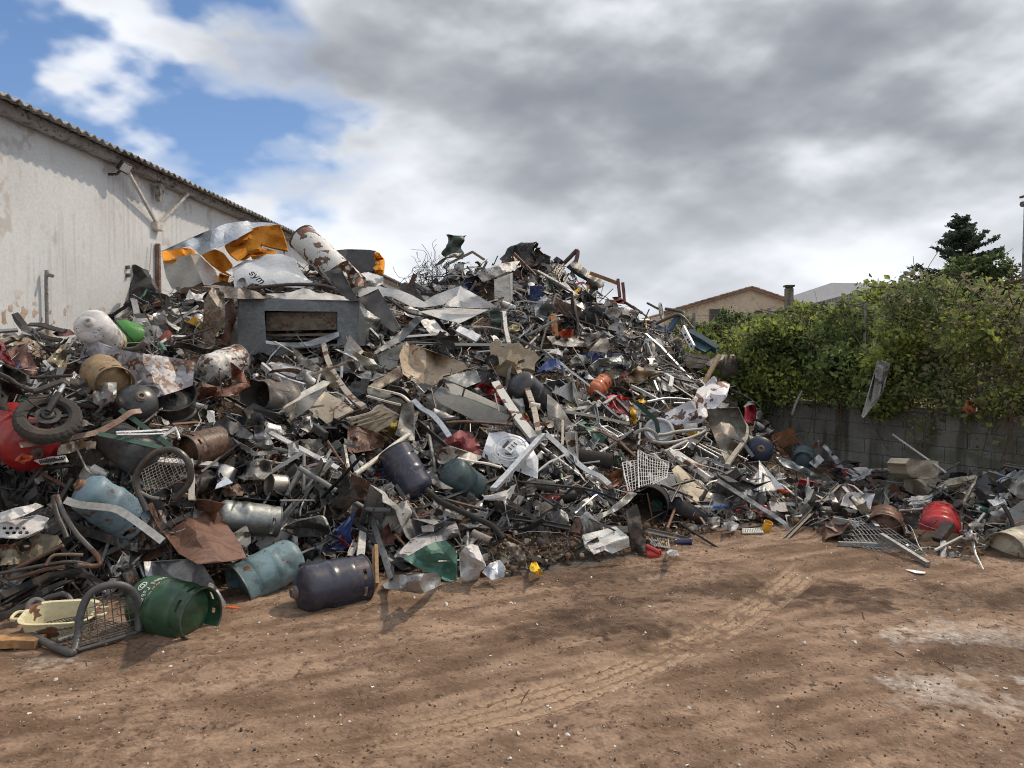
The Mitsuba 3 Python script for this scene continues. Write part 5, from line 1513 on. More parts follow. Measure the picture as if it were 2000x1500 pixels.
for q, lab, c in [('950,645 1130,612 1325,628', 'silver bent tube left of the torn white bonnet', (.55, .55, .55)), ('815,505 930,560 1045,622', 'silver L profile pointing down right above the yellow scrap', (.50, .50, .49)), ('1180,655 1330,665', 'short silver tube under the torn white bonnet', (.5, .5, .5))]:
    bar('silver_tube', lab, 'tube', cI(q), -.28, ('round', .016) if 'L' not in lab else ('L', .045, .045, .005), 'metal', c, .25)
t = Thing('machine_casing', 'dark frame with a red inner plate, half under the yellow scrap', 'machine casing', lm='the red machine casing')
t.part('red_plate', sheet_poly(cI('590,682 660,600 800,692 792,765 700,742'), -.18, .2, .4, .02, .005, seed='mc'), 'gloss', (.34, .022, .03), .2)
t.part('frame_bar', bar_mesh(cI('562,665 640,742 720,800'), -.30, ('rect', .04, .04)), 'paint', (.04, .04, .045), .3, 0)
t.part('frame_bar', bar_mesh(cI('668,612 750,690 812,760'), -.30, ('rect', .035, .035)), 'paint', (.035, .035, .04), .3, 0)
t.part('end_bracket', bar_mesh(cI('572,668 668,600'), -.32, ('L', .05, .05, .008)), 'metal', (.55, .56, .57), .2, 0)
t.part('wire', tube(straight(cI('648,628 690,700 790,780'), (-.3, -.3)), .005, 5), 'paint', (.4, .3, .28), .2)
t.part('grey_tongue', sheet_poly(cI('625,722 660,700 690,780 680,800 640,760'), -.22, .2, .4, .01, .005, seed='mct'), 'metal', (.35, .36, .36), .2)
t.done()
S('yellow_scrap', 'jagged yellow painted plate standing beside the red machine casing', 'metal plate', cI('798,692 842,682 850,720 862,765 857,842 800,838 806,760'), -.30, .2, .2, 'peel', (.62, .36, .02), .22, .03, .006, lm='the yellow painted plate')
S('yellow_scrap', 'toothed yellow piece above the dark green strap', 'metal plate', cI('842,640 902,612 965,650 970,680 940,672 900,648 860,662'), -.26, .2, .7, 'peel', (.62, .36, .02), .3, .04, .006)
S('white_scrap', 'round broken white plastic piece left of the yellow plate', 'plastic piece', cI('705,762 740,752 790,768 796,812 742,812'), -.30, .1, .4, 'paint', (.68, .66, .6), .15, .05)
bar('rubber_strap', 'dark green flat strap hanging down over the grey wheel trim', 'strap', cI('850,645 935,722 1020,800 1038,850 1046,912'), -.42, ('rect', .05, .008), 'matte', (.018, .040, .030), .1, .8)
for q, lab in [('840,925 880,895 945,882 1005,905 1030,935 1042,972', 'bent grey handlebar tube over the wheel trim'), ('985,985 1080,1003 1200,990 1330,955 1440,905 1452,872 1430,868', 'looped grey tube frame right of the wheel trim'),
               ('1452,880 1340,890 1200,905 1120,925 1030,935', 'upper grey tube of the looped frame under the torn bonnet'), ('1080,1060 1110,1075 1200,1030 1300,985', 'short grey tube end under the looped frame')]:
    bar('grey_tube', lab, 'bent tube', cI(q), -.34, ('round', .020), 'paint', (.26, .255, .24), .4)
S('wood_box', 'open brown wooden drawer leaning at the foot of the block wall', 'wooden drawer', cN('205,255 365,200 402,300 290,345'), -.2, .4, .6, 'wood', (.17, .07, .035), .3, .01, .02, lm='the brown wooden drawer')
S('wood_box', 'loose brown drawer side under the wooden drawer', 'drawer side', cN('205,258 250,330 330,400 300,415 240,345'), -.22, .4, .4, 'wood', (.14, .06, .03), .3, .01, .02)

# ------------------------------------------------------------------ the middle of the pile
S('beige_sheet', 'large bent beige sheet in the centre of the pile', 'sheet metal', cH('505,165 530,130 700,192 860,252 1062,320 1098,372 1000,410 870,442 842,500 720,556 650,532 500,422 468,255'), -.32, .15, .75, 'paint', (.40, .32, .235), .40, .10, .004, folds=4, lm='the large beige sheet')
S('grey_sheet', 'bent grey sheet left of the large beige one', 'sheet metal', cH('262,252 400,185 540,122 475,250 432,380 320,432'), -.28, -.3, .8, 'paint', (.24, .24, .225), .3, .06)
S('white_sheet', 'bent off-white sheet left of the grey and beige sheets', 'sheet metal', cH('0,202 35,188 130,262 232,290 325,422 190,452 110,332 70,272'), -.32, .2, .9, 'paint', (.56, .54, .50), .25, .09, folds=5, lm='the bent off-white sheet')
S('tan_board', 'brown board under the large beige sheet', 'board', cH('188,532 330,430 472,350 502,440 300,556'), -.26, .1, 1.0, 'paint', (.27, .215, .16), .5, .02, .012)
t = Thing('metal_channel', 'bent cream metal channel with light rims below the brown board', 'metal channel', lm='the bent cream channel')
t.part('web', sheet_poly(cH('165,545 300,570 480,612 565,682 470,702 340,670 188,632'), -.18, .2, .3, .02, .005, seed='mch'), 'paint', (.27, .26, .23), .4)
t.part('upper_rim', bar_mesh(cH('162,538 300,570 430,600 500,625 565,682'), -.30, ('rect', .030, .018)), 'paint', (.58, .56, .50), .35, 0)
t.part('lower_rim', bar_mesh(cH('172,625 300,662 480,708'), -.30, ('rect', .028, .018)), 'paint', (.55, .53, .47), .35, 0)
t.done()
S('weathered_sheet', 'small weathered grey sheet on top of the grey appliance cover', 'sheet metal', cH('858,462 1000,420 1172,390 1217,492 1082,548 942,492'), -.42, .1, .9, 'paint', (.34, .345, .335), .5, .04)
t = Thing('appliance_cover', 'long grey rounded appliance cover in the centre right of the pile', 'appliance cover', lm='the grey appliance cover')
t.part('top_face', sheet_poly(cH('772,622 862,512 932,495 1060,560 1270,650 1492,752 1482,800 1300,720 1120,650 962,604 880,612'), -.28, .15, 1.5, .01, .008, curl=.10, seed='ac', folds=1, step=.06), 'matte', (.30, .295, .275), .25, 60)
t.part('side_face', sheet_poly(cH('772,625 880,614 962,608 1120,655 1300,725 1482,806 1412,932 1230,892 1100,820 980,762 860,702'), -.26, .15, .35, .01, .008, curl=.05, seed='ac2', folds=1, step=.06), 'matte', (.26, .255, .235), .25, 60)
t.done()
t = Thing('crushed_canister', 'crushed canister, maroon above and dirty white below', 'canister', lm='the crushed maroon canister')
t.part('upper_half', sheet_poly(cH('835,1120 862,1040 1022,935 1142,980 1210,1082 1216,1165 1040,1120 930,1080'), -.28, .1, .6, .09, .005, seed='cc', folds=5), 'paint', (.20, .045, .045), .35, 20)
t.part('lower_half', sheet_poly(cH('820,1165 840,1115 930,1085 1040,1125 1216,1170 1215,1195 1142,1250 992,1332 930,1270 822,1232'), -.28, .1, .5, .09, .005, seed='cc2', folds=6), 'peel', (.60, .56, .52), .35, 20)
t.part('white_strip', bar_mesh(cH('1005,1195 1150,1225 1280,1245 1400,1278'), -.42, ('rect', .055, .012)), 'paint', (.62, .59, .53), .25, 0)
t.done()
t = Thing('pressed_sheet', 'white pressed steel door panel with a slotted plate, below the crossed beams', 'door panel', lm='the white pressed panel')
po = cH('1222,1182 1255,1070 1290,962 1422,952 1600,1002 1690,1110 1742,1202 1738,1385 1500,1292 1350,1240')
PY = surface_y(*np.mean(po, 0)) - .36
t.part('panel', sheet_poly(po, PY, .1, .75, .035, .004, seed='pp', folds=4, step=.05, holes=[cH('1365,1155 1378,1140 1392,1150 1392,1165 1378,1172')]), 'paint', (.63, .66, .70), .18, 22)
c0 = np.mean(po, 0)


def on_panel(px, py, o=0.0):
    s = PY / F_PX
    return P(px, py, PY + .1 * (px - c0[0]) * s - .75 * (py - c0[1]) * s - .035 - o)


for lift, rr, cc in ((0, 1.0, (.50, .53, .57)), (.004, .78, (.55, .58, .62))):
    q = np.array([on_panel(*cH(f'{1480 + 150 * rr * math.cos(a):.1f},{1105 + 112 * rr * math.sin(a):.1f}')[0], lift) for a in np.linspace(0, 2 * np.pi, 32, endpoint=False)])
    t.part('pressed_ridge', sweep(q, prof_round(.006, 6), loop=True), 'paint', cc, .2)
for q, nm, col, o in (('1430,1105 1530,1018 1585,1062 1490,1150', 'slotted_plate', (.70, .70, .70), .012), ('1408,1092 1462,1028 1478,1040 1432,1105', 'opening', (.035, .035, .035), .006), ('1432,1140 1492,1152 1500,1165 1440,1158', 'opening', (.04, .04, .04), .006)):
    pts = np.array([on_panel(*z, o) for z in cH(q)])
    n = unit(np.cross(pts[1] - pts[0], pts[3] - pts[0]))
    f = np.array([[0, 1, 2], [0, 2, 3]])
    if n[1] > 0: f = f[:, ::-1]
    pl = t.part(nm, solidify(pts, f, .008), 'paint', col, .05, 0)
    if nm == 'slotted_plate':
        for u in (.25, .5, .75):
            a_, b_ = pts[0] + (pts[1] - pts[0]) * u, pts[3] + (pts[2] - pts[3]) * u
            t.part('slot', sweep(np.array([a_ + (b_ - a_) * .2, a_ + (b_ - a_) * .75]) + [0, -.004, .002], prof_rect(.008, .004)), 'matte', (.04, .04, .04), 0, 0, parent=pl)
t.done()
bar('aluminium_profile', 'long white aluminium profile lying across the pressed panel', 'aluminium profile', cH('1785,978 1690,1085 1600,1182 1470,1330 1330,1480'), -.52, ('rect', .055, .030), 'metal', (.66, .67, .70), .12, lm='the white aluminium profile')
bar('twisted_bar', 'twisted silver arm coming down to the crushed canister', 'steel arm', cH('598,665 680,745 765,795 850,885 930,1000'), -.36, ('rect', .050, .018), 'metal', (.56, .57, .59), .2, .5)
S('narrow_sheet', 'tall narrow grey-white sheet in the centre of the pile', 'sheet metal', cH('500,700 600,680 606,860 610,1032 560,1032 430,982 480,800'), -.30, .3, .5, 'paint', (.34, .33, .31), .35, .07)
bar('white_beam', 'chipped white beam slanting down in front of the black pressure tank', 'beam', cH('1350,512 1480,722 1600,890 1705,1022'), -.40, ('rect', .085, .06), 'peel', (.60, .58, .54), .38, .3, curve=False, lm='the chipped white beam')
bar('tan_beam', 'long tan beam crossing the chipped white one', 'beam', cH('1475,245 1600,480 1692,712 1745,962'), (-.35, -.55), ('rect', .055, .05), 'peel', (.42, .37, .31), .35, .2, lm='the long tan beam')
bar('pipe_end', 'short cream pipe stub on the long tan beam', 'pipe', cH('1665,708 1752,722'), -.62, ('round', .034), 'paint', (.52, .46, .38), .3)
S('red_cloth', 'crimson cloth between the appliance cover and the chipped white beam', 'cloth', cH('1168,532 1240,505 1352,560 1402,662 1350,695 1252,592'), -.22, .2, .7, 'matte', (.36, .03, .05), .1, .08)
S('red_sheet', 'dark red sheet scrap beside the long tan beam', 'sheet metal', cH('1572,795 1660,830 1640,905 1590,870'), -.25, .2, .6, 'paint', (.38, .06, .045), .3, .04)
bar('cream_pipe', 'long cream pipe pointing up right, left of the navy bottle in the centre', 'pipe', cH('60,1345 250,1210 420,1075 555,978'), -.26, ('round', .022), 'paint', (.52, .48, .41), .35, lm='the long cream pipe')
S('curved_shell', 'curved grey shell piece right of the navy bottle in the centre', 'shell piece', cH('715,1328 780,1290 800,1360 860,1420 965,1472 850,1478 760,1420'), -.22, .2, .7, 'paint', (.17, .165, .155), .4, .05, curl=.06)
t = Thing('wooden_shutter', 'brown weathered shutter panel with pale edges left of the bent cream channel', 'shutter', lm='the brown shutter panel')
t.part('panel', sheet_poly(cH('0,835 190,782 280,722 310,715 472,800 400,885 250,962 0,892'), -.26, .05, 1.2, .02, .012, seed='shu', folds=2), 'wood', (.17, .145, .11), .5)
t.part('edge', bar_mesh(cH('0,832 190,782 240,742 290,715 380,755 475,805'), -.36, ('rect', .020, .014)), 'paint', (.50, .46, .40), .4, 0)
for k, q in enumerate(['20,850 330,745', '30,880 380,770', '80,900 420,805']):
    t.part('slat', bar_mesh(cH(q), -.37, ('rect', .014, .010)), 'wood', (.23, .20, .15), .5, 0)
t.done()
S('rusty_sheet', 'torn rusty sheet below the brown shutter panel', 'sheet metal', cH('0,902 130,918 240,950 335,1005 300,1080 220,1122 0,1132'), -.22, .1, .9, 'paint', (.16, .088, .062), .9, .08, jag=.01, lm='the torn rusty sheet')
bar('rusty_rod', 'thin rusty rod running down right from the torn rusty sheet', 'rod', c1('640,862 662,895 690,930 720,962 752,985'), -.32, ('round', .011), 'paint', (.15, .065, .035), .8)
bar('rusty_rod', 'long rusty pipe along the foot of the grey appliance cover', 'pipe', cH('895,872 1050,862 1250,872 1500,892'), -.36, ('round', .015), 'paint', (.11, .052, .038), .8)
S('yellow_cloth', 'yellow-green rag left of the narrow grey-white sheet', 'rag', cH('350,932 400,870 442,832 472,870 430,950 390,1002'), -.24, .2, .5, 'matte', (.22, .175, .035), .3, .06)

# ------------------------------------------------------------------ the left middle
S('rust_sheet', 'long torn red-brown sheet left of the open duct pipe', 'sheet metal', cG('55,535 110,520 190,395 235,452 490,452 560,420 640,398 652,442 480,512 250,578 100,562'), -.26, .1, 1.0, 'paint', (.19, .085, .055), .85, .08, jag=.008, lm='the torn red-brown sheet')
S('rust_sheet', 'rust-red crumpled sheet over the grubby white bottle', 'sheet metal', cG('470,220 520,255 600,330 650,415 560,400 480,405'), -.42, .2, .7, 'paint', (.20, .07, .045), .9, .07)
t = Thing('radiator', 'old flat radiator with a toothed white edge in the left middle of the pile', 'radiator', lm='the flat radiator')
t.part('top_edge', sheet_poly(cG('915,615 1000,560 1320,388 1385,402 1350,440 1180,520 960,648'), -.36, .1, 1.6, .01, .012, seed='ra', folds=1), 'paint', (.52, .50, .45), .35)
t.part('front_plate', sheet_poly(cG('878,700 945,650 1180,525 1352,442 1200,640 1085,722 922,722'), -.30, .1, .7, .03, .006, seed='ra2', folds=2), 'paint', (.26, .255, .24), .4)
p0, p1 = at(*cG('955,650')[0], -.40), at(*cG('1345,435')[0], -.40)
t.part('fins', join([sweep(np.array([p0 + (p1 - p0) * u, p0 + (p1 - p0) * u + [.004, .01, -.045]]), prof_rect(.007, .012)) for u in np.linspace(.05, .98, 30)]), 'paint', (.33, .28, .23), .6, 0)
t.done()
S('beige_plate', 'square beige panel right of the flat radiator', 'panel', cG('1178,652 1332,488 1470,560 1602,662 1350,782'), -.22, .1, 1.1, 'paint', (.37, .32, .25), .4, .03, .012, lm='the square beige panel')
S('bent_sheet', 'upright folded grey sheet below the duct unit', 'sheet metal', cG('1020,80 1200,205 1312,292 1375,372 1225,300 1105,242'), -.30, .3, .6, 'paint', (.19, .185, .165), .4, .04, .010)
S('bent_sheet', 'tan side of the folded sheet behind the curved flaky pole', 'sheet metal', cG('1312,292 1370,240 1430,350 1505,462 1382,452'), -.28, -.3, .5, 'paint', (.36, .30, .22), .4, .03, .010)
bar('curved_pole', 'curved pole with flaking paint hanging from the duct unit', 'pole', cG('1325,60 1350,170 1400,290 1480,422 1590,560 1692,632'), -.45, ('rect', .055, .035), 'peel', (.40, .36, .31), .42, .4, lm='the curved flaky pole')
for k, (q, lab) in enumerate([('825,240 1000,290 1200,330', 'upper white plastic profile above the open duct pipe'), ('850,262 1010,330 1190,372', 'second white plastic profile above the open duct pipe'), ('900,245 1100,300 1300,352', 'long white plastic profile behind the flat radiator'), ('760,250 850,330 1000,400 1150,445', 'lowest white plastic profile above the open duct pipe')]):
    bar('plastic_profile', lab, 'plastic profile', cG(q), -.26, ('U', .060, .030, .008), 'paint', (.46, .46, .48), .25, .5 + k * .4, curve=False)
S('dark_plate', 'smooth dark grey panel in the left middle of the pile', 'panel', cG('280,850 340,760 432,715 562,782 660,870 722,942 560,912 400,855'), -.28, .1, .9, 'paint', (.085, .085, .088), .25, .04, .008, lm='the smooth dark grey panel')
S('grey_strip', 'bent grey edge strip under the smooth dark grey panel', 'metal strip', cG('488,910 560,960 700,1040 895,1030 905,1058 690,1082 560,1002'), -.30, .1, .9, 'paint', (.24, .24, .235), .35, .03)
S('foil_curl', 'curled silver foil right of the smooth dark grey panel', 'foil', cG('650,690 690,680 745,692 812,770 775,805 700,852 662,790'), -.28, .1, .5, 'metal', (.42, .45, .50), .1, .10, folds=7, smooth=15)
S('foil_curl', 'crumpled bright foil at the end of the dark grey panel', 'foil', cG('680,850 760,800 800,880 850,950 872,1005 760,1015 700,960'), -.30, .2, .6, 'metal', (.52, .54, .58), .1, .12, folds=10, smooth=12)
S('broken_mirror', 'half round mirror piece reflecting the sky, left of the steel cooking pot', 'mirror', cG('330,1382 345,1335 400,1300 450,1288 492,1325'), -.30, .1, 1.0, 'metal', (.82, .84, .90), 0, .0, .004, folds=0, lm='the half round mirror piece')
S('copper_sheet', 'brown copper-coloured sheet beside the half round mirror', 'sheet metal', cG('385,1402 530,1318 592,1392 582,1442 420,1452'), -.24, .1, .7, 'paint', (.19, .13, .095), .5, .04)
S('crumpled_sheet', 'crumpled dull grey sheet above the steel cooking pot', 'sheet metal', cG('430,1232 600,1160 722,1100 832,1130 852,1222 780,1292 600,1302'), -.22, .1, 1.0, 'paint', (.235, .23, .22), .45, .10, folds=7)
bar('grey_pole', 'long grey pole running down right from the steel cooking pot', 'pole', c1('585,914 634,944 690,980 720,994 765,996'), -.34, ('round', .020), 'paint', (.21, .215, .215), .35, lm='the long grey pole')
S('slotted_plate', 'small white plate with a torn corner right of the crumpled foil', 'plate', cG('998,962 1092,940 1102,1110 1000,1092'), -.26, .1, .3, 'paint', (.42, .42, .42), .45, .02)

# ------------------------------------------------------------------ the upper left of the pile
S('galvanised_sheet', 'large grimy galvanised sheet hanging at the left of the pile', 'sheet metal', cF('750,420 830,330 1010,420 1240,462 1460,490 1620,515 1782,538 1762,762 1660,802 1440,872 1182,812 1100,640 900,560 720,560'), -.30, .15, .55, 'paint', (.37, .37, .41), .75, .06, .004, folds=4, lm='the grimy galvanised sheet')
bar('rolled_edge', 'rolled grey edge bar along the top of the grimy galvanised sheet', 'bar', cF('790,312 900,360 1010,412 1130,432 1240,430 1350,352'), -.32, ('round', .026), 'metal', (.26, .26, .25), .55)
S('foil_sack', 'crumpled white foil sack in front of the tan gas bottle', 'foil sack', cF('800,885 880,800 960,738 1062,735 1065,875 980,930 900,945'), -.48, .1, .5, 'metal', (.60, .59, .57), .2, .12, folds=9, smooth=14, lm='the white foil sack')
t = Thing('stripped_scooter', 'black stripped scooter frame with cables at the left edge', 'scooter frame', lm='the black scooter frame')
t.part('fairing', sheet_poly(cF('0,555 140,610 275,690 258,760 60,705 0,662'), -.45, .2, .7, .05, .008, seed='sf'), 'gloss', (.022, .022, .024), .3)
t.part('under_cover', sheet_poly(cF('0,700 160,780 230,850 90,830 50,950 120,1000 0,985'), -.45, .2, .4, .05, .008, seed='sf2'), 'matte', (.028, .027, .027), .4)
for q, rr in (('0,560 140,618 278,690 460,682 662,672', .012), ('0,655 90,700 180,765 300,812 430,790 550,722', .014), ('300,820 380,800 480,760 600,715', .022), ('250,690 262,735 255,752', .01)):
    t.part('frame_tube', tube(straight(cF(q), (-.55, -.60)), rr, 8), 'paint', (.045, .04, .035), .5)
t.part('seat_catch', sheet_poly(cF('640,700 760,700 840,790 790,870 690,830 640,770'), -.20, .1, .5, .03, .02, seed='sf3'), 'matte', (.085, .08, .075), .4)
t.done()
S('red_fairing', 'glossy dark red fairing piece at the left edge', 'fairing piece', cF('0,345 35,370 50,462 110,540 162,625 60,570 0,520'), -.38, .3, .4, 'gloss', (.16, .014, .024), .15, .04, .006, curl=.05)
S('brown_plate', 'triangular brown-red scuffed plate behind the black scooter frame', 'metal plate', cF('60,435 150,400 240,378 300,520 362,690 240,660 150,612'), -.12, .2, .5, 'paint', (.20, .105, .085), .6, .06)
S('lamp_cone', 'dirty silver cone with a torn edge above the black scooter frame', 'metal cone', cF('428,535 510,450 602,368 608,480 612,590 500,602'), -.28, .4, .3, 'metal', (.48, .43, .34), .45, .08)
for q, lab in [('140,105 200,180 260,250 400,320 560,352', 'bent dark frame strip sticking up by the warehouse wall'), ('132,108 165,180 230,255 300,320 355,335', 'second bent dark strip below the first by the warehouse wall'), ('265,205 380,210 480,240 600,270', 'curved black strap at the top left of the pile')]:
    bar('frame_strip', lab, 'frame strip', cF(q), (6.5, 6.4), ('rect', .045, .014), 'paint', (.045, .04, .036), .5, .6)
bar('grey_pipe', 'straight grey pipe leaning at the top left of the pile', 'pipe', cF('38,382 400,228'), (6.7, 6.8), ('round', .018), 'metal', (.26, .27, .28), .4)
S('dark_red_shell', 'dark red and grey shell at the top left of the pile below the wall', 'shell', cF('480,290 560,240 640,250 690,295 620,310 520,312'), 6.6, .1, 1.0, 'paint', (.10, .03, .035), .4, .06)
bar('rusty_strip', 'long curved rusty strip in front of the red tank', 'metal strip', cF('180,1312 400,1285 620,1248 860,1200 980,1150 1100,1080 1200,1012 1292,998'), (-.50, -.40), ('rect', .042, .008), 'paint', (.17, .10, .075), .75, .9, lm='the long curved rusty strip')
for q, lab in [('1100,985 1330,1150 1570,1325', 'green steel strip slanting down behind the oval mesh frame'), ('900,1205 1180,1265 1480,1335', 'green steel strip below the slanting one')]:
    bar('green_strip', lab, 'steel strip', cF(q), -.34, ('rect', .036, .008), 'paint', (.035, .085, .068), .25, .9)
t = Thing('chrome_tubes', 'pair of chrome tubes with a crosspiece above the oval mesh frame', 'tube frame')
for q in ('1060,1192 1300,1182 1540,1168', '1065,1215 1300,1212 1520,1205'):
    t.part('tube', tube(straight(cF(q), (-.38, -.38)), .0085, 8), 'metal', (.66, .67, .68), .1)
t.part('cross_plate', sheet_poly(cF('1495,1215 1590,1145 1605,1170 1505,1232'), -.42, .1, .6, .0, .012, seed='cp', folds=0), 'metal', (.66, .66, .66), .15)
t.part('tube', tube(straight(cF('1600,1150 1625,1200 1640,1255'), (-.40, -.40)), .011, 8), 'metal', (.62, .62, .62), .15)
t.done(False)
S('slotted_strip', 'white ventilation strip with dark slots below the red tank', 'ventilation strip', cF('310,1445 360,1438 600,1400 630,1460 370,1490'), -.32, .1, .5, 'paint', (.58, .58, .58), .2, .02, .006)
r = rng_of('slots')
a = [at(*q, -.345) for q in cF('355,1450 600,1412 612,1440 365,1480')]
labels_slot = []
for u in np.linspace(.03, .95, 16):
    p0, p1 = a[0] + (a[1] - a[0]) * u, a[3] + (a[2] - a[3]) * u
    key = 'slotted_strip__slot' + (f'_{len(labels_slot):03d}' if labels_slot else '')
    emit(key, sweep(np.array([p0, p1]), prof_rect(.007, .004)), 'matte', (.03, .03, .035), 0, 0); labels_slot.append(key)
S('cardboard_scrap', 'torn tan card behind the ventilation strip', 'card', cF('540,1310 680,1270 880,1275 870,1340 780,1330 640,1380 520,1400'), -.18, .1, .8, 'matte', (.36, .31, .25), .3, .05)
S('orange_lamp', 'small orange reflector at the foot of the red tank', 'reflector', cF('165,1450 200,1400 270,1405 280,1450 190,1472'), -.40, .1, .5, 'gloss', (.42, .08, .04), .1, .02, .02)

# ------------------------------------------------------------------ the lower left
BLK = (.024, .023, .023)
t = Thing('oval_chair_back', 'dark oval chair back frame with wire mesh standing in the left of the pile', 'chair back', lm='the oval mesh frame')
q = straight(cJ('1025,420 985,330 950,230 962,150 1010,80 1085,18 1180,-8 1255,15 1310,75 1332,150 1320,220 1270,290 1212,335'), (-.36, -.46))
t.part('tube', tube(q, .022, 10), 'gloss', (.05, .048, .045), .5)
m = lattice([at(*z, -.40) for z in cJ('985,140 1230,10 1310,180 1030,320')], 12, 11, .0022, .03, 'om', .02)
t.part('mesh', m, 'paint', (.05, .05, .05), .3)
t.part('cross_tube', tube(straight(cJ('965,285 1050,325 1110,335'), (-.42, -.42)), .012, 8), 'paint', (.16, .155, .15), .4)
t.done(False)
bar('upright_strip', 'thin upright pale strip beside the oval mesh frame', 'strip', cJ('1325,60 1340,200 1335,345'), -.40, ('rect', .040, .010), 'paint', (.36, .34, .31), .3, curve=False)
bar('aluminium_strip', 'bent aluminium strip curving in front of the dented light blue bottle', 'aluminium strip', cJ('455,345 560,378 780,402 870,440 980,515 1060,575 1135,632'), (-.42, -.50), ('rect', .048, .006), 'metal', (.52, .50, .47), .25, 1.0, lm='the bent aluminium strip')
S('rusty_hood', 'big crumpled rust-brown bonnet in the lower left of the pile', 'bonnet', c1('287,986 308,976 332,974 402,976 440,984 425,1000 455,1040 470,1064 482,1089 440,1097 400,1096 385,1101 350,1081 330,1052 306,1022'), -.34, .1, 1.1, 'paint', (.165, .088, .062), .55, .17, .004, folds=8, step=.055, lm='the big rusty bonnet')
S('rusty_hood_scrap', 'torn silver-black engine cover on the big rusty bonnet', 'engine cover', cK('30,640 90,630 200,710 330,740 430,650 470,700 480,800 430,870 330,840 180,780'), -.42, .1, .8, 'metal', (.30, .29, .27), .6, .09, jag=.01)
S('black_tray', 'black tray with a bent silver rim above the steel-blue bottle', 'tray', cK('755,680 860,600 1100,565 1150,660 1160,720 1080,745 880,730'), -.30, .1, .8, 'paint', (.03, .03, .03), .4, .06, .01)
bar('tray_rim', 'bent silver rim strip of the black tray', 'metal strip', cK('770,660 880,605 1000,580 1100,568 1145,640'), -.38, ('rect', .022, .008), 'metal', (.45, .45, .44), .3)
S('white_vent', 'white ribbed plate at the left edge of the pile', 'plate', cJ('0,432 100,400 262,368 305,385 200,440 60,490 0,505'), -.34, .1, 1.3, 'paint', (.66, .66, .66), .15, .03, .006)
t = Thing('punched_plate', 'white punched panel with honeycomb edge below the ribbed plate', 'punched panel', lm='the white honeycomb panel')
hc = []
for i in range(4):
    for j in range(2):
        cx_, cy_ = 30 + 45 * i + 22 * j, 540 + 32 * j
        hc.append(cJ(' '.join(f'{cx_ + 17 * math.cos(a):.1f},{cy_ + 13 * math.sin(a):.1f}' for a in np.arange(6) * np.pi / 3)))
t.part('panel', sheet_poly(cJ('0,505 60,490 180,470 260,450 335,470 300,545 200,590 120,610 0,600'), -.32, .1, 1.0, .03, .008, seed='orn', holes=hc, folds=2, step=.03), 'paint', (.58, .58, .60), .15)
t.done()
S('drum_side', 'tan stained half drum at the left edge below the honeycomb panel', 'half drum', cJ('0,690 120,640 260,580 400,590 430,640 300,720 160,790 0,800'), -.24, .1, 1.0, 'paint', (.31, .27, .20), .7, .05, curl=.08)
for q, rr, c, lab in [('372,318 400,450 440,540 468,612', .024, (.035, .035, .033), 'black upright bent tube left of the dented light blue bottle'), ('398,312 440,430 520,560 600,650 672,725 700,785 660,805 540,800', .020, (.12, .115, .11), 'scraped black and white tube bent round to the left'),
                      ('440,660 330,718 200,780 80,840 50,880 90,892 330,828 450,810', .017, (.12, .075, .055), 'rust-brown tube bent into a long hairpin at the left'), ('0,858 120,835 300,800 500,775 660,805', .014, (.06, .055, .05), 'dark tube lying along the black rubber band'), ('320,800 370,735 480,725 580,728', .014, (.16, .11, .08), 'brown tube end poking out above the hairpin')]:
    bar('bent_pipe', lab, 'bent tube', cJ(q), -.40, ('round', rr * .75), 'peel' if 'scraped' in lab else 'paint', c, .5)
t = Thing('rubber_band', 'wide black rubber bands arching at the lower left edge', 'rubber band', lm='the black rubber bands')
for k, q in enumerate(['0,1085 120,1020 260,935 400,870 520,845 560,850 480,868 350,905 200,990 0,1125', '0,985 150,930 330,850 480,835 600,850 740,920 700,925 560,880 380,880 180,960 0,1045', '0,1140 160,1060 300,960 420,910 520,900 420,940 300,1010 180,1110 0,1190']):
    t.part('band', sheet_poly(cJ(q), -.22 - .04 * k, .1, .9, .02, .012, seed=f'rb{k}', folds=2), 'matte', (.030, .029, .029), .25)
t.done()
t = Thing('mesh_chair', 'grey tubular chair frame with a wire mesh back lying on the dirt', 'chair frame', lm='the mesh chair frame')
YC = 4.0
TUBE = (.075, .076, .080)
G0 = lambda s, y: P(*cJ(s)[0], y)
GZ = lambda s, z: P(*cJ(s)[0], (z - CAM_H) / ray(*cJ(s)[0])[2])           # the point of a pixel's line of sight at the height z
bk = [GZ('520,1398', .03), G0('545,1290', 3.94), G0('560,1150', 3.97), G0('612,1020', 4.0), G0('700,955', 4.03), G0('815,935', 4.07), G0('905,965', 4.11), G0('955,1040', 4.14), G0('968,1150', 4.16), GZ('965,1262', .035)]
t.part('back_tube', tube(bk, .021, 12), 'paint', TUBE, .25)
sp = smooth_path(bk, 10)
# wires of the back: clip a regular grid to the frame's outline in the plane of the back
o_, ex = sp[0], unit(sp[-1] - sp[0]); ez = unit(np.cross(np.cross(ex, sp[len(sp) // 2] - o_), ex))
out2 = sg.Polygon(np.stack([(sp - o_) @ ex, (sp - o_) @ ez], 1)).buffer(0)
ms = []
x0, y0, x1, y1 = out2.bounds
for ln in [sg.LineString([(x, y0 - 1), (x, y1 + 1)]) for x in np.arange(x0 + .035, x1, .043)] + [sg.LineString([(x0 - 1, y), (x1 + 1, y)]) for y in np.arange(y0 + .03, y1, .043)]:
    g = out2.intersection(ln)
    for s in getattr(g, 'geoms', [g]):
        if s.length > .02:
            q = np.array(s.coords)
            ms.append(tube([o_ + ex * a + ez * b for a, b in q], .0028, 5, curve=False))
t.part('mesh', join(ms), 'paint', (.07, .07, .072), .3)
b0, b1, b2, b3 = GZ('520,1398', .03), GZ('480,1410', .025), GZ('330,1345', .03), GZ('165,1258', .04)
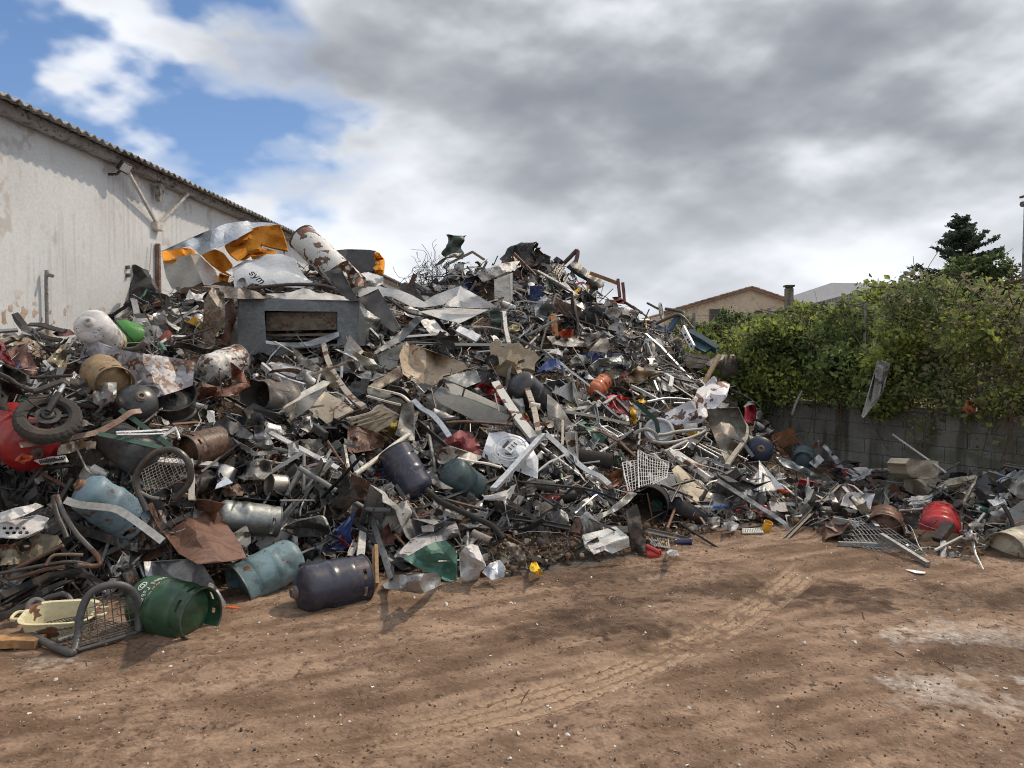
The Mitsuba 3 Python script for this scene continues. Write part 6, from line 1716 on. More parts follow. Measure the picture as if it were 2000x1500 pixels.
t.part('seat_tube', tube([b0, b1, b2, b3], .021, 12), 'paint', TUBE, .25)
t.part('cross_tube', tube([GZ('400,1330', .05), GZ('470,1306', .05), GZ('560,1285', .05)], .014, 10), 'paint', (.10, .10, .105), .25)
t.part('lower_tube', tube([b0, GZ('740,1335', .03), GZ('965,1262', .035)], .010, 8), 'paint', TUBE, .3)
seat = lattice([b0 + [0, 0, .02], bk[-1] + [0, 0, .02], bk[-1] + [-.38, .12, .05], b3 + [.1, .05, .03]], 12, 9, .0025, 0, 'seat', .01)
t.part('seat_mesh', seat, 'paint', (.06, .06, .062), .3)
t.done()
t = Thing('armrest_tube', 'grey armrest tubes sticking out behind the enamel basin', 'armrest')
t.part('tube', tube([G0('192,1115', 4.35), G0('205,1070', 4.37), G0('245,1042', 4.40), G0('290,1055', 4.42), G0('335,1108', 4.42)], .017, 10), 'paint', (.13, .13, .135), .3)
t.part('tube', tube([G0('285,1038', 4.5), G0('400,1005', 4.55), G0('440,998', 4.58), G0('480,1020', 4.58), G0('505,1065', 4.56)], .015, 10), 'paint', (.14, .14, .145), .3)
t.part('tube', tube([G0('115,1190', 4.2), G0('200,1175', 4.25), G0('280,1160', 4.3)], .021, 12, curve=False), 'paint', (.17, .172, .178), .3)
t.done()
t = Thing('enamel_basin', 'chipped cream enamel basin lying in the mesh chair frame', 'basin', lm='the chipped enamel basin')
cb = P(*cJ('425,1205')[0], 4.22)
n = 40
a = np.arange(n) * 2 * np.pi / n


def sup(rx, ry, e=.55):
    return np.stack([rx * np.sign(np.cos(a)) * np.abs(np.cos(a)) ** e, ry * np.sign(np.sin(a)) * np.abs(np.sin(a)) ** e], 1)


rings = [(.135, .105, -.085), (.150, .118, -.078), (.168, .135, .0), (.178, .145, .062), (.195, .160, .066), (.195, .160, .072), (.172, .140, .070), (.160, .128, .0), (.142, .112, -.070), (.001, .001, -.072)]
v = np.vstack([np.c_[sup(rx, ry), np.full(n, z)] for rx, ry, z in [(.001, .001, -.085)] + rings])
i, j = np.meshgrid(np.arange(len(rings)), np.arange(n), indexing='ij')
f = quads(i * n + j, i * n + (j + 1) % n, (i + 1) * n + (j + 1) % n, (i + 1) * n + j)
Mb = frame(cb, unit([.06, -.10, 1]), (1, .25, 0))
t.part('bowl', xf((v, f), Mb), 'peel', (.62, .57, .38), .42, 40)
t.part('handle', xf(tube([[-.19, -.05, .06], [-.235, -.04, .06], [-.235, .04, .06], [-.19, .05, .06]], .009, 8), Mb), 'peel', (.66, .60, .38), .2)
t.part('handle', xf(tube([[.19, -.05, .06], [.235, -.04, .06], [.235, .04, .06], [.19, .05, .06]], .009, 8), Mb), 'peel', (.66, .60, .38), .2)
t.done()
t = Thing('wood_offcut', 'split pale wooden offcut on the dirt at the lower left edge', 'wooden offcut')
q = np.array([ground_at(*z) for z in cJ('-60,1370 285,1365')]) + [0, 0, .025]
t.mesh(sweep(np.array([q[0], (q[0] + q[1]) / 2 + [0, .01, .004], q[1]]), prof_rect(.10, .045)), 'wood', (.34, .20, .10), .4, 0)
t.done()
S('ribbed_sheet', 'grey ribbed sheet leaning behind the green gas bottle', 'sheet metal', c1('281,1097 385,1090 400,1108 420,1142 440,1175 448,1197 422,1212 402,1172 285,1125'), 4.75, .1, .6, 'metal', (.36, .37, .39), .3, .03, .006, step=.05, lm='the grey ribbed sheet')
bar('orange_strip', 'short orange plastic strip on the dirt beside the ribbed sheet', 'plastic strip', c1('444,1186 480,1190'), (4.66, 4.64), ('rect', .022, .010), 'matte', (.62, .10, .03), .1)

# ------------------------------------------------------------------ the lower middle
S('teal_plate', 'teal green metal plate with a curved edge at the bottom of the pile', 'metal plate', cL('318,992 450,915 572,850 702,820 782,892 812,952 806,1090 800,1222 702,1190 600,1140 480,1092'), -.30, .15, .45, 'paint', (.062, .165, .125), .35, .04, .006, lm='the teal plate')
S('crumpled_metal', 'crumpled white metal panel right of the teal plate', 'metal panel', cL('828,945 882,880 940,855 1002,872 1040,970 1072,1062 1020,1110 1000,1202 862,1258 840,1150'), -.32, .2, .45, 'paint', (.56, .54, .54), .3, .09, .005, folds=6, smooth=16, lm='the crumpled white panel')
S('round_lid', 'round bent silver lid in the dirt right of the crumpled white panel', 'lid', cL('1038,1112 1110,1030 1202,1000 1250,1062 1242,1150 1130,1188'), -.24, .1, .6, 'metal', (.58, .61, .66), .12, .03, .004, curl=.06, lm='the round silver lid')
S('crumpled_sheet', 'flat crumpled silver sheet lying on the dirt below the teal plate', 'sheet metal', cL('108,1252 180,1190 240,1140 430,1128 622,1118 742,1192 600,1262 480,1312 330,1292'), -.16, .1, 1.4, 'metal', (.52, .55, .58), .15, .13, folds=9, smooth=14, lm='the flat silver sheet on the dirt')
bar('wood_plank', 'short upright pine plank right of the navy gas bottle', 'plank', cL('58,885 62,1060 66,1240'), (5.15, 4.95), ('rect', .085, .024), 'wood', (.34, .215, .125), .25, 1.35, curve=False, lm='the upright pine plank')
S('grey_sheet', 'long grey bent sheet above the teal plate', 'sheet metal', cL('250,965 320,880 400,802 600,725 792,650 845,780 690,822 560,850 420,930 340,985'), -.24, .1, .9, 'paint', (.36, .36, .37), .35, .07, folds=5, lm='the long grey sheet above the teal plate')
S('brown_flap', 'grey-brown curved flap in the soil at the bottom of the pile', 'flap', cL('1238,812 1332,850 1422,952 1452,1085 1400,1052 1292,922'), -.26, .3, .4, 'paint', (.24, .205, .175), .4, .04, .010)
S('yellow_scrap', 'torn bright yellow plastic piece on the soil', 'plastic piece', cL('1472,1082 1500,1010 1560,1060 1592,1122 1572,1152 1520,1110'), -.14, .1, .7, 'matte', (.66, .42, .03), .1, .06, jag=.006, lm='the yellow plastic piece')
t = Thing('rubber_ball', 'small dark blue-black ball in the soil', 'ball')
m = trimesh.creation.icosphere(2, .042); t.mesh((np.array(m.vertices) + at(*cL('1575,852')[0], -.06), np.array(m.faces)), 'matte', (.03, .032, .045), .3, 60); t.done()
bar('rubber_hose', 'long black rubber hose slanting down to the brown flap', 'hose', cL('535,355 640,452 760,515 880,572 1010,632 1132,692 1235,805'), -.30, ('round', .022), 'matte', (.035, .034, .033), .35, lm='the long black hose')
S('small_box', 'small grey cardboard box side above the teal plate', 'box', cL('480,690 560,680 600,660 590,735 490,742'), -.26, .1, .4, 'matte', (.38, .36, .34), .2, .01, .03)
S('grey_sheet', 'square grey sheet behind the long bent one', 'sheet metal', cL('560,745 605,640 800,660 700,720'), -.20, .1, .6, 'paint', (.29, .29, .30), .2, .02)
S('red_board', 'dark red-brown board piece above the pine plank', 'board', cL('125,730 180,660 240,860 130,872'), -.20, .2, .5, 'paint', (.10, .042, .035), .4, .02)
t = Thing('white_casing', 'dented white metal box with rust spots at the foot of the pile', 'metal box', lm='the dented white metal box')
t.part('top', sheet_poly(cM('278,878 440,836 582,800 706,905 560,950 345,1018'), -.26, .15, 1.7, .02, .006, seed='wc'), 'paint', (.56, .56, .55), .50)
t.part('front', sheet_poly(cM('345,1022 490,975 706,908 708,990 552,1052 480,1020 382,1062'), -.32, .15, .1, .02, .006, seed='wc2'), 'paint', (.52, .52, .52), .35)
t.part('side', sheet_poly(cM('276,880 345,1020 382,1062 300,992'), -.28, 1.2, .2, .02, .006, seed='wc3'), 'paint', (.48, .48, .47), .4)
t.done()
S('light_strip', 'curved light grey strip from the white box up to the wire basket', 'metal strip', cM('300,782 372,692 500,660 620,560 720,478 785,492 700,580 600,652 420,742'), -.30, .2, 1.0, 'paint', (.46, .45, .42), .3, .05)
S('dark_curtain', 'hanging dark brown strip below the wire basket', 'rubber strip', cM('680,655 780,590 815,700 832,832 872,1002 830,1062 740,1052 720,900 700,800'), -.30, .3, .3, 'matte', (.070, .062, .058), .4, .06, .008, lm='the hanging dark strip')
for q, lab in [('1000,412 1150,470 1302,532', 'black stick pointing down right beside the wire basket'), ('1060,442 1180,405 1312,368', 'black stick pointing up right beside the wire basket'), ('1180,420 1130,510 1095,580', 'black stick standing below the two crossed ones')]:
    bar('black_stick', lab, 'stick', cM(q), -.38, ('round', .014), 'paint', (.03, .029, .028), .4)
t = Thing('toy_stick', 'white and bright blue plastic stick on the rubble', 'plastic stick')
q = straight(cM('1268,618 1480,620 1640,620'), (-.12, -.12))
t.part('white_end', tube(q[:2], .012, 8, curve=False), 'gloss', (.66, .68, .70), .1)
t.part('blue_end', tube(q[1:], .013, 8, curve=False), 'gloss', (.045, .14, .50), .05)
t.done(False)
S('white_scrap', 'white crumpled paper by the dark fallen cylinder', 'paper', cM('1440,720 1552,715 1550,790 1480,822 1440,780'), -.14, .1, .8, 'matte', (.56, .54, .52), .2, .07)
S('white_scrap', 'white crumpled plastic tub left of the white grating', 'plastic tub', cM('1585,765 1660,745 1735,780 1700,842 1620,840'), -.14, .1, .8, 'gloss', (.62, .64, .68), .1, .07, folds=6)
S('white_scrap', 'white crumpled paper at the dirt edge right of the red plastic cup', 'paper', cM('1050,1040 1090,1015 1160,1030 1168,1070 1090,1075'), -.08, .1, 1.0, 'matte', (.62, .63, .64), .1, .08, folds=7)
bar('red_tube', 'bright red-orange plastic tube on the rubble at the right', 'plastic tube', cM('1850,358 1925,395 2000,432'), -.14, ('round', .026), 'matte', (.60, .085, .04), .15, lm='the red-orange tube')
bar('red_tube', 'second, shorter red-orange tube further right on the rubble', 'plastic tube', cN('250,640 330,668'), -.12, ('round', .022), 'matte', (.58, .08, .04), .15)
bar('red_pipe', 'short red pipe behind the red plastic cup', 'pipe', cM('870,985 940,1020 990,1045'), -.12, ('round', .020), 'gloss', (.38, .03, .035), .2)
t = Thing('plastic_grating', 'white plastic grating strip beside the yellow mug', 'grating')
a = [at(*q, -.07) for q in cN('0,922 135,915 150,945 0,948')]
t.mesh(join([sweep(np.array([a[0], a[1]]), prof_rect(.012, .01)), sweep(np.array([a[3], a[2]]), prof_rect(.012, .01))] + [sweep(np.array([a[0] + (a[1] - a[0]) * u, a[3] + (a[2] - a[3]) * u]), prof_rect(.008, .01)) for u in np.linspace(.03, .97, 12)]), 'paint', (.62, .62, .60), .15, 0)
t.done(False)
t = Thing('plastic_grid', 'grey plastic grid half buried left of the spray can', 'grid')
t.mesh(lattice([at(*q, -.06) for q in cM('860,890 1070,930 1080,1000 930,980')], 9, 4, .006, 0, 'pg', .02), 'paint', (.34, .33, .31), .3)
t.done(False)

# ------------------------------------------------------------------ the low heap at the right
t = Thing('rubble_block', 'broken pale concrete block standing on the low heap before the block wall', 'concrete block', lm='the pale concrete block')
t.part('upper_piece', sheet_poly(cN('1165,475 1190,420 1392,440 1395,505 1382,562 1200,552'), 7.35, .3, .15, .05, .20, jag=.008, seed='rbk', folds=5), 'matte', (.34, .30, .24), .35, 18)
t.part('lower_piece', sheet_poly(cN('1198,572 1385,575 1352,640 1302,692 1208,672'), 7.30, .3, .15, .05, .18, jag=.008, seed='rbk2', folds=5), 'matte', (.32, .285, .23), .4, 18)
t.done()
S('white_cloth', 'crumpled white plastic sheet above the rusty brown bottle', 'plastic sheet', cN('698,752 722,690 752,658 942,670 920,730 902,792 830,822 782,770'), -.30, .2, .9, 'paint', (.60, .59, .62), .2, .10, folds=8, smooth=18, lm='the crumpled white plastic sheet')
S('bent_silver_sheet', 'bent silver panel left of the crumpled white plastic sheet', 'sheet metal', cN('608,662 640,655 690,745 760,775 860,852 760,835 650,795'), -.28, .2, .8, 'metal', (.48, .47, .50), .3, .10)
S('curved_strip', 'curved blotched white strip standing against the block wall', 'metal strip', cN('482,352 540,290 600,330 660,400 700,455 725,495 690,492 640,420 590,355 545,318 500,360'), -.45, .1, .1, 'peel', (.56, .57, .62), .42, .02, .012, lm='the curved blotched strip')
S('white_square', 'small white square sheet left of the curved blotched strip', 'sheet metal', cN('470,450 542,390 582,430 522,487'), -.22, .2, .6, 'paint', (.52, .52, .54), .2, .02)
S('silver_sheet', 'long twisted silver sheet pointing down right on the low heap', 'sheet metal', cN('238,408 330,430 480,500 605,590 560,592 430,522 290,472'), -.24, .2, 1.1, 'metal', (.50, .52, .53), .3, .06)
S('red_crate', 'small dark red plastic piece at the foot of the curved strip', 'plastic piece', cN('680,502 742,498 762,540 692,552'), -.2, .2, .3, 'gloss', (.26, .02, .03), .2, .03, .03)
bar('thin_pole', 'thin white pole leaning against the block wall', 'pole', cN('1068,250 1310,422 1442,516'), (8.6, 7.2), ('round', .011), 'paint', (.50, .49, .46), .2, lm='the thin white pole')
t = Thing('galvanised_mesh', 'flattened galvanised mesh panel with square tube frame on the dirt', 'mesh panel', lm='the flattened mesh panel')
GP = lambda s, z: ground_at(*cN(s)[0]) + [0, 0, z]
for q in ((('680,1050'), ('980,1062'), .03, .03), (('985,1050'), ('1318,1200'), .10, .03), (('712,850'), ('958,1012'), .30, .12), (('640,968'), ('930,985'), .15, .1)):
    t.part('frame_tube', sweep(np.array([GP(q[0], q[2]), GP(q[1], q[3])]) , prof_rect(.035, .035)), 'metal', (.36, .37, .38), .35, 0)
c = [GP('640,975', .12), GP('930,960', .16), GP('1300,1140', .03), GP('760,1060', .03)]
t.part('wires', lattice(c, 15, 7, .0035, .05, 'mp', .08), 'metal', (.32, .33, .33), .4)
t.part('loose_wire', join([tube([GP('1060,1000', .1), GP('1180,1030', .16), GP('1250,1110', .08), GP('1310,1135', .02)], .004, 5), tube([GP('940,970', .15), GP('1150,985', .17), GP('1330,1010', .12), GP('1500,1040', .1)], .004, 5)]), 'metal', (.32, .33, .33), .4)
t.done(False)
t = Thing('square_post', 'short grey square tube standing on the dirt in front of the red bottle', 'square tube')
t.part('tube', sweep(np.array([P(*cN('1425,1015')[0], 5.95), P(*cN('1430,1203')[0], 5.75)]), prof_rect(.042, .042)), 'metal', (.36, .37, .38), .3, 0)
t.part('dark_end', sweep(np.array([P(*cN('1472,885')[0], 6.05), P(*cN('1385,1000')[0], 5.98)]), prof_rect(.09, .05)), 'paint', (.035, .028, .025), .5, 0)
t.done(False)
bar('wood_plank', 'long weathered plank lying below the red bottle', 'plank', cN('1200,968 1440,990 1770,1048'), (6.25, 6.0), ('rect', .11, .03), 'wood', (.22, .15, .10), .35, 1.1, curve=False, lm='the long weathered plank')
t = Thing('water_heater', 'grey dented boiler shell at the right edge behind the off-white bottle', 'boiler shell')
t.part('shell', sheet_poly(cN('1868,890 1900,780 1990,715 2060,720 2060,1060 1990,1100 1900,1040'), 6.2, .5, .5, .03, .006, curl=.2, seed='wh', folds=2), 'paint', (.17, .175, .17), .4, 50)
t.part('band', bar_mesh(cN('1850,745 1905,850 1930,950'), (6.1, 6.0), ('rect', .05, .01)), 'matte', (.025, .025, .025), .2, 0)
t.done()
S('grey_sheet', 'big grey triangular sheet at the right edge', 'sheet metal', cN('1882,640 1960,560 2060,480 2060,720 1960,700'), -.25, .3, .5, 'paint', (.17, .17, .16), .35, .03)
S('white_angle', 'white angle strip sticking out near the right edge', 'metal strip', cN('1802,580 1940,498 1958,525 1825,598'), -.25, .2, .6, 'paint', (.46, .49, .53), .15, .01, .012)
t = Thing('rusty_axle', 'grimy axle with a joint standing in the low heap right of the red bottle', 'axle')
q = straight(cN('1650,592 1600,680 1560,762 1555,850 1548,935'), (6.9, 6.4))
t.part('shaft', tube(q, .020, 8, curve=False), 'metal', (.22, .21, .19), .6)
t.part('joint', tube([q[2] + [-.05, 0, .03], q[2] + [.06, 0, -.03]], .045, 10, curve=False), 'metal', (.16, .15, .14), .6)
t.done(False)
S('white_scrap', 'white torn sheet near the right edge above the boiler shell', 'sheet', cN('1738,712 1860,708 1870,725 1790,760'), -.25, .1, 1.0, 'paint', (.60, .60, .62), .15, .05)
S('white_scrap', 'crumpled silver and white foil right of the red bottle', 'foil', cN('1600,890 1650,852 1728,850 1715,900 1640,930'), -.22, .1, .7, 'metal', (.52, .50, .47), .3, .10, folds=7, smooth=15)
S('white_scrap', 'torn whitish rag under the foil right of the red bottle', 'rag', cN('1550,985 1600,945 1680,955 1680,995 1600,1000'), -.16, .1, 1.0, 'matte', (.40, .39, .38), .3, .08)
t = Thing('white_paper', 'flat white paper on the dirt at the right', 'paper')
q = np.array([ground_at(*z) for z in c1('1768,1116 1785,1117 1808,1121 1806,1124 1788,1123')]) + [0, 0, .012]
v, f = solidify(q, np.array([[0, 4, 1], [1, 4, 3], [1, 3, 2]])[:, ::-1], .003)
t.mesh((v, f), 'matte', (.70, .70, .70), .05, 0)
S('foam_slab', 'pale broken foam slab behind the axle in the low heap', 'foam slab', cN('1385,610 1480,560 1660,535 1672,552 1540,600 1400,622'), -.30, .2, 1.2, 'matte', (.48, .43, .34), .3, .05, .04)
t = Thing('torn_netting', 'torn grey plastic netting hanging down from the fence over the block wall', 'netting', lm='the torn netting')
nq = [[P(*z, y) for z, y in zip(cE(q), ys)] for q, ys in (('1045,1085 1132,1085 1085,1270 985,1330', (8.75, 8.7, 8.5, 8.55)), ('985,1330 1085,1265 1035,1350 945,1448', (8.55, 8.5, 8.5, 8.5)), ('1050,1100 1110,1090 1060,1300 1000,1380', (8.68, 8.65, 8.45, 8.45)))]
t.part('net', join([lattice(q, 22, 34, .0024, .04, f'nt{k}', .14) for k, q in enumerate(nq)]), 'matte', (.36, .36, .35), .2)
t.part('fold', sheet_poly(cE('1075,1090 1100,1090 1070,1260 1010,1380 950,1452 945,1440 1010,1310'), 8.42, .3, .15, .10, .004, jag=.02, seed='net', folds=7), 'matte', (.33, .325, .315), .3, 30)
t.done()
bar('dead_branch', 'bare pale stem hanging over the block wall left of the netting', 'stem', cE('490,1435 520,1350 555,1280'), (9.4, 9.5), ('round', .015), 'wood', (.22, .20, .17), .2)
S('orange_litter', 'faded orange cloth caught in the dry climber', 'cloth', cE('1600,1390 1640,1340 1690,1360 1685,1410 1630,1425'), 7.95, .1, .3, 'matte', (.42, .16, .07), .2, .06)

# ------------------------------------------------------------------ loose scrap over the whole mound
RG = np.random.default_rng(77)
gzx, gzy = np.gradient(HZ, .06, .06)
NRM = np.stack([-gzx, -gzy, np.ones_like(HZ)], -1)
NRM /= np.linalg.norm(NRM, axis=-1, keepdims=True)
cells = np.stack([hx, hy, HZ], -1)
ok = HZ > .02
vis = np.zeros_like(ok)
view = cells - EYE
dist = np.linalg.norm(view, axis=-1)
facing = -(view * NRM).sum(-1) / dist
for i, j in zip(*np.nonzero(ok & (facing > -.05))):                          # cells that can be seen past the mound itself
    s = np.linspace(.3, .985, 40)[:, None]
    q = EYE + view[i, j] * s
    vis[i, j] = (q[:, 2] > heap_z(q[:, 0], q[:, 1]) - .06).all()
pp = project(cells.reshape(-1, 3)).reshape(*HZ.shape, 2)
vis &= (pp[..., 0] > -120) & (pp[..., 0] < 2120) & (pp[..., 1] > 350)
VI, VJ = np.nonzero(vis)
WGT = np.maximum(facing[VI, VJ], .06) / dist[VI, VJ] ** 2
SOIL = (pp[VI, VJ][:, 0] > 960) & (pp[VI, VJ][:, 0] < 1340) & (HZ[VI, VJ] < .30) & (pp[VI, VJ][:, 1] > 1030)       # the bank of bare soil at the foot of the pile
WGT = WGT * np.where(SOIL, .10, 1.0) * np.where(pp[VI, VJ][:, 0] > 1500, .60, 1.0)
hull_box = np.array([[*p.min(0), *p.max(0), y] for p, y in HERO_POLYS])
hull_prep = [sg.Polygon(p).buffer(2) for p, _ in HERO_POLYS]
for h in hull_prep:
    shapely.prepare(h)


def covered(q, Y, slack=.6):
    """Is a placed thing in front of the pixel q at about the depth Y?"""
    b = hull_box
    for k in np.nonzero((b[:, 0] < q[0]) & (b[:, 2] > q[0]) & (b[:, 1] < q[1]) & (b[:, 3] > q[1]) & (b[:, 4] < Y + slack))[0]:
        if hull_prep[k].contains(sg.Point(q)):
            return True
    return False


def in_front(q, Y):
    """Would a piece at the depth Y hide a placed thing at the pixel q?"""
    b = hull_box
    for k in np.nonzero((b[:, 0] < q[0]) & (b[:, 2] > q[0]) & (b[:, 1] < q[1]) & (b[:, 3] > q[1]) & (b[:, 4] > Y - .02) & (b[:, 4] < Y + 2.5))[0]:
        if hull_prep[k].contains(sg.Point(q)):
            return True
    return False


def spots(n, w=None, extra=0.0):
    p = WGT if w is None else WGT * w
    k = RG.choice(len(VI), n, p=p / p.sum())
    c = cells[VI[k], VJ[k]] + np.c_[RG.uniform(-.03, .03, (n, 2)), np.zeros(n)]
    c[:, 2] = heap_z(c[:, 0], c[:, 1]) - extra * cav[VI[k], VJ[k]]
    return c, NRM[VI[k], VJ[k]], pp[VI[k], VJ[k]]


BLACK, DARK_S, MID, LITE, WHITE, ZINC, RUST, BEIGE = (.014, .014, .015), (.045, .045, .047), (.15, .15, .15), (.38, .375, .36), (.62, .61, .60), (.50, .50, .50), (.135, .068, .042), (.36, .30, .22)
PAL = [('black', 'paint', BLACK, .25), ('dark grey', 'paint', DARK_S, .23), ('grey', 'paint', MID, .10), ('pale grey', 'paint', LITE, .11), ('white', 'paint', WHITE, .10), ('silver', 'metal', ZINC, .18), ('rusty', 'paint', RUST, .06), ('beige', 'paint', BEIGE, .03),
       ('red', 'gloss', (.36, .025, .03), .008), ('blue', 'paint', (.03, .06, .20), .008), ('yellow', 'matte', (.58, .36, .04), .006), ('green', 'paint', (.04, .13, .09), .010), ('orange', 'matte', (.55, .20, .05), .004)]


def pal_weights(q):
    w = np.array([p[3] for p in PAL])
    x, y = q
    if y < 720 and x > 820:                                                  # the far peak: dark, with silver strands
        w = w * [1.2, 1.6, 1.3, 1.0, .9, 1.1, .7, .6, .8, .8, .3, .8, .3]
    elif x < 480 and y > 860:                                                # the lower left: black and rust, more black in place of shaded hollows
        w = w * [2.2, 1.6, .9, .7, .6, .7, 1.4, .5, .4, .3, .3, .7, .3]
    elif y > 960 and x > 950:                                                # the crushed rubble by the yard
        w = w * [.8, .9, .9, 1.2, 1.4, .9, 1.2, 1.6, 1.4, 1.2, 1.8, .9, 1.8]
    elif x > 1000:
        w = w * [.9, 1.0, 1.1, 1.4, 1.3, 1.5, .8, .9, 1, 1, 1, 1, 1]
    return w / w.sum()


def pick(q):
    k = RG.choice(len(PAL), p=pal_weights(q))
    nm, mat, c, _ = PAL[k]
    return nm, mat, np.array(c) * RG.uniform(.7, 1.25)


def sheet_local(w, h, r, n=7, m=7, crumple=.1, nf=2):
    u, v = np.meshgrid(np.linspace(-.5, .5, n), np.linspace(-.5, .5, m), indexing='ij')
    cut = r.uniform(0, .28, 4)
    x = u * w * (1 - cut[0] * (v + .5) - cut[1] * (.5 - v)) + r.uniform(-.12, .12) * w * v
    y = v * h * (1 - cut[2] * (u + .5)) + r.uniform(-.15, .15) * h * u
    jit = r.normal(size=(n, m, 2)) * .035 * min(w, h)
    p = np.stack([x + jit[..., 0], y + jit[..., 1], 0 * x], -1).reshape(-1, 3)
    s = min(w, h)
    for _ in range(4):
        a = r.uniform(0, np.pi)
        t = p[:, :2] @ [math.cos(a), math.sin(a)] - r.uniform(-.35, .35) * s
        p[:, 2] += crumple * r.choice([-1, 1]) * (np.abs(t) - .2 * s)
    p[:, 2] += crumple * s * (meshkit.noise(np.c_[p[:, :2] / s * 4, np.full(len(p), r.uniform(0, 99))], 1) - .5)
    for _ in range(nf):                                                      # sharp bends
        a = r.uniform(0, 2 * np.pi)
        d = np.array([math.cos(a), math.sin(a), 0])
        c = r.uniform(-.05, .35) * max(w, h)
        t = p @ d - c
        b = np.radians(r.uniform(20, 100)) * r.choice([-1, 1])
        mv = t > 0
        ax = np.cross([0, 0, 1], d)
        q = p[mv] - d * c
        al = q @ d
        p[mv] = d * c + ax * (q @ ax)[:, None] + d * (al * math.cos(b) - q[:, 2] * math.sin(b))[:, None] + np.array([0, 0, 1]) * (al * math.sin(b) + q[:, 2] * math.cos(b))[:, None]
    i, j = np.meshgrid(np.arange(n - 1), np.arange(m - 1), indexing='ij')
    f = quads(i * m + j, (i + 1) * m + j, (i + 1) * m + j + 1, i * m + j + 1)
    return solidify(p, f, r.choice([.002, .003, .006]))


USED = {d['label'] for d in labels.values() if 'label' in d}
LMP = np.array([p for _, p in LANDMARKS])
LMN = [n for n, _ in LANDMARKS]


def place_words(q, k):
    d = np.asarray(q) - LMP[k]
    if abs(d[0]) > abs(d[1]):
        return ('right of ' if d[0] > 0 else 'left of ') + LMN[k]
    return ('below ' if d[1] > 0 else 'above ') + LMN[k]


def unique_label(head, q):
    """head plus where it lies next to the nearest named things, so that no two labels are the same."""
    order = np.argsort(((LMP - q) ** 2).sum(1))[:7]
    tries = [f'{head} {place_words(q, k)}' for k in order[:3]]
    tries += [f'{head} {place_words(q, a)} and {place_words(q, b)}' for i, a in enumerate(order[:5]) for b in order[i + 1:6]]
    tries += [f'{head} {place_words(q, k)}' for k in order[3:]]
    for t in tries:
        if t not in USED and len(t.split()) <= 16:
            USED.add(t)
            return t
    return None


def lie(n, r, spread):
    """A direction across the slope's normal n, tilted by up to spread."""
    d = r.normal(size=3)
    d = unit(d - n * (d @ n) * (1 - spread))
    return d


def loose(name, cat, group, tries, make):
    made = 0
    c, nn, q = spots(tries * 4)
    for k in range(len(c)):
        if made >= tries:
            break
        Y = c[k][1]
        if covered(q[k], Y) and RG.random() < .88:
            continue
        r = np.random.default_rng(RG.integers(1 << 30))
        cn, mat, col = pick(q[k])
        if cn in ('red', 'blue', 'yellow', 'green', 'orange') and RG.random() < .6:
            continue
        out = make(r, c[k], nn[k], Y, cn)
        if out is None:
            continue
        mesh, head, smooth = out
        vv = mesh[0][:: max(1, len(mesh[0]) // 14)]
        if RG.random() < .985 and any(in_front(a, b[1]) for a, b in zip(project(vv), vv)):
            continue
        lab = unique_label(head.replace('COL', cn), project(mesh[0]).mean(0))
        if lab is None:
            continue
        key = numbered(name)
        labels[key] = {'label': lab, 'category': cat, 'group': group}
        if cat == 'wire' and mat == 'gloss': mat = 'paint'
        emit(key, mesh, mat, col, r.uniform(.15, .75), smooth)
        made += 1


def mk_sheet(r, c, n, Y, cn):
    s = np.exp(r.normal(-1.22, .45)) * (.8 + .04 * Y)
    s = min(max(s, .10), .85)
    asp = r.uniform(.35, 1)
    m = sheet_local(s, s * asp, r, n=9, m=9, crumple=r.choice([.12, .25, .42]), nf=r.integers(1, 5))
    z = unit(n + r.normal(size=3) * .55)
    M = frame(c + n * r.uniform(-.02, .10), z, r.normal(size=3))
    return xf(m, M), f"{'small' if s < .2 else 'large' if s > .34 else 'bent'} crumpled COL sheet", 16


def mk_strip(r, c, n, Y, cn):
    L, w = r.uniform(.3, .95), r.uniform(.025, .08)
    d = lie(n, r, .3)
    p0 = c + n * r.uniform(.0, .10) - d * L / 2
    side = np.cross(d, n)
    b = r.uniform(-.18, .18, 2)
    path = smooth_path([p0, p0 + d * L * .35 + n * b[0] * L * .6 + side * b[1] * L * .3, p0 + d * L * .7 - side * b[0] * L * .5 + n * b[1] * L * .4, p0 + d * L], 4)
    return sweep(path, prof_rect(w, .005), roll=r.uniform(0, np.pi)), f"{'short' if L < .55 else 'long'} {'narrow' if w < .05 else 'wide'} COL metal strip", 30


def mk_bar(r, c, n, Y, cn):
    L = min(np.exp(r.normal(-.55, .45)), 1.6)
    d = lie(n, r, r.choice([.1, .25, .5]))
    p0 = c + n * r.uniform(.01, .12) - d * L * r.uniform(.3, .5)
    kind = r.integers(0, 5)
    pr, sh, nm = [(prof_rect(r.uniform(.012, .035), r.uniform(.01, .025)), None, 'square bar'), (prof_L(r.uniform(.02, .045), r.uniform(.02, .04), .004), 'L', 'angle bar'), (prof_U(r.uniform(.03, .06), r.uniform(.02, .03), .005), 'U', 'channel'),
                  (prof_round(r.uniform(.006, .014), 8), None, 'tube'), (prof_round(r.uniform(.010, .022), 8), None, 'pipe')][kind]
    if r.random() < .45:
        b = r.uniform(-.25, .25) * L
        k = r.uniform(.3, .7)
        side = unit(np.cross(d, r.normal(size=3)))
        path = [p0, p0 + d * L * (k - .04) + side * b * .9, p0 + d * L * (k + .04) + side * b, p0 + d * L]
        nm = 'bent ' + nm
    else:
        path = [p0, p0 + d * L]
    return sweep(np.array(path), pr, roll=r.uniform(0, 3), shape=sh), f"{'short' if L < .5 else 'long'} COL {nm}", 40 if kind > 2 else 0


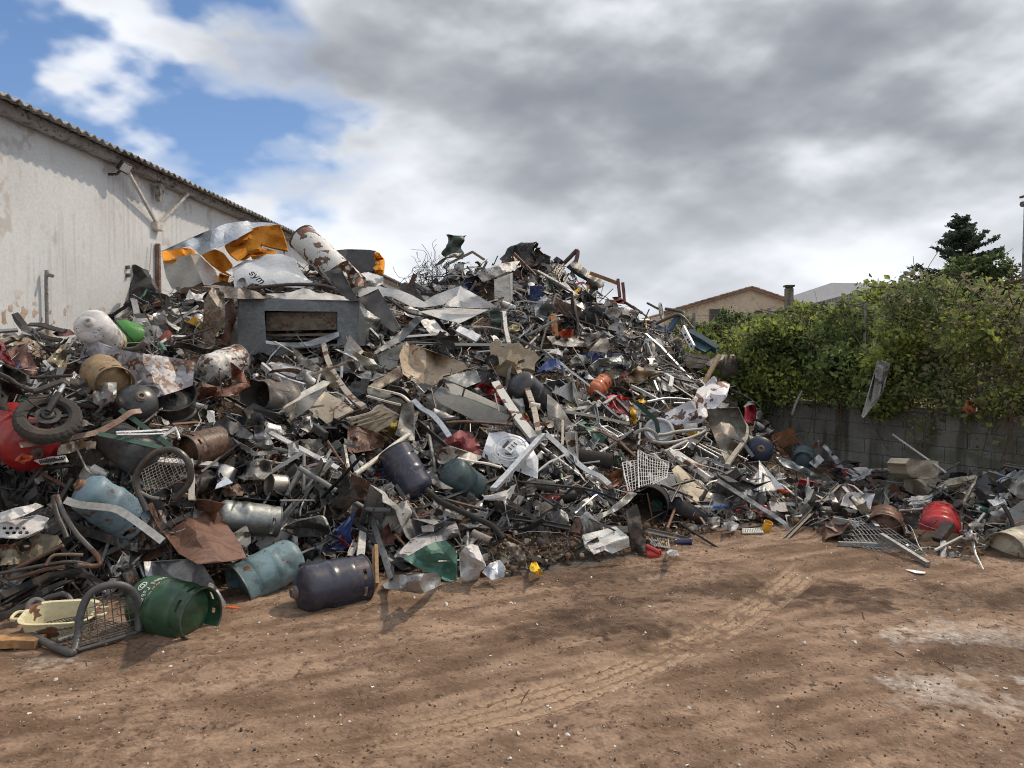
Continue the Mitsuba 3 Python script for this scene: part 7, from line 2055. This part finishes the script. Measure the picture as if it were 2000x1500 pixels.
def mk_wire(r, c, n, Y, cn):
    L = r.uniform(.4, 1.3)
    p, d = c + n * .05, lie(n, r, .6)
    path = [p]
    for _ in range(5):
        d = unit(d + r.normal(size=3) * .45 - n * .15)
        path.append(path[-1] + d * L / 5)
        zz = heap_z(path[-1][0], path[-1][1])
        path[-1][2] = min(max(path[-1][2], zz + .01), zz + .16)
    return tube(path, r.uniform(.004, .008), 5), f"{'short' if L < .7 else 'long'} thin COL wire", 60


def mk_box(r, c, n, Y, cn):
    w, d, h = r.uniform(.06, .22), r.uniform(.05, .16), r.uniform(.03, .10)
    v, f = box(w, d, h, .006)
    v = v + (meshkit.noise(v * 20, r.integers(99))[:, None] - .5) * .03
    return xf((v, f), frame(c + n * r.uniform(0, .07), unit(n + r.normal(size=3) * .6), r.normal(size=3))), f"{'small' if w < .14 else 'dented'} COL metal case", 0


def mk_can(r, c, n, Y, cn):
    R, L = r.uniform(.025, .07), r.uniform(.07, .24)
    v, f = lathe([(1e-4, 0), (R, 0), (R * 1.03, .004), (R, .012)] + [(R, z) for z in np.linspace(.02, L - .012, 5)] + [(R * 1.03, L - .004), (R, L), (R * .9, L - .006), (1e-4, L - .008)], 18)
    v = v * (1 + .35 * (meshkit.noise(v * 16, r.integers(99))[:, None] - .5))
    return xf((v, f), frame(c + n * .05, unit(lie(n, r, .5)), r.normal(size=3))), f"{'small' if L < .14 else 'tall'} crushed COL can", 35


loose('sheet_scrap', 'sheet metal', 'loose crumpled sheets on the scrap pile', 290, mk_sheet)
loose('metal_strip', 'metal strip', 'loose strips on the scrap pile', 90, mk_strip)
loose('metal_bar', 'metal bar', 'loose bars and tubes on the scrap pile', 290, mk_bar)
loose('loose_wire', 'wire', 'loose wires on the scrap pile', 110, mk_wire)
loose('metal_case', 'case', 'loose cases on the scrap pile', 60, mk_box)
loose('crushed_can', 'can', 'crushed cans on the scrap pile', 70, mk_can)


# ------------------------------------------------------------------ what nobody could count: small scrap, rods, rubble, clods
def scatter(key, label, templates, C, Nn, size, cols, smooth=0, tilt=.8, lift=(-.02, .05), keep=True):
    """Many small pieces, each a copy of one of the templates, as one mesh per material."""
    r = np.random.default_rng(zlib.crc32(key.encode()))
    by = {}
    n = len(C)
    for k in range(n):
        pk_ = project(C[k])[0]
        if keep and in_front(pk_, C[k][1] - .05) and r.random() < .985:
            continue
        v, f = templates[r.integers(len(templates))]
        z = unit(Nn[k] + r.normal(size=3) * tilt)
        M = frame(C[k] + Nn[k] * r.uniform(*lift), z, r.normal(size=3))
        mat, c, w = cols[k]
        by.setdefault(mat, []).append((v * size[k] @ M[:3, :3].T + M[:3, 3], f, pack(c, w)))
    for mat, L in by.items():
        vs = np.vstack([a for a, _, _ in L])
        off = np.cumsum([0] + [len(a) for a, _, _ in L[:-1]])
        fs = np.vstack([b + o for (_, b, _), o in zip(L, off)])
        uv = np.vstack([np.tile(c, (len(a), 1)) for a, _, c in L])
        kk = numbered(key)
        emit(kk, (vs, fs), mat, smooth=smooth, uv=uv)
        labels[kk] = {'label': label.replace('MAT', {'paint': 'painted and rusty', 'metal': 'bright metal', 'gloss': 'glossy coloured', 'matte': 'dull plastic', 'wood': 'brown'}[mat]), 'kind': 'stuff'}


r0 = np.random.default_rng(5)
SHARDS = []
for k in range(14):
    SHARDS.append(sheet_local(1, r0.uniform(.3, 1), r0, 4, 4, r0.uniform(.1, .4), r0.integers(0, 3)))
    v = SHARDS[-1][0]
    v -= v.mean(0)
STICKS = []
for k in range(10):
    b = r0.uniform(-.2, .2, 2)
    th = r0.uniform(.008, .030)
    STICKS.append(sweep(np.array([[-.5, 0, 0], [-.1, b[0], b[1] * .5], [.15, b[1], b[0] * .4], [.5, b[0] * .3, 0]]), prof_rect(th, th * r0.uniform(.3, 1))))
LUMPS = []
for k in range(10):
    m = trimesh.creation.icosphere(1, .5)
    v = np.array(m.vertices)
    v = v * r0.uniform(.5, 1, 3) * (1 + .7 * (meshkit.noise(v * 3.1 + k * 7, k)[:, None] - .5))
    LUMPS.append((v, np.array(m.faces)))


def cols_for(q, wear=(.2, .8)):
    out = []
    for k in range(len(q)):
        nm, mat, c = pick(q[k])
        out.append(('paint' if mat == 'gloss' else mat, c, RG.uniform(*wear)))
    return out


fine_w = np.ones(len(VI))
pv = pp[VI, VJ]
fine_w *= np.where((pv[:, 1] > 930) & (pv[:, 0] > 700), 1.7, 1.0) * np.where(pv[:, 1] < 720, 1.2, 1.0)
BENT = [sheet_local(1, r0.uniform(.35, 1), r0, 7, 7, r0.uniform(.12, .45), r0.integers(1, 5)) for _ in range(26)]
C, Nn, q = spots(1500, None, .15)
scatter('crumpled_sheets', 'MAT crumpled sheets and plates, smaller ones, packed all over the pile', BENT, C, Nn, np.exp(RG.normal(-1.85, .38, len(C))).clip(.09, .34) * (.75 + .035 * C[:, 1]), cols_for(q), smooth=0, tilt=.6, lift=(-.05, .07))
C, Nn, q = spots(5200, fine_w, .30)
scatter('small_scrap', 'MAT small scraps filling the gaps all over the pile', SHARDS, C, Nn, np.exp(RG.normal(-2.45, .50, len(C))).clip(.03, .26) * (.75 + .035 * C[:, 1]), cols_for(q), lift=(-.06, .05))
C, Nn, q = spots(5600, np.where(pv[:, 1] < 730, 3.0, 1.0), .22)
scatter('thin_rods', 'MAT rods and strands strewn all over the pile', STICKS, C, Nn, np.exp(RG.normal(-1.30, .50, len(C))).clip(.08, .9), cols_for(q), tilt=.5, lift=(-.02, .08))
low = heap_z(cells[VI, VJ][:, 0], cells[VI, VJ][:, 1]) < .75
C, Nn, q = spots(6200, np.where(low & (pv[:, 0] > 350), 1.0, .12) * np.where(SOIL, 22.0, 1.0))
rub = []
for k in range(len(C)):
    u = RG.random()
    c = np.array((.105, .068, .045)) * RG.uniform(.5, 1.3) if u < .86 else np.array((.36, .31, .25)) * RG.uniform(.6, 1.3) if u < .96 else np.array((.40, .24, .09)) if u < .975 else np.array((.6, .6, .58))
    rub.append(('matte', c, .3))
scatter('rubble', 'earth clods and crumbs of rubble along the foot of the pile', LUMPS, C, Nn, np.exp(RG.normal(-3.85, .50, len(C))).clip(.008, .085), rub, smooth=35, lift=(-.01, .04))
# the yard: crumbs and chips trodden into the dirt, thicker near the pile
n = 9000
gp = []
rg = np.random.default_rng(12)
toe = np.array([ground_at(*q)[:2] for q in TOE])
while len(gp) < n:
    y = 2.05 + 7.0 * rg.random() ** 1.5
    x = rg.uniform(-.75, .75) * y
    ty = np.interp(x, toe[:, 0], toe[:, 1])
    if heap_z(x, y) > .04:
        continue
    if rg.random() < .25 + .75 * math.exp(-abs(ty - y) / .35):
        gp.append((x, y))
gp = np.array(gp)
gi, gj = np.searchsorted(gx, gp[:, 0]), np.searchsorted(gy, gp[:, 1])
C = np.c_[gp, ground_rise[gi, gj]]
gc, gs = [], []
for k in range(n):
    u = rg.random()
    if u < .66: gc.append(('matte', np.array((.13, .085, .056)) * rg.uniform(.5, 1.4), .2)); gs.append(min(math.exp(rg.normal(-4.95, .42)), .014))
    elif u < .90: gc.append(('matte', np.array((.42, .36, .29)) * rg.uniform(.6, 1.3), .2)); gs.append(math.exp(rg.normal(-5.0, .42)))
    elif u < .96: gc.append(('matte', np.array((.66, .64, .60)), .1)); gs.append(math.exp(rg.normal(-4.5, .45)))
    else: gc.append(('paint', np.array((.05, .045, .04)), .5)); gs.append(min(math.exp(rg.normal(-4.6, .45)), .022))
scatter('yard_grit', 'clods, chips and MAT crumbs trodden into the dirt yard', LUMPS + SHARDS[:5], C, np.tile([0, 0, 1.0], (n, 1)), np.array(gs), gc, smooth=35, tilt=.25, lift=(-.001, .003), keep=False)
tw = []
for k in range(26):
    y = rg.uniform(2.2, 5.5); x = rg.uniform(-.65, .65) * y
    if heap_z(x, y) > .0: continue
    a = rg.uniform(0, np.pi); L = rg.uniform(.04, .16)
    d = np.array([math.cos(a), math.sin(a), 0]) * L
    z = ground_rise[np.searchsorted(gx, x), np.searchsorted(gy, y)]
    tw.append(tube([[x, y, z + .004], np.array([x, y, z + .008]) + d * .5 + [0, rg.uniform(-.01, .01), 0], np.array([x, y, z + .004]) + d], rg.uniform(.0015, .003), 5))
emit('twigs', join(tw), 'wood', (.09, .06, .045), .3, 60)
labels['twigs'] = {'label': 'thin dark twigs and wire ends lying on the dirt yard', 'kind': 'stuff'}
